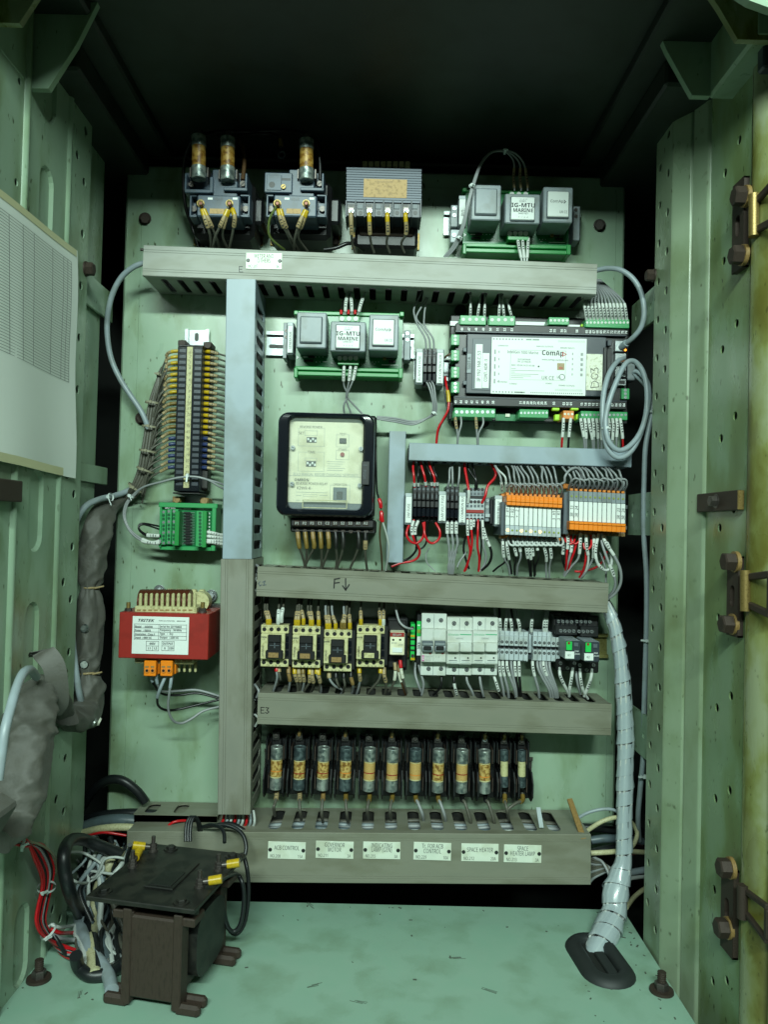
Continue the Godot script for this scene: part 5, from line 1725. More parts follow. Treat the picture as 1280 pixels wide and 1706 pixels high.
	for i in 3:
		var s := mb()
		bx(s, 1025.5, ys[i], 1044, ys[i] + 18, 50, 20, 0.4)
		var j := part("network_socket", s, "steel", t)
		if i == 2:
			pbox("jack", j, "black", 1033, ys[i] + 2, 1043, ys[i] + 14, 50.6, 46, 0)
		else:
			pdisc("led", j, "led_orange", 1043, ys[i] + 15.5, 1.9, 51, 48, 10)
	pbox("usb_socket", t, "steel", 1030, 631, 1044, 642, 50, 20, 0.4)
	pbox("usb_slot", t, "black", 1032.5, 634, 1042, 639.5, 50.5, 48, 0)
	pbox("clip_arm", t, "grey_plastic", 1046, 603, 1059, 634, 32, 14, 0.8)
	for k in [[768, 517], [762, 703], [806, 703]]:
		pdisc("mounting_ear", t, "black", k[0], k[1], 10, 10, 5, 20)
func st_pipe(t: Node3D, k: Array) -> void:
	var s := mb()
	bx(s, k[0], k[1], k[2], k[3], 47.5, 40, 0.8)
	part("led", s, "led_green", t)
func st_label(t: Node3D) -> void:
	var st := mb()
	var q := [L(820, 561.5, 50.8), L(978.3, 564.5, 50.8), L(976, 659.5, 50.8), L(818, 655.5, 50.8)]
	quad(st, q[0], q[1], q[2], q[3], Vector3(0, 0, 1))
	part("wiring_label", st, "label_white", t)
	st = mb()
	var at := func(u: float, v: float) -> Vector3: return (q[0] as Vector3).lerp(q[1], u).lerp((q[3] as Vector3).lerp(q[2], u), v) + Vector3(0, 0, 0.0002)
	var rot := Basis(Vector3(0, 0, 1), ((q[1] as Vector3) - q[0]).angle_to(Vector3(1, 0, 0)) * -1.0 + 0.0)
	var bar := func(u0: float, v0: float, u1: float, v1: float) -> void:
		quad(st, at.call(u0, v0), at.call(u1, v0), at.call(u1, v1), at.call(u0, v1), Vector3(0, 0, 1))
	for i in 10:
		bar.call(0.012 + i * 0.033, 0.02, 0.03 + i * 0.033, 0.045)
		bar.call(0.02 + i * 0.033, 0.955, 0.034 + i * 0.033, 0.98)
	bar.call(0.36, 0.02, 0.42, 0.045)
	bar.call(0.43, 0.02, 0.5, 0.045)
	bar.call(0.25, 0.955, 0.36, 0.98)
	for i in 26:
		bar.call(0.42 + i * 0.0215, 0.955, 0.432 + i * 0.0215, 0.975)
		bar.call(0.7 + i * 0.011, 0.035, 0.703 + i * 0.011, 0.07)
		bar.call(0.68 + i * 0.011, 0.89, 0.683 + i * 0.011, 0.93)
	for i in 5:
		bar.call(0.03, 0.22 + i * 0.13, 0.045, 0.30 + i * 0.13)
		bar.call(0.075, 0.24 + i * 0.13, 0.085, 0.28 + i * 0.13)
		bar.call(0.94, 0.25 + i * 0.09, 0.965, 0.3 + i * 0.09)
		bar.call(0.85, 0.25 + i * 0.09, 0.86, 0.29 + i * 0.09)
	bar.call(0.20, 0.22, 0.79, 0.224)
	bar.call(0.19, 0.74, 0.78, 0.744)
	bar.call(0.20, 0.22, 0.203, 0.74)
	bar.call(0.78, 0.22, 0.783, 0.74)
	for i in 6:
		bar.call(0.21, 0.545 + i * 0.032, [0.26, 0.56, 0.25, 0.5, 0.42, 0.34][i], 0.553 + i * 0.032)
	part("label_print", st, "print_faint", t)
	st = mb()
	for r in [["InteliGen 1000 Marine", 0.33, 0.26, 4.4, "s", 0.85], ["ComAp", 0.645, 0.275, 8.4, "b", 0.92], ["www.comap-control.com", 0.67, 0.385, 2.8, "s", 1.0], ["UK CE", 0.60, 0.70, 6.0, "s", 0.95], ["BINARY INPUTS", 0.80, 0.17, 2.4, "s", 1.0], ["BINARY OUTPUTS", 0.80, 0.83, 2.4, "s", 1.0], ["ANALOG OUTPUTS", 0.56, 0.15, 2.4, "s", 1.0], ["GENERATOR", 0.12, 0.15, 2.2, "s", 1.0], ["BUS/MAINS", 0.12, 0.79, 2.2, "s", 1.0], ["CURRENT", 0.235, 0.82, 2.2, "s", 1.0], ["POWER", 0.61, 0.80, 2.2, "s", 1.0], ["IG31000MAR", 0.345, 0.385, 2.6, "s", 1.0], ["SN: 22140236", 0.345, 0.425, 2.6, "s", 1.0], ["MAC: 00:0A:14:21:0C:08", 0.335, 0.49, 2.6, "s", 1.0]]:
		textm(st, r[0], Transform3D(Basis(Vector3(0, 0, 1), -0.012), at.call(r[1], r[2])), r[3] * mm(51), r[4], 0, r[5])
	dc(st, 898, 610.5, 1.4, 51.2, 50.9, 10)
	part("lettering", st, "print", t)
	st = mb()
	var c: Vector3 = at.call(0.765, 0.28)
	var s := mm(51)
	for k in [[Vector2(-2.6, -3.6), Vector2(3.6, 0)], [Vector2(3.6, 0), Vector2(-2.6, 3.6)], [Vector2(-2.6, 3.6), Vector2(-2.6, -3.6)]]:
		var d: Vector2 = (k[1] - k[0]) * s
		var mid: Vector2 = (k[0] + k[1]) * 0.5 * s
		boxm(st, c + Vector3(mid.x, mid.y, 0), Vector3(d.length() + s, 1.1 * s, 0.0001), 0.0, Basis(Vector3(0, 0, 1), d.angle()))
	part("maker_mark", st, "print_red", t)
	st = mb()
	for k in [[929, 605, 941, 616.5]]:
		bx(st, k[0], k[1], k[2], k[3], 51.2, 50.9)
	var am := part("approval_mark", st, "sleeve", t)
	ptext(am, "print_red", "de", 935, 612.5, 51.5, 4.0, "b")
	st = mb()
	tx(st, "UL", 932, 628, 51.4, 4.2, "b")
	ringm(st, L(937, 628, 51.2), Vector3(0, 0, 1), 4.6 * s, 0.5 * s, 14, 4)
	part("approval_mark", st, "print_faint", t)

# ---- relay row, power row, fuse row
func slim_relay(label: String, group: String, x: float, y0: float, w: float, order_down: bool, led: String, txt: String) -> void:
	# a slim relay module: printed strip, lamp window, orange lever, grey body deep behind
	var t := thing("slim_relay", label, "relay", P(x + w * 0.5, y0 + 70, 0), group)
	var g := w - 0.5
	if order_down:                                          # orange lever on top, lamp at the bottom
		pbox("body", t, "grey_plastic", x, y0 + 14, x + g, y0 + 66, 88, 8, 0.5)
		pbox("top_retainer", t, "orange_dull", x + 1, y0 - 5, x + g - 1, y0 + 2, 62, 40, 0.5)
		pbox("base", t, "grey_plastic", x, y0 - 3, x + g, y0 + 80, 58, 8, 0.5)
		pbox("lever", t, "orange", x + 2.4, y0, x + g + 2.8, y0 + 17, 95, 60, 0.6)
		pbox("lever_step", t, "orange", x + 2.4, y0 + 6, x + g + 2.8, y0 + 11, 96.5, 90, 0.6)
		pbox("print_strip", t, "label_white", x + 0.4, y0 + 17.5, x + g - 0.2, y0 + 50, 89, 86, 0.2)
		pbox("lamp_bar", t, "grey_light", x, y0 + 50.5, x + g, y0 + 66, 89, 80, 0.4)
		pdisc("led", t, led, x + w * 0.5, y0 + 58.5, 2.3 if led == "led_amber" else 1.7, 89.8, 87, 12)
		pbox("bottom_retainer", t, "orange_dull", x, y0 + 67, x + g, y0 + 72, 66, 40, 0.5)
		if txt != "":
			ptext(t, "print", txt, x + w * 0.5, y0 + 30, 89.4, 5.0, "s", 0, 90, 0.9, 0.1)
	else:
		pbox("body", t, "grey_plastic", x, y0 - 1, x + g, y0 + 52, 88, 8, 0.5)
		pbox("base", t, "grey_plastic", x, y0 - 12, x + g, y0 + 66, 58, 8, 0.5)
		pbox("top_retainer", t, "orange_dull", x + 1.2, y0 - 5, x + g - 1, y0 - 1, 66, 40, 0.5)
		pbox("lamp_bar", t, "grey_plastic", x, y0, x + g, y0 + 16, 89, 80, 0.4)
		pdisc("led", t, led, x + w * 0.5, y0 + 8, 1.7, 89.8, 87, 12)
		pbox("print_strip", t, "label_white", x + 0.4, y0 + 16.5, x + g - 0.2, y0 + 49, 89, 86, 0.2)
		pbox("lever", t, "orange", x + 0.6, y0 + 49.5, x + g + 1.0, y0 + 64, 95, 60, 0.6)
		pbox("lever_step", t, "orange", x + 0.6, y0 + 50, x + g + 1.0, y0 + 54, 96.5, 90, 0.6)
		pbox("bottom_retainer", t, "tan", x, y0 + 65, x + g, y0 + 71, 66, 40, 0.5)
		if txt != "":
			ptext(t, "print", txt, x + w * 0.5, y0 + 33, 89.4, 5.0, "s", 0, 90, 0.9, 0.1)
func relay_row() -> void:
	din_rail("silver rail behind the row of fuse terminals and slim relays", 676, 850, 1046, 862, "steel", false, [[812, 856]])
	var cl := [[676, 825, 686, 871, "24V FUSE", "pale end clamp at the start of six black fuse terminals, by the short duct"], [732, 822, 743, 868.5, "SELAB VOLT FUSE", "pale end clamp between six and three black fuse terminals"], [765.5, 824, 776, 871, "24V COMMON BUS", "pale end clamp between black fuse terminals and the grey push-in block"], [825.5, 829, 837, 874, "OUTPUT RELAY", "pale end clamp just before the slim relays with amber lamps"]]
	for c in cl:
		clamp_label(c[5], "pale end clamps", c[0], c[1], c[2], c[3], 62, c[4])
	for i in 6:
		fuse_terminal("black fuse terminal, %s of six beside the short pale duct" % ORD[i], "black fuse terminals by the short pale duct", 688 + i * 7.25, 807 + i * 0.2, 868 + i * 0.2, 54)
	for i in 3:
		fuse_terminal("black fuse terminal, %s of three between two pale end clamps over the F duct" % ORD[i], "black fuse terminals over the F duct", 743 + i * 7.4, 810 + i * 0.2, 870 + i * 0.2, 54)
	# grey push-in block
	var t := thing("push_in_block", "grey push-in terminal block with a red jumper bar", "terminal block", P(792, 868, 0))
	pbox("body", t, "grey_plastic", 776.4, 813, 808, 868, 46, 8, 0.8)
	pbox("step", t, "grey_light", 776.4, 831, 808, 868, 54, 40, 0.8)
	pbox("jumper_bar", t, "black_plastic", 777, 826, 807, 830.5, 48, 44, 0.4)
	pbox("jumper_bar", t, "red_core", 776.6, 849.3, 806.8, 854.7, 56, 50, 0.5)
	for i in 5:
		var x := 779.5 + i * 6.15
		pdisc("entry", t, "black", x, 815.6, 2.7, 46.4, 44, 12)
		pbox("release", t, "grey_dark", x - 2, 820.5, x + 2, 824.6, 46.4, 44, 0.2)
		pdisc("entry", t, "black", x, 836, 2.8, 54.4, 52, 12)
		pbox("release", t, "grey_dark", x - 2, 841, x + 2, 845.3, 54.4, 52, 0.2)
		pbox("release", t, "grey_dark", x - 2, 856.6, x + 2, 860.4, 54.4, 52, 0.2)
		pdisc("entry", t, "black", x, 865, 2.8, 54.4, 52, 12)
	for i in 5:
		for yy in [818.0, 833.0]:
			pass
	t = thing("end_clamp", "plain grey end clamp beside the grey push-in block", "end clamp", P(814, 870, 0), "grey end clamps")
	pbox("clamp_body", t, "grey_plastic", 808.6, 829, 816, 869, 44, 8, 1.0)
	for y in [834.0, 844.5]:
		pdisc("screw", t, "grey_light", 812.4, y, 3.0, 45, 43, 12)
	pbox("clamp_foot", t, "grey_light", 809, 856, 817, 862, 47, 8, 0.5)
	t = thing("end_clamp", "dark end plate between grey clamp and slim relays", "end clamp", P(819, 873, 0), "grey end clamps")
	pbox("clamp_body", t, "black_plastic", 817, 832, 821.5, 873, 48, 8, 0.8)
	# slim relays
	var leds := [0, 3, 5, 7]
	var tl := ["3 - R1", "3 - R2", "+    2", "", "", "", "", "", "", "", "3   H1", "3   R1"]
	for i in 12:
		var led: String = "led_amber" if i in leds else "led_off"
		slim_relay("slim grey relay, %s in the set with orange levers on top%s" % [ORD[i], ", its amber lamp lit" if i in leds else ""], "slim relays with orange levers on top", 842.6 + i * 7.72, 824.6 + i * 0.42, 7.72, true, led, tl[i])
	var tr := ["3R   13", "3R   24", "", "", "", "", "", "", "", "", "3R   23", "3R   24"]
	for i in 12:
		slim_relay("slim grey relay, %s in the set with orange levers below" % ORD[i], "slim relays with orange levers below", 949.4 + i * 7.8, 818.6 + i * 0.42, 7.8, false, "led_off", tr[i])
	for k in [[835.5, 842, 836, 892, "dark end plate flanking the slim relays with amber lamps"], [939.5, 948.5, 820, 890, "dark end plate between the two sets of slim relays"]]:
		t = thing("end_plate", k[4], "end plate", P((k[0] + k[1]) * 0.5, k[3], 0), "end plates of slim relays")
		pbox("plate", t, "grey_dark", k[0], k[2], k[1], k[3], 78, 8, 0.8)
		for e in [k[2] - 14, k[3] - 2]:
			pbox("clip", t, "orange_dull", k[0], e, k[1], e + 8, 52, 30, 0.6)
	relay_wires()
func relay_wires() -> void:
	var g := "wires above the black fuse terminals"
	var top := [[[691, 812], [690, 795], [688.5, 778], [691, 760], "red"], [[697.5, 812], [697, 795], [697.5, 780], [698, 760], "wire_black"], [[710, 810], [707.5, 794], [702.5, 776], [700, 760], "red"], [[719.5, 811], [718, 793], [712, 778], [704, 762], "wire_black"], [[724, 811], [724, 796], [717, 778], [713, 760], "red"], [[729.5, 811], [728, 795], [722.5, 780], [724, 760], "wire_black"]]
	for i in 6:
		var w = top[i]
		wire("%s wire dropping from the thin duct into black fuse terminal %s of six" % ["red" if w[4] == "red" else "black", ORD[i]], "wire", g, w[4], 1.7 if w[4] == "red" else 1.3, [[w[0][0], w[0][1], 46], [w[1][0], w[1][1], 52], [w[2][0], w[2][1], 48], [w[3][0], w[3][1], 40]], [[2, 5, 1.35, "wire_white", "ferrule"]])
	for i in 3:
		var a = [[[746, 812], [749, 800], [749.5, 783], [753, 775], [754, 766]], [[754, 812], [754.5, 800], [754, 780], [753, 773], [752, 764]], [[763, 811], [765, 799], [766, 781], [765.5, 770], [764, 760]]][i]
		wire("grey wire dropping from the thin duct into black fuse terminal %s of three" % ORD[i], "wire", g, "wire_grey", 1.5, [[a[0][0], a[0][1], 46], [a[1][0], a[1][1], 52], [a[2][0], a[2][1], 48], [a[3][0], a[3][1], 42], [a[4][0], a[4][1], 36]], [[0, 9, 0.8, "steel", "ferrule"]])
	g = "wires above the grey push-in block"
	wire("thick red wire into the first slot of the grey push-in block", "wire", g, "red", 2.0, [[780, 838, 54], [781.5, 820, 58], [778, 798, 52], [775, 780, 46], [774, 762, 40]], [[0, 18, 1.15, "wire_white", "marker_sleeve"]])
	wire("thick red wire curving into the last slot of the grey push-in block", "wire", g, "red", 2.0, [[803, 838, 54], [809, 826, 58], [813, 810, 56], [824, 797, 52], [826.5, 788, 50], [821, 776, 44], [813, 762, 38]], [[0, 14, 0.9, "wire_grey", "marker_sleeve"]])
	for i in 2:
		wire("black wire into the grey push-in block, %s of a crossing pair" % ORD[i], "wire", g, "wire_black", 1.4, [[793 + i * 1.5, 814, 48], [793 + i, 800, 50], [[785, 791][i], 788, 46], [[779.5, 788][i], 776, 42], [784, 762, 36]], [[0, 8, 1.5, "wire_black", "ferrule"]])
	g = "wires under the black fuse terminals"
	for i in 2:
		var c: String = ["red", "wire_black"][i]
		wire("%s white-sleeved wire from the %s of six fuse terminals to the short duct" % [["red", "black"][i], ORD[i]], "wire", g, c, 1.7, [[[690, 698][i], 866, 56], [[686, 692][i], 882, 60], [[690, 693][i], 898, 60], [[699, 694][i], 915, 52], [[697, 684][i], 928, 46], [[686, 672][i], 935, 44], [[668, 664][i], 938, 44], [652, 944, 46]], [[2, 20, 1.35, "sleeve_white", "marker_sleeve"]])
		wire("red jumper loop under six black fuse terminals, %s of two" % ORD[i], "jumper", g, "red", 1.8, [[[684, 707.5][i], 870, 54], [[677.5, 707.5][i], 888, 60], [[683, 713][i], 901, 60], [[694, 722][i], 905, 58], [[704, 732][i], 897, 58], [[707, 733][i], 884, 58], [[705, 726][i], 871, 54]])
	wire("black wire sinking behind the red loops", "wire", g, "wire_black", 1.3, [[713, 870, 46], [712, 890, 42], [710, 905, 40], [702, 914, 40], [692, 912, 40]])
	wire("thin grey stray wire hooking into the second slot of the F duct", "wire", "", "wire_grey", 0.8, [[716, 912, 30], [710, 925, 36], [712, 938, 44], [720, 946, 50], [726, 952, 52]])
	for i in 3:
		for j in 2:
			wire("grey wire%s, under the %s of three black fuse terminals" % [[" with fat white sleeve", " without sleeve"][j], ORD[i]], "wire", "sleeved wires under three black fuse terminals", "wire_grey", 1.2, [[746 + i * 7.3, 868, 54], [745.5 + i * 7.5, 886, 58], [747 + i * 7.5 + j * 1.5, 905, 56], [751 + i * 4 - j * 3, 925, 50], [747 + i * 4 + j * 2, 943, 46], [748 + i * 3 + j, 956, 40]], [[2, 16, 2.2, "sleeve_white", "marker_sleeve"]] if j == 0 else [])
	g = "wires under the grey push-in block"
	for w in [["first", "red", [[779.5, 865, 56], [779.5, 885, 60], [781, 900, 60], [783.5, 918, 56], [781, 934, 50], [776, 950, 44]], 22], ["second", "red", [[785, 865, 56], [785.5, 880, 60], [787, 900, 58], [785, 920, 54], [780, 936, 48], [774, 952, 42]], 14], ["third", "wire_black", [[790, 865, 56], [788, 882, 58], [776, 896, 50], [773, 915, 46], [776, 930, 44], [782, 948, 42]], 10], ["fourth", "red", [[797, 866, 56], [796.5, 885, 60], [796, 910, 58], [799, 930, 50], [798, 952, 42]], 0], ["fifth", "wire_grey", [[804, 866, 56], [805.5, 890, 60], [806, 910, 58], [810, 925, 52], [808, 940, 46], [800, 952, 42]], 26]]:
		wire("%s wire from the %s slot under the red jumper bar" % ["red" if w[1] == "red" else ("black" if w[1] == "wire_black" else "grey"), w[0]], "wire", g, w[1], 1.6, w[2], [[1, w[3], 1.3, "sleeve_white", "marker_sleeve"]] if w[3] > 0 else [])
	wire("black wire with a long slanted white sleeve beside the push-in block", "wire", g, "wire_black", 1.9, [[806, 880, 56], [810, 895, 60], [818, 915, 60], [819, 928, 56], [814, 940, 50], [803, 950, 44]], [[0, 27, 1.15, "sleeve_white", "marker_sleeve"]])
	wire("black wire hanging straight beside the fifth red jumper slot", "wire", g, "wire_black", 1.3, [[801, 880, 50], [802.5, 905, 50], [801, 930, 46], [797, 950, 42]])
	wire("grey wire slanting across to the red pair in the F duct slot", "wire", g, "wire_grey", 1.3, [[762, 945, 46], [766, 936, 46], [773, 926, 46], [776, 920, 44]])
	# above the slim relays
	g = "wires above the slim relays with amber lamps"
	for i in 13:
		var x0 := 837.0 + i * 7.7
		var dx := [-6, -14, -2, 0, -4, -8, -10, -6, -8, 2, -4, -5, -2]
		var xt: float = x0 - 4.0 + dx[i] * 0.8
		wire("grey wire bowing from the thin duct to amber-lamp relay %s along" % (ORD[i]), "wire", g, "wire_grey" if i != 1 else "wire_white", 1.45, [[x0, 818 + i * 0.3, 58], [x0 - 1, 806, 68], [x0 - 3, 794, 70], [xt, 782, 62], [xt - 4, 774 + (i % 3), 52], [xt - 6, 766, 42]], [[4, 12, 1.45, "sleeve_white", "marker_sleeve"]])
	for i in 11:
		var x0 := 846.5 + i * 7.7
		wire("grey jumper loop over the %s gap of the amber-lamp relays" % ORD[i], "jumper", "jumper loops over the amber-lamp relays", "wire_grey", 1.35, [[x0, 821 + i * 0.4, 60], [x0 + 1, 811, 72], [x0 + 5, 805.5 + (i % 3), 78], [x0 + 11, 808 + (i % 2) * 2, 78], [x0 + 14, 816, 72], [x0 + 12, 822 + i * 0.4, 60]])
	g = "wires above the slim relays with orange levers below"
	for i in 12:
		var x0 := 951.0 + i * 7.7
		var bow: float = 4.0 + (i * 5) % 7
		var xt: float = x0 - 10.0 + (i * 3) % 5
		wire("grey wire bowing from the thin duct to lower-lever relay %s along" % ORD[i], "wire", g, "wire_grey", 1.5, [[x0, 812 + i * 0.4, 60], [x0 + 2, 802, 72], [x0 - 1, 792, 76], [xt + bow * 0.3, 784, 68], [xt - 4, 777 + (i % 3), 56], [xt - 8, 768, 42]], [[6, 9, 1.4, "sleeve_white", "marker_sleeve"]] if i % 2 == 0 else [])
	for i in 11:
		var x0 := 948.0 + i * 7.8
		wire("grey jumper loop over the %s gap of the lower-lever relays" % ORD[i], "jumper", "jumper loops over the lower-lever relays", "wire_grey", 1.4, [[x0, 814 + i * 0.4, 60], [x0 + 4, 803 + (i % 2), 74], [x0 + 11, 797 + (i % 3) * 1.5, 80], [x0 + 18, 800 + (i % 2) * 2, 80], [x0 + 19, 809, 74], [x0 + 14, 815 + i * 0.4, 62]])
	wire("thick grey wire arching from the amber-lamp relays over to the lower-lever set", "wire", "", "wire_grey", 1.7, [[926, 822, 64], [934, 808, 74], [941, 803, 78], [942, 794, 80], [949, 784, 78], [960, 779.5, 72], [968, 786, 66], [971, 800, 62]])
	wire("grey wire curling off the last lower-lever relay", "wire", "", "wire_grey", 1.6, [[1024, 812, 66], [1026, 803, 76], [1032, 798, 78], [1039, 801, 78], [1040, 809, 76], [1034, 817, 66]])
	# below the slim relays
	for i in 11:
		var x0 := 847.0 + i * 7.9
		wire("grey jumper loop under the %s gap of the amber-lamp relays" % ORD[i], "jumper", "jumper loops under the amber-lamp relays", "wire_white", 1.6, [[x0, 894, 64], [x0 + 0.5, 902, 72], [x0 + 4, 907.5, 76], [x0 + 10, 908.5, 76], [x0 + 13, 904, 72], [x0 + 11, 896, 64]])
	g = "sleeved wires under the amber-lamp relays"
	var xs := [838, 845, 857, 866, 876.5, 881, 887, 895, 907, 917]
	var ex := [[850, 958], [853, 956], [858, 958], [862, 958], [884, 960], [886, 960], [891, 960], [892, 958], [911, 962], [916, 962]]
	var sl := [22, 26, 20, 14, 24, 26, 20, 12, 30, 24]
	for i in 10:
		var bl: bool = i in [1, 2, 4, 5, 6, 7]
		wire("%s wire with white marker, %s along under the amber-lamp relays" % ["black" if bl else "grey", ORD[i]], "wire", g, "wire_black" if bl else "wire_grey", 1.4, [[xs[i], 898, 66], [xs[i] + 0.6, 912, 70], [xs[i] + 2 + (i % 3), 928, 66], [lerpf(xs[i], ex[i][0], 0.8), 944, 54], [ex[i][0], ex[i][1], 44]], [[4, sl[i], 1.6, "sleeve_white", "marker_sleeve"]])
	wire("black wire curving back to the sixth slot of the F duct", "wire", "", "wire_black", 1.4, [[846, 930, 64], [840, 938, 58], [830, 945, 50], [822, 952, 42]])
	g = "wires under the lower-lever relays"
	for w in [["black", "wire_black", [[939, 896, 60], [939, 915, 64], [938.5, 935, 58], [946, 955, 46]], 22], ["red", "red", [[946, 888, 66], [947, 905, 72], [945, 922, 70], [944, 940, 62], [942, 956, 48]], 22], ["grey", "wire_grey", [[952, 896, 64], [953, 912, 70], [949, 930, 66], [945, 944, 58], [940, 958, 48]], 20], ["red second", "red", [[961, 905, 70], [957, 920, 68], [951, 936, 62], [948, 950, 54]], 0], ["grey second", "wire_grey", [[968, 888, 70], [967, 910, 74], [964, 930, 68], [952, 945, 58], [941, 960, 48]], 28], ["red third", "red", [[977, 905, 70], [976.5, 930, 66], [973, 948, 58], [966, 962, 48]], 0], ["cream", "wire_white", [[977, 890, 72], [978, 910, 74], [981, 930, 68], [978, 948, 60], [970, 962, 48]], 28], ["grey third", "wire_grey", [[990, 890, 70], [990, 912, 72], [988, 932, 66], [975, 955, 56], [968, 963, 48]], 32], ["red looped", "red", [[985, 892, 66], [986, 906, 72], [982, 914, 74], [975, 914, 72], [973, 905, 70]], 0], ["red crossing", "red", [[1012, 918, 40], [1004, 936, 40], [992, 946, 42], [972, 952, 44], [958, 952, 44]], 0]]:
		wire("%s wire hanging under the lower-lever relays, over the F duct end" % w[0], "wire", g, w[1], 1.6, w[2], [[1, w[3], 1.5, "sleeve_white", "marker_sleeve"]] if w[3] > 0 else [])
	for i in 2:
		wire("red jumper loop under the lower-lever relays, %s of two" % ORD[i], "jumper", g, "red", 1.6, [[942 + i * 10, 892, 62], [943 + i * 9, 901, 70], [950 + i * 9, 906, 72], [957 + i * 8, 902, 72], [959 + i * 8, 893, 64]])
	g = "thick pale wires sweeping past the F duct end"
	wire("thick pale wire looping under the lower-lever relays back up to them", "wire", g, "wire_white", 2.0, [[998, 889, 70], [994, 908, 76], [993, 926, 78], [998, 941, 76], [1009, 950, 72], [1017, 946, 70], [1020, 932, 70], [1016, 912, 68], [1006, 892, 62]], [[2, 34, 1.15, "sleeve_white", "marker_sleeve"], [44, 10, 1.2, "sleeve_white", "marker_sleeve"]])
	wire("thick pale wire sweeping outermost round the F duct end", "wire", g, "wire_grey", 2.0, [[1004, 889, 70], [1010, 905, 76], [1024, 926, 78], [1034, 948, 76], [1035, 970, 70], [1027, 987, 62], [1014, 998, 54], [1004, 1004, 44]], [[4, 30, 1.25, "sleeve_white", "marker_sleeve"]])
	wire("thick pale wire with a long marker dropping past the F duct end", "wire", g, "wire_grey", 1.9, [[1001, 889, 66], [1005, 910, 72], [1014, 935, 74], [1022, 955, 72], [1026, 972, 66], [1022, 986, 58], [1012, 996, 48]], [[44, 18, 1.35, "sleeve_white", "marker_sleeve"]])
	wire("thinner grey wire between the sweeping pale ones", "wire", g, "wire_grey", 1.4, [[1000, 920, 50], [1006, 935, 54], [1010, 950, 56], [1010, 970, 50]])
func contactor(label: String, dx: float, dy: float, window: String, first: bool) -> Node3D:
	var t := thing("contactor", label, "contactor", P(458 + dx, 1111 + dy, 0), "cream contactors over the E3 duct")
	var a := func(x0, y0, x1, y1, zf, zb, b, called, m, par): return pbox(called, par, m, x0 + dx, y0 + dy, x1 + dx, y1 + dy, zf, zb, b)
	a.call(431, 1038, 486, 1113, 60, 8, 1.5, "base", "black_plastic", t)
	a.call(472, 1042, 487, 1108, 76, 20, 1.0, "side_block", "black", t)
	a.call(435, 1041.5, 481, 1055, 78, 40, 0.6, "terminal_cover", "cream", t)
	a.call(434.2, 1098, 480.3, 1110.8, 78, 40, 0.6, "terminal_cover", "cream", t)
	a.call(434.2, 1056, 446.5, 1097.5, 86, 40, 0.6, "face", "cream", t)
	a.call(446, 1056, 472, 1059, 85.5, 40, 0.4, "face_bar", "cream", t)
	a.call(468, 1056, 474.2, 1097.5, 86, 40, 0.5, "face_side", "cream", t)
	a.call(446, 1084, 470, 1098, 80, 40, 0.4, "face_bar", "cream", t)
	var c: MeshInstance3D = a.call(445.8, 1058, 468.2, 1085, 90, 40, 0.8, "carrier", "black_plastic", t)
	a.call(446.5, 1059, 467.5, 1070, 92, 85, 0.6, "carrier_step", "black", c)
	a.call(449, 1075, 465, 1076, 90.6, 88, 0.1, "carrier_rib", "grey_dark", c)
	a.call(456.5, 1071, 458.2, 1080, 90.6, 88, 0.1, "carrier_rib", "grey_dark", c)
	var f: MeshInstance3D = a.call(442.4, 1083.8, 471, 1097.4, 91, 70, 0.8, "label_frame", "black", t)
	a.call(446.8, 1087.4, 463.6, 1095.6, 91.6, 90, 0.2, "label_window", window, f)
	for y in [1060.0, 1071.0, 1084.0]:
		a.call(475, y, 480.4, y + 9.5, 78, 60, 0.5, "side_latch", "black_gloss", t)
	var xs := [440.3, 452.2, 464.0, 476.0]
	for i in 4:
		for e in [[xs[i], 1048.4], [xs[i] - 1.0, 1103.2]]:
			pdisc("screw_hole", t, "black", e[0] + dx, e[1] + dy, 3.4, 78.4, 70, 14)
	rtext(t, [["13 NO", 440 + dx, 1043.4 + dy, 78.4, 1.7], ["21 NC", 452 + dx, 1043.4 + dy, 78.4, 1.7], ["33 NO", 464 + dx, 1043.4 + dy, 78.4, 1.7], ["43 NO", 476 + dx, 1043.4 + dy, 78.4, 1.7], ["HMR4", 439.2 + dx, 1061.4 + dy, 86.4, 2.6, "b"], ["2  2", 439 + dx, 1064.8 + dy, 86.4, 2.0], ["14     22     34     44", 457 + dx, 1109 + dy, 78.4, 1.8], ["HYUNDAI", 437.8 + dx, 1084.5 + dy, 86.4, 3.2, "s", 0, 90, 0.9]], "print")
	return t
func pole_device(t: Node3D, x0: float, x1: float, yt: float, ya: float, yb: float, y1: float, poles: int) -> void:
	var st := mb()
	bx(st, x0, yt, x1, y1, 60, 8, 0.6)
	part("body", st, "white_plastic", t)
	pbox("front_step", t, "white_plastic", x0 + 0.3, ya, x1 + 0.3, yb, 74, 50, 0.8)
	for i in poles:
		var xc := lerpf(x0, x1, (i + 0.5) / poles)
		for y in [lerpf(yt, ya, 0.42), lerpf(yb, y1, 0.5)]:
			var s := mb()
			dc(s, xc + 2, y, 3.6, 60.4, 56, 14)
			var h := part("screw_hole", s, "black", t)
			screw(h, "steel", xc + 2, y, 2.8, 60.8, 56, 20.0 + xc)
	for i in range(1, poles):
		var xc := lerpf(x0, x1, float(i) / poles)
		pbox("joint", t, "grey_dark", xc - 0.3, yt + 1, xc + 0.2, y1 - 1, 60.3, 59, 0)
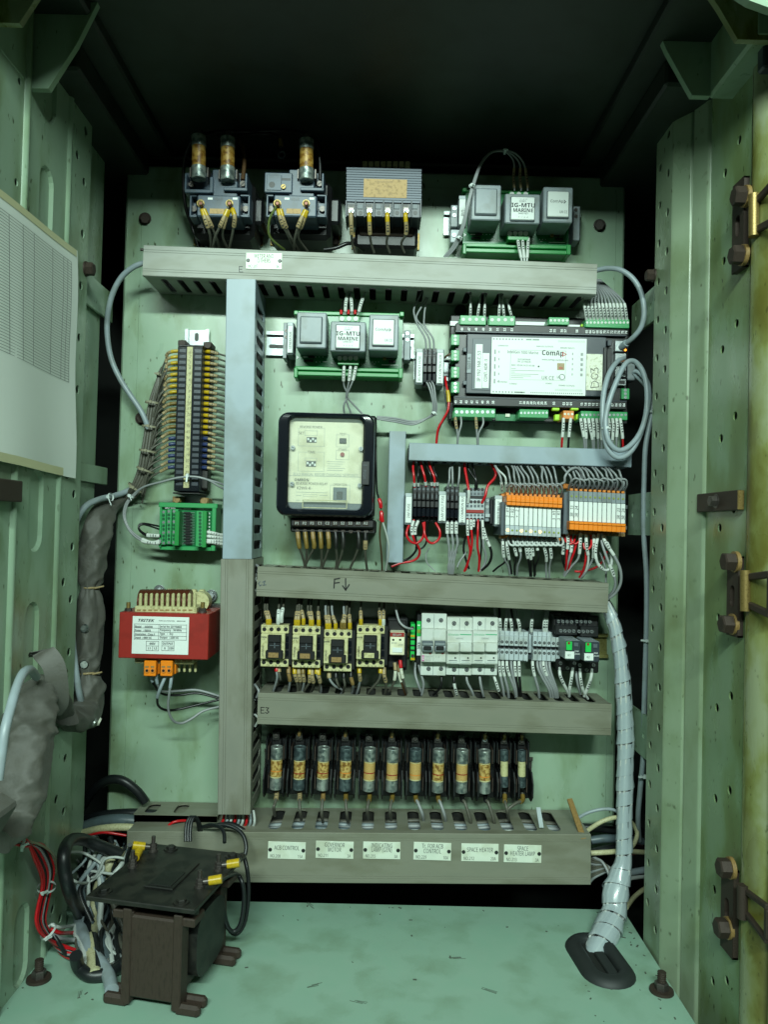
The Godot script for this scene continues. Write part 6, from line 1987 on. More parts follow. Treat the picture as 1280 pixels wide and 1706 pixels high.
func power_row() -> void:
	din_rail("dull rail behind the contactors and breakers", 430, 1073, 1014, 1076, "olive_rail", false, [])
	contactor("cream contactor with tan window, red-tipped wire below it", 0, 0, "tan", true)
	contactor("cream contactor with tan window and most yellow lugs below it", 52.8, 1.6, "tan", false)
	contactor("cream contactor sitting lower than its neighbours, tan window", 105.3, 7.7, "tan", false)
	contactor("cream contactor with a blank cream window, next to the small clear relay", 160, 0.6, "cream", false)
	# wires above and below the contactors
	var n := 0
	var sets := [[[446, 1040, 441, 1012, "yellow", "sleeve"], [449, 1040, 445, 1011, "yellow", "sleeve"], [463.5, 1038, 464.5, 1012, "sleeve_white", "sleeve_white"], [469, 1035, 472, 1010, "sleeve_white", "sleeve_white"]],
		[[493, 1041, 495, 1012, "yellow", "sleeve"], [497, 1041, 498.5, 1008, "yellow", "sleeve"], [505.5, 1039, 502, 1012, "yellow", "sleeve"], [517.5, 1041, 513, 1013, "yellow", "sleeve"], [520, 1041, 518, 1012, "yellow", "sleeve"], [531, 1041, 530, 1015, "yellow", "sleeve"]],
		[[545, 1047, 542.5, 1011, "yellow", "sleeve"], [549, 1047, 547, 1013, "yellow", "sleeve"], [559, 1047, 553, 1011, "yellow", "sleeve"], [570, 1046, 578, 1009, "yellow_old", "sleeve"], [574, 1046, 573, 1012, "yellow_old", "sleeve"], [583, 1046, 582, 1018, "yellow", "sleeve"]],
		[[601.5, 1040, 601, 1014, "yellow", "sleeve"], [634, 1040, 632, 1014, "yellow", "sleeve"], [639, 1040, 639, 1018, "sleeve_white", "sleeve"]]]
	for c in 4:
		for i in sets[c].size():
			var s = sets[c][i]
			wire("lugged wire rising from the %s cream contactor, %s along its top" % [ORD[c], ORD[i]], "lead", "lugged wires above the contactors", "wire_grey" if i % 2 == 0 and c == 2 else "wire_old", 1.6, [[s[0], s[1] + 4, 72], [s[0], s[1] - 8, 76], [lerpf(s[0], s[2], 0.7), s[1] - 20, 72], [s[2], s[3], 62], [s[2] + 2, s[3] - 18, 44]], [[3, 8.5, 1.8, s[4], "lug"], [11.5, 11, 1.65, s[5], "marker_sleeve"]])
	sets = [[[461, 1109, 456, 1150, "red", ""], [465, 1110, 466, 1132, "sleeve", ""]],
		[[481, 1112, 481, 1150, "tan", "tan"], [491, 1113, 496, 1152, "yellow", "sleeve"], [498, 1113, 499, 1148, "sleeve", "sleeve"], [505, 1113, 504, 1150, "yellow_old", "sleeve"], [516, 1114, 508, 1150, "yellow", "sleeve"], [520, 1115, 521, 1145, "sleeve", "sleeve"], [528, 1113, 535, 1150, "yellow", ""], [531, 1115, 532, 1150, "yellow", "sleeve"]],
		[[549, 1120, 570, 1150, "sleeve", ""], [560, 1120, 566, 1148, "black", ""], [573, 1120, 572, 1150, "black", ""], [585, 1118, 588, 1150, "black", "tan"]],
		[[599, 1112, 596, 1152, "yellow", "sleeve"], [634, 1112, 616, 1152, "yellow", ""], [640, 1114, 643, 1152, "sleeve", "sleeve"]]]
	for c in 4:
		for i in sets[c].size():
			var s = sets[c][i]
			var tr := [[2, 9, 1.8, s[4], "lug"]]
			if s[5] != "":
				tr.append([11.5, 11, 1.6, s[5], "marker_sleeve"])
			wire("wire hanging under the %s cream contactor, %s along its foot%s" % [ORD[c], ORD[i], ", tipped red" if s[4] == "red" else ""], "lead", "lugged wires below the contactors", "wire_grey" if i % 3 == 0 else "wire_old", 1.7, [[s[0], s[1] - 4, 66], [s[0], s[1] + 10, 70], [lerpf(s[0], s[2], 0.3) + 2, s[1] + 22, 66], [s[2], s[3], 52], [s[2] - 4, s[3] + 10, 40]], tr)
	# small clear relay
	var t := thing("clear_relay", "small clear-cased relay with a red top stripe in a black socket", "relay", P(662, 1118, 0))
	pbox("socket", t, "black_plastic", 645, 1030, 679, 1116, 52, 8, 1)
	pbox("socket_step", t, "black", 647, 1092, 677, 1112, 60, 40, 1)
	pbox("socket_step", t, "black", 647, 1034, 677, 1052, 60, 40, 1)
	pbox("case", t, "relay_paper", 650, 1053.5, 674.4, 1091.3, 82, 50, 1)
	pbox("top_stripe", t, "red_core", 650.4, 1054, 674, 1061, 82.6, 80, 0.3)
	pbox("label", t, "label_white", 654, 1079, 670.6, 1087, 82.8, 81, 0.2)
	rtext(t, [["MY2N", 657, 1071, 82.8, 2.4], ["24VDC", 668, 1074, 82.8, 2.0], ["RELAY", 662, 1057.6, 83, 3.6, "b"]], "print_faint")
	for x in [655.5, 667.0]:
		pbox("pin_window", t, "black", x - 1.8, 1064.5, x + 1.8, 1067.5, 82.5, 81, 0.2)
	for k in [["dull sleeved wire under the small clear relay", "wire_old", [[658, 1104, 62], [659, 1120, 64], [656, 1138, 56], [648, 1152, 46]], "sleeve"], ["red-capped wire with a cream marker under the small clear relay", "wire_old", [[667, 1100, 64], [669, 1118, 66], [674, 1140, 58], [678, 1154, 46]], "red"], ["thin red-brown wire beside the red-capped one under the small relay", "wire_brown", [[665, 1106, 58], [666, 1125, 58], [672, 1146, 52], [676, 1158, 42]], "sleeve"]]:
		wire(k[0], "wire", "wires under the small clear relay", k[1], 1.6, k[2], [[0, 10, 1.6, k[3], "crimp"], [11, 14, 1.5, "label_dirty", "marker_sleeve"]])
	wire("grey wire curving from the F duct to the green-yellow terminal", "wire", "", "wire_grey", 1.6, [[657, 1000, 50], [661, 1020, 58], [666, 1036, 64], [676, 1045, 66], [688, 1048, 60]])
	# green-yellow terminal and labelled end strip
	t = thing("earth_terminal", "green and yellow earth terminal between the clear relay and the breaker", "terminal", P(687.5, 1100, 0))
	pbox("body", t, "green_bright", 684.3, 1040, 691.4, 1100.5, 48, 8, 0.6)
	for k in [[1058, 1061.5, "yellow"], [1064, 1067, "black"], [1074, 1077, "black"], [1082, 1085, "black"], [1096, 1100, "yellow"]]:
		pbox("band", t, k[2], 684.2, k[0], 691.5, k[1], 48.6, 40, 0.3)
	for y in [1046.0, 1092.5]:
		screw(t, "steel_dark", 687.8, y, 2.8, 49.5, 46)
	t = thing("labelled_clamp", "narrow clamp striped black, green and white with handwriting, beside the breaker", "end clamp", P(698, 1105, 0))
	pbox("body", t, "black_plastic", 694.6, 1024, 701.6, 1106, 56, 8, 0.6)
	pbox("green_label", t, "green_bright", 695, 1035, 701.4, 1060, 57, 55, 0.2)
	pbox("yellow_patch", t, "led_off", 695.6, 1049, 700.8, 1055, 57.4, 56, 0.2)
	pbox("white_label", t, "label_white", 695, 1060.5, 701.4, 1092, 57, 55, 0.2)
	rtext(t, [["3X3", 698.3, 1076, 57.4, 4.8, "b", 0, 90, 1.0]], "print")
	rtext(t, [["E", 698.2, 1041.5, 57.4, 4.0, "b", 0, 90]], "print_white")
	# two-pole breaker
	t = thing("circuit_breaker", "grey-white two-pole breaker with dark toggles and a pink badge", "circuit breaker", P(723, 1125, 0))
	pole_device(t, 702, 743.6, 1022.5, 1048.5, 1103.5, 1125, 2)
	for i in 2:
		var x := 702.6 + i * 20.9
		pbox("upper_panel", t, "white_plastic", x, 1048.8, x + 19.8, 1067, 75, 70, 0.6)
		pbox("toggle_well", t, "grey_dark", x + 0.6, 1068, x + 19.4, 1085.5, 75.5, 70, 0.5)
		var tg := mb()
		cylm(tg, L(x + 1.5, 1079, 78), L(x + 18.5, 1079, 78), 0.0062, 0.0062, 16)
		boxm(tg, L(x + 10, 1073.5, 82), Vector3(0.0135, 0.0035, 0.006), 0.001)
		part("toggle", tg, "grey_plastic", t)
		pbox("toggle_face", t, "black", x + 3.4, 1077, x + 16.6, 1083, 85.6, 82, 0.6)
		pbox("lower_panel", t, "white_plastic", x, 1086, x + 19.8, 1103, 75, 70, 0.6)
		pbox("state_window", t, "red_core", x + 12.6, 1087.5, x + 16.2, 1090, 75.4, 74, 0.1)
	pbox("badge", t, "pink", 703.2, 1092, 707, 1101.5, 75.4, 74, 0.1)
	rtext(t, [["ETI", 705.1, 1096.8, 75.8, 3.0, "b", 0, 90]], "print_white")
	rtext(t, [["ETIMAT P10", 714.5, 1093.5, 75.5, 1.9], ["C 10", 714, 1096.5, 75.5, 2.2], ["230/400V~", 714, 1099.6, 75.5, 1.6], ["1   3", 729, 1094.6, 75.5, 2.6], ["2   4", 729, 1100, 75.5, 1.8]], "print_faint")
	# two fuse disconnectors
	for k in 2:
		var x := 744.4 + k * 42.9
		t = thing("fuse_disconnector", ["white two-pole fuse switch marked 440VAC in pen, against the breaker", "white two-pole fuse switch with smudged green stripe, against the grey terminals"][k], "fuse switch", P(x + 21, 1124, 0), "white fuse switches")
		pole_device(t, x, x + 42.3, 1029, 1051.5, 1107, 1124.5, 2)
		pbox("brand_panel", t, "white_plastic", x + 0.8, 1052, x + 43, 1071, 75, 70, 0.5)
		pbox("green_stripe", t, "print_green", x + 22.5, 1056.6, x + 41.5, 1058, 75.3, 74.5, 0)
		rtext(t, [["Schneider", x + 12, 1057.2, 75.3, 3.0, "s", 0, 0, 1.0]], "print_green")
		rtext(t, [[["440VAC", "220VAC"][k], x + 22, 1063.6, 75.3, 2.6, "b"]], "print_faint")
		for i in 2:
			var xx := x + 1.0 + i * 21.3
			pbox("handle", t, "white_plastic", xx, 1071.5, xx + 20.4, 1086.5, 84, 70, 1.2)
			pbox("lower_panel", t, "white_plastic", xx, 1088, xx + 20.4, 1106, 75, 70, 0.5)
			pdisc("indicator", t, "black", xx + 13.6, 1096.2, 1.4, 75.5, 74, 10)
			pbox("info_line", t, "grey_dark", xx + 3, 1100, xx + 16.5, 1101, 75.3, 74.5, 0)
			pbox("info_line", t, "grey_light", xx + 3, 1103, xx + 16.5, 1103.6, 75.3, 74.5, 0)
			pbox("symbol_line", t, "print_faint", xx + 8.2, 1042.5, xx + 8.7, 1049, 60.4, 59.8, 0)
			pbox("symbol_line", t, "print_faint", xx + 8.2, 1042.2, xx + 14, 1042.7, 60.4, 59.8, 0)
	for w in [["black wire from the foot of the breaker into the E3 duct", "wire_black", [[735, 1120, 50], [736, 1138, 54], [732, 1148, 50], [722, 1158, 44]], 0], ["grey wire from the labelled clamp into the E3 duct", "wire_grey", [[697, 1104, 50], [702, 1124, 54], [706, 1140, 52], [703, 1158, 44]], 0], ["second grey wire beside the labelled clamp", "wire_grey", [[693, 1104, 40], [692, 1122, 44], [697, 1140, 48], [702, 1152, 44]], 0], ["black wire with white sleeve from the first pole of the fuse switches", "wire_black", [[757, 1120, 50], [757, 1138, 54], [760, 1152, 52], [762, 1162, 44]], 1], ["grey wire from the second pole of the fuse switches", "wire_grey", [[777, 1120, 50], [779, 1136, 54], [787, 1152, 52], [790, 1162, 44]], 0], ["grey wire from the third pole of the fuse switches", "wire_grey", [[799, 1120, 50], [801, 1138, 54], [804, 1152, 50], [806, 1160, 44]], 0], ["black marked wire from the fourth pole of the fuse switches", "wire_black", [[822, 1122, 52], [828, 1140, 56], [832, 1152, 54], [838, 1160, 44]], 2]]:
		wire(w[0], "wire", "wires under the breakers", w[1], 1.8, w[2], [] if w[3] == 0 else [[[15, 3][w[3] - 1], 22, 1.2, "sleeve_white", "marker_sleeve"]])
	# grey screw terminals
	for s in [[825.5, 7, 7.9, 1052, "against the fuse switches"], [888.6, 6, 7.65, 1053.5, "before the plug-in relays"]]:
		for i in s[1]:
			var x: float = s[0] + i * s[2]
			var y: float = s[3] + i * 0.35
			t = thing("screw_terminal", "light grey screw terminal, %s in the group %s" % [ORD[i], s[4]], "screw terminal", P(x + 3.8, y + 48, 0), "light grey screw terminals")
			pbox("body", t, "grey_light", x, y - 1, x + s[2] - 0.5, y + 48.5, 46, 8, 0.5)
			pbox("upper_half", t, "grey_light", x, y + 7, x + s[2] - 0.5, y + 23, 54, 40, 0.5)
			pbox("lower_half", t, "grey_light", x, y + 29, x + s[2] - 0.5, y + 47, 54, 40, 0.5)
			pbox("marker_gap", t, "black", x + 1, y + 24, x + s[2] - 1.5, y + 28, 48, 44, 0)
			for yy in [y + 17.0, y + 34.0]:
				pdisc("hole", t, "black", x + 3.7, yy, 2.5, 54.3, 52, 12)
				pdisc("screw", t, "steel", x + 3.7, yy, 1.7, 54.6, 52, 8)
	t = thing("end_clamp", "light grey end clamp between the two groups of screw terminals", "end clamp", P(884, 1100, 0), "grey end clamps")
	pbox("clamp_body", t, "grey_light", 881.5, 1056, 887.5, 1088, 40, 8, 0.8)
	pbox("clamp_foot", t, "grey_dark", 880.8, 1090, 888, 1099, 34, 8, 0.8)
	for i in 9:
		var x: float = [829, 834, 843, 853, 857, 866, 886, 907, 911][i]
		var xt: float = [824, 832, 846, 848, 851, 858, 889, 911, 914][i]
		wire("%s wire rising behind the light grey screw terminals, %s along" % [["white marked", "black"][int(i in [1, 4])], ORD[i]], "wire", "wires above the screw terminals", "wire_black" if i in [1, 4] else "wire_grey", 1.9, [[x, 1056, 40], [x, 1042, 46], [lerpf(x, xt, 0.5), 1028, 46], [xt, 1012, 40]], [[4, 20, 1.25, "sleeve_white", "marker_sleeve"]] if i != 4 else [])
	for i in 12:
		var x: float = [832, 838, 845, 852, 858, 865, 888, 896, 901, 906, 911, 916][i]
		var xe: float = [840, 848, 860, 862, 864, 868, 899, 918, 922, 926, 928, 930][i]
		var mk: bool = i in [0, 1, 2, 4, 5, 6, 9]
		wire("%s wire sweeping below the light grey screw terminals, %s along" % ["black" if i in [4, 5] else "grey", ORD[i]], "wire", "wires below the screw terminals", "wire_black" if i in [4, 5] else "wire_grey", 1.9, [[x, 1098, 48], [x + 0.5, 1112, 54], [lerpf(x, xe, 0.35), 1128, 54], [lerpf(x, xe, 0.85), 1148, 50], [xe, 1162, 42]], [[4, 20, 1.2, "sleeve_white", "marker_sleeve"]] if mk else [])
	# two plug-in relays in black sockets
	for k in 2:
		var dx := k * 32.0
		var dy := k * 3.2
		t = thing("relay_socket", "black screw socket of the %s green-flagged relay" % ["first", "second"][k], "relay socket", P(946 + dx, 1120 + dy, 0), "black relay sockets")
		var x0: float = 922.0 if k == 0 else 963.5
		pbox("upper_body", t, "black", x0, 1025 + dy * 0.2, 963 if k == 0 else 998, 1060 + dy, 52, 8, 1.5)
		pbox("upper_step", t, "black_plastic", x0 + 4, 1042 + dy * 0.4, 963 if k == 0 else 998, 1058 + dy, 60, 30, 1)
		pbox("lower_body", t, "black", 927 + dx * 1.1, 1098 + dy, 963 + dx * 1.1, 1118 + dy, 56, 8, 1.5)
		for i in 4:
			var s := 931.5 + k * 30.5 + i * 7.2
			screw(t, "steel", s, 1035.5 + i * 0.2, 2.9, 54, 50, i * 40.0)
			screw(t, "steel", s + 3.6, 1051 + i * 0.2 + dy * 0.3, 2.9, 62, 58, i * 55.0)
			pbox("barrier", t, "black_gloss", s - 4.4, 1029, s - 3.2, 1042, 56, 40, 0.2)
		for i in 3:
			screw(t, "steel", 935 + dx + i * 11.5, 1105 + dy + [0, 8, 0][i], 3.0, 58, 54, i * 50.0)
		t = thing("plug_in_relay", ["grey plug-in relay with green flag, nearer the screw terminals", "grey plug-in relay with green flag, nearer the bare rail end"][k], "relay", P(955 + dx, 1100 + dy, 0), "green-flagged plug-in relays")
		pbox("case", t, "grey_plastic", 943.5 + dx * 0.995, 1067 + dy * 0.6, 967.5 + dx, 1100 + dy, 96, 50, 1)
		pbox("front_panel", t, "slate", 943.8 + dx * 0.995, 1067.6 + dy * 0.6, 967.2 + dx, 1099.6 + dy, 97, 94, 0.8)
		var fl := pbox("flag", t, "green_bright", 944.4 + dx, 1069 + dy * 0.6, 954 + dx, 1083.4 + dy, 98.5, 95, 0.5)
		pbox("flag_window", fl, "red_core", 947 + dx, 1069.6 + dy * 0.6, 950.5 + dx, 1073.5 + dy * 0.6, 99, 97, 0.2)
		pbox("test_lever", t, "grey_dark", 957 + dx, 1071 + dy * 0.7, 964.5 + dx, 1077.5 + dy * 0.7, 98.5, 95, 0.5)
		pbox("label", t, "label_white", 942.4 + dx, 1085.5 + dy, 957.6 + dx, 1097.4 + dy, 98, 95, 0.3)
		rtext(t, [[["K1", "K2"][k], 949 + dx, 1091.5 + dy, 98.4, 3.4]], "print")
		rtext(t, [["RXM", 961.5 + dx, 1085 + dy, 97.4, 2.4], ["220VAC", 961.6 + dx, 1089.6 + dy, 97.4, 2.4]], "print_white")
	for w in [["white wire from the foot of the first green-flagged relay", [[933, 1112, 56], [934, 1126, 60], [941, 1142, 56], [949, 1158, 46]], 30], ["cream sleeved wire meeting the white one under the first green-flagged relay", [[955, 1112, 58], [953, 1128, 60], [950, 1146, 56], [949, 1160, 46]], 28], ["grey wire under the gap of the green-flagged relays", [[962, 1112, 50], [961, 1126, 54], [964, 1142, 52], [968, 1156, 44]], 0], ["white wire under the second green-flagged relay", [[967, 1114, 56], [968, 1132, 60], [972, 1150, 54], [980, 1164, 44]], 26], ["white wire slanting to a brown sleeve under the second green-flagged relay", [[987, 1114, 58], [985, 1130, 60], [978, 1150, 54], [974, 1160, 48]], 34]]:
		wire(w[0], "wire", "wires under the green-flagged relays", "wire_white" if w[2] else "wire_grey", 2.0, w[1], [[4, w[2], 1.15, "sleeve_white", "marker_sleeve"]] if w[2] else [])
	for w in [["black wire with white tip rising from the first relay socket", [[937, 1034, 50], [937, 1024, 50], [937.5, 1014, 44], [938, 1004, 36]]], ["black wire rising from the second relay socket", [[970, 1034, 50], [970, 1022, 50], [970, 1012, 44], [970, 1004, 36]]], ["second black wire rising from the second relay socket", [[976, 1034, 50], [977, 1022, 50], [977, 1012, 44], [977, 1004, 36]]]]:
		wire(w[0], "wire", "wires above the relay sockets", "wire_black", 1.9, w[1])
func fuse_row() -> void:
	din_rail("dark rail behind the bottom row of fuses", 440, 1268, 888, 1282, "steel_dark", false, [])
	var xs := [459.8, 498.4, 537.5, 575.3, 614.8, 653.0, 692.0, 729.6, 769.4, 808.4]
	for i in 12:
		var small: bool = i >= 10
		var x: float = xs[i] if not small else [840.5, 869.8][i - 10]
		var dy: float = (x - 459.8) * 0.0185
		var hw := 17.0 if not small else 12.5
		var t := thing("fuse_holder", "black open fuse holder, %s along the bottom row%s" % [ORD[i], ", narrow" if small else ""], "fuse holder", P(x, 1318 + dy, 0), "fuse holders of the bottom row")
		pbox("base", t, "black_plastic", x - hw, 1228 + dy, x + hw, 1322 + dy, 24, 8, 1)
		pbox("spine", t, "black", x - 8, 1232 + dy, x + 8, 1318 + dy, 34, 20, 1)
		for s in [-1.0, 1.0]:
			var xe: float = x + s * (hw - 1.2)
			pbox("barrier", t, "black_plastic", xe - 1.2, 1231 + dy, xe + 1.2, 1264 + dy, 52, 20, 0.5)
			var st := mb()
			var T := Transform3D(Basis(Vector3(0, 0, 1), Vector3(0, 1, 0), Vector3(-1, 0, 0)), L(xe, 1298 + dy, 24))
			prism(st, PackedVector2Array([Vector2(-0.004, -0.018), Vector2(0.020, -0.018), Vector2(0.032, -0.008), Vector2(0.032, 0.010), Vector2(0.022, 0.022), Vector2(-0.004, 0.022)]), T, -0.0009, 0.0009)
			part("barrier", st, "black_plastic", t)
			var cw := 12.8 if not small else 8.6
			for e in [[1243 + dy, 1266 + dy], [1291 + dy, 1313 + dy]]:
				pbox("clip", t, "brown_iron", x + s * cw - 0.8, e[0], x + s * cw + 0.8, e[1], 50, 26, 0.2)
		var st2 := mb()
		bx(st2, x - 5.6, 1219.5 + dy, x + 5.6, 1233 + dy, 40, 20, 0.4)
		var tt := part("terminal_plate", st2, "black_dusty", t)
		screw(tt, "steel" if i == 9 else "steel_dark", x, 1226.5 + dy, 3.6, 43, 38, i * 37.0)
		var names := "old cartridge fuse with gold label, %s along the bottom row" % ORD[i]
		if not small:
			var f := fuse_body(names, "cartridge fuses of the bottom row", x - 0.6, 1243.5 + dy, 1263.6 + dy + (i * 7) % 3 - 1, 1294.6 + dy + (i * 5) % 3 - 1, 1313 + dy, 8.4, 46, "tinned_dark" if i in [1, 3, 6] else "tinned", "fuse_gold" if i in [4, 5, 6, 8] else "fuse_paper", false)
			f.rotation = Vector3(0, rng.randf() * 3.0, rng.randf_range(-0.012, 0.012))
			var st := mb()
			cylm(st, L(x - 0.6, 1281.5 + dy + (i * 3) % 4, 46), L(x - 0.6, 1283.2 + dy + (i * 3) % 4, 46), 0.00798, 0.00798, 20, false, false)
			part("red_band", st, "red_core" if i % 3 else "orange_dull", f)
			st = mb()
			cylm(st, L(x - 0.6, 1264.4 + dy + (i * 7) % 3 - 1, 46), L(x - 0.6, 1265.6 + dy + (i * 7) % 3 - 1, 46), 0.0080, 0.0080, 20, false, false)
			part("label_edge", st, "cream", f)
			st = mb()
			cylm(st, L(x - 0.6, 1292.6 + dy + (i * 5) % 3 - 1, 46), L(x - 0.6, 1294.4 + dy + (i * 5) % 3 - 1, 46), 0.0080, 0.0080, 20, false, false)
			part("label_edge", st, "cream", f)
		else:
			fuse_body("slim old cartridge fuse with yellowed label, %s of the pair ending the bottom row" % ORD[i - 10], "cartridge fuses of the bottom row", x, 1243 + dy, 1260 + dy, 1285 + dy, 1303 + dy, 5.6, 46, "tinned_dark", "ivory", false)
		var sl: String = ["sleeve", "sleeve", "tan", "yellow_old", "yellow_old", "yellow_old", "yellow_old", "yellow_old", "black", "black", "yellow_old", "yellow_old"][i]
		var end: Array = [[456, 1345], [500, 1352], [536, 1356], [578, 1356], [612, 1350], [650, 1352], [704, 1356], [741, 1358], [784, 1366], [823, 1366], [846, 1352], [846, 1350]][i]
		wire("wire under fuse %s of the bottom row, dipping into the deep duct" % ORD[i], "wire", "wires below the bottom row of fuses", "wire_grey" if i in [6, 7] else "wire_old", 2.2, [[x + 1, 1314 + dy, 36], [x + 1, 1326 + dy, 46], [lerpf(x, end[0], 0.4), 1338, 56], [end[0], end[1], 60], [end[0] + 2, end[1] + 14, 44]], [[3, 15, 1.5, sl, "marker_sleeve"]])
		if i in [1, 3, 5, 7, 9, 10, 11]:
			wire("stub wire above fuse %s of the bottom row" % ORD[i], "wire", "stub wires above the bottom row of fuses", "wire_old", 1.8, [[x, 1224 + dy, 42], [x + 1, 1216 + dy, 46], [x + 3, 1206 + dy, 36]], [[0, 8, 1.4, "yellow_old" if i >= 10 else "tan", "lug"]])
	# loose bits lying in the slots of the deep duct
	for k in [["pale blue plastic strip standing in a slot of the deep duct", 893.5, 1346, 903, 1380, 0, "grey_light"], ["flat ochre stick leaning at the end of the deep duct", 952, 1346, 0, 0, 1, "tan"]]:
		var t := thing("plastic_strip", k[0], "strip", P(k[1], k[2] + 30, 70))
		var st := mb()
		if k[5] == 0:
			boxm(st, L(900, 1362, 66), Vector3(0.006, 0.030, 0.0015), 0.0003, Basis(Vector3.RIGHT, -0.9))
		else:
			boxm(st, L(961, 1364, 66), Vector3(0.0075, 0.066, 0.004), 0.0006, Basis(Vector3(0, 0, 1), 0.16) * Basis(Vector3.RIGHT, -1.05))
		part("strip", st, k[6], t)
	for i in 6:
		wire("grey wire lying inside the deep duct, seen through its slots, %s across" % ORD[i], "wire", "wires lying inside the deep duct", ["wire_old", "cable_grey", "wire_grey", "cable_dark", "wire_white", "wire_old"][i], 3.2, [[430, 1372 + i * 4.5, 24 + i * 9], [520, 1366 + i * 4.6 + (i % 3) * 2, 22 + i * 9], [610, 1371 + i * 4.4, 26 + i * 9], [700, 1367 + i * 4.6 + (i % 2) * 3, 22 + i * 9], [780, 1372 + i * 4.3, 26 + i * 8], [860, 1368 + i * 4.5 + (i % 2) * 3, 24 + i * 9], [975, 1378 + i * 4.0, 22 + i * 9]])

# ---- paper list, hinges, fabric hose, floor transformer, cables
func left_side() -> void:
	var xp := XL + 0.0045
	var c00 := PX(0, 318, xp)
	var c10 := PX(127, 418, xp)
	var c01 := PX(0, 770, xp)
	var c11 := PX(124, 797, xp)
	var t := thing("paper_list", "large taped paper sheet with a ruled and typed cable list", "paper sheet", (c11 + c01) * 0.5)
	var base := O
	var at := func(u: float, v: float, lift: float) -> Vector3:
		var p: Vector3 = c00.lerp(c10, u).lerp(c01.lerp(c11, u), v)
		return p - base + Vector3(0.0015 + 0.0022 * sin(u * 5.0 + 1.0) * (0.4 + v) + 0.0012 * sin(v * 9.0) * u + lift, 0, 0)
	var st := mb()
	var nu := 44
	var nv := 40
	for i in nu:
		for j in nv:
			var u0 := lerpf(-0.9, 1.0, float(i) / nu)
			var u1 := lerpf(-0.9, 1.0, float(i + 1) / nu)
			var v0 := float(j) / nv
			var v1 := float(j + 1) / nv
			var nrm := func(u, v): return ((at.call(u + 0.01, v, 0.0) - at.call(u - 0.01, v, 0.0)) as Vector3).cross(at.call(u, v + 0.01, 0.0) - at.call(u, v - 0.01, 0.0)).normalized()
			var fix := func(n: Vector3) -> Vector3: return n if n.x > 0 else -n
			var n00 = fix.call(nrm.call(u0, v0))
			var n10 = fix.call(nrm.call(u1, v0))
			var n11 = fix.call(nrm.call(u1, v1))
			var n01 = fix.call(nrm.call(u0, v1))
			tri(st, at.call(u0, v0, 0.0), at.call(u1, v0, 0.0), at.call(u1, v1, 0.0), n00, n10, n11)
			tri(st, at.call(u0, v0, 0.0), at.call(u1, v1, 0.0), at.call(u0, v1, 0.0), n00, n11, n01)
	part("sheet", st, "paper", t)
	st = mb()
	var bar := func(u0: float, v0: float, u1: float, v1: float) -> void:
		quad(st, at.call(u0, v0, 0.0003), at.call(u1, v0, 0.0003), at.call(u1, v1, 0.0003), at.call(u0, v1, 0.0003), Vector3(1, 0, 0))
	for i in 46:
		var v := 0.068 + i * 0.0115
		for k in 8:
			bar.call(-0.85 + k * 0.2188, v, -0.85 + (k + 1) * 0.2188, v + 0.0018)
	for u in [-0.4, 0.06, 0.22, 0.36, 0.62, 0.78, 0.84, 0.897]:
		for j in 12:
			bar.call(u, 0.068 + j * 0.0433, u + 0.005, 0.068 + (j + 1) * 0.0433)
	part("ruled_lines", st, "print_grey", t)
	st = mb()
	for i in 45:
		var v := 0.0715 + i * 0.0115
		for k in [[0.0, 0.05, 0.9], [0.08, 0.18, 0.75], [0.24, 0.34, 0.8], [0.40, 0.6, 0.15], [0.645, 0.69, 0.9], [0.79, 0.83, 0.75], [0.85, 0.885, 0.7]]:
			if k[0] == 0.08 and i > 38:
				continue
			var u: float = k[0]
			while u < k[1]:
				var w := rng.randf_range(0.008, 0.02)
				if rng.randf() < k[2]:
					bar.call(u, v + 0.002, u + w, v + 0.0088)
				u += w + 0.006
	part("typed_lettering", st, "print", t)
	for k in [[-0.9, 0.001, 0.98, 0.03], [-0.9, 0.965, 0.82, 0.999]]:
		st = mb()
		for j in 10:
			var u0 := lerpf(k[0], k[2], j / 10.0)
			var u1 := lerpf(k[0], k[2], (j + 1) / 10.0)
			quad(st, at.call(u0, k[1], 0.0005), at.call(u1, k[1], 0.0005), at.call(u1, k[3], 0.0005), at.call(u0, k[3], 0.0005), Vector3(1, 0, 0))
		part("sticky_tape", st, "tape", t)
	# dark latch bar on the outer frame
	t = thing("latch_bar", "dark brown latch bar on the wall under the paper list", "latch", PX(10, 817, XL + 0.006))
	st = mb()
	boxm(st, Vector3(0, 0, 0), Vector3(0.010, 0.022, 0.05), 0.001)
	part("bar", st, "rust_bolt", t)
	# rubberised fabric hose, in two lengths that fold over each other, with straps
	hose("grey fabric cable sleeve hanging down beside the plate, tied by cord in two places", [[PZ(212, 826, 0), 8], [PZ(190, 838, 30), 14], [PZ(166, 862, 70), 22], [PZ(157, 900, 80), 25], [PZ(151, 945, 82), 25], [PZ(148, 985, 84), 20], [PZ(148, 1040, 86), 23], [PZ(146, 1090, 90), 22], [PZ(145, 1122, 94), 19], [PZ(146, 1150, 96), 25], [PW(141, 1182, 2), 29], [PW(126, 1198, 12), 25], [PW(108, 1190, 18), 22]], [[4.9, 5.6], [8.0, 8.0]], true)
	hose("grey fabric cable sleeve bending over from the wall towards the viewer's floor corner", [[PW(106, 1190, 14), 15], [PW(95, 1160, 20), 19], [PW(80, 1142, 24), 22], [PW(64, 1160, 27), 28], [PW(51, 1200, 28), 33], [PW(40, 1245, 30), 37], [PW(28, 1310, 32), 38], [PW(12, 1362, 32), 32], [PW(-12, 1400, 32), 24]], [], false)
	t = thing("strap", "dark leather-like strap with a pale stud folded over the fabric sleeve", "strap", PW(94, 1132, 34))
	st = mb()
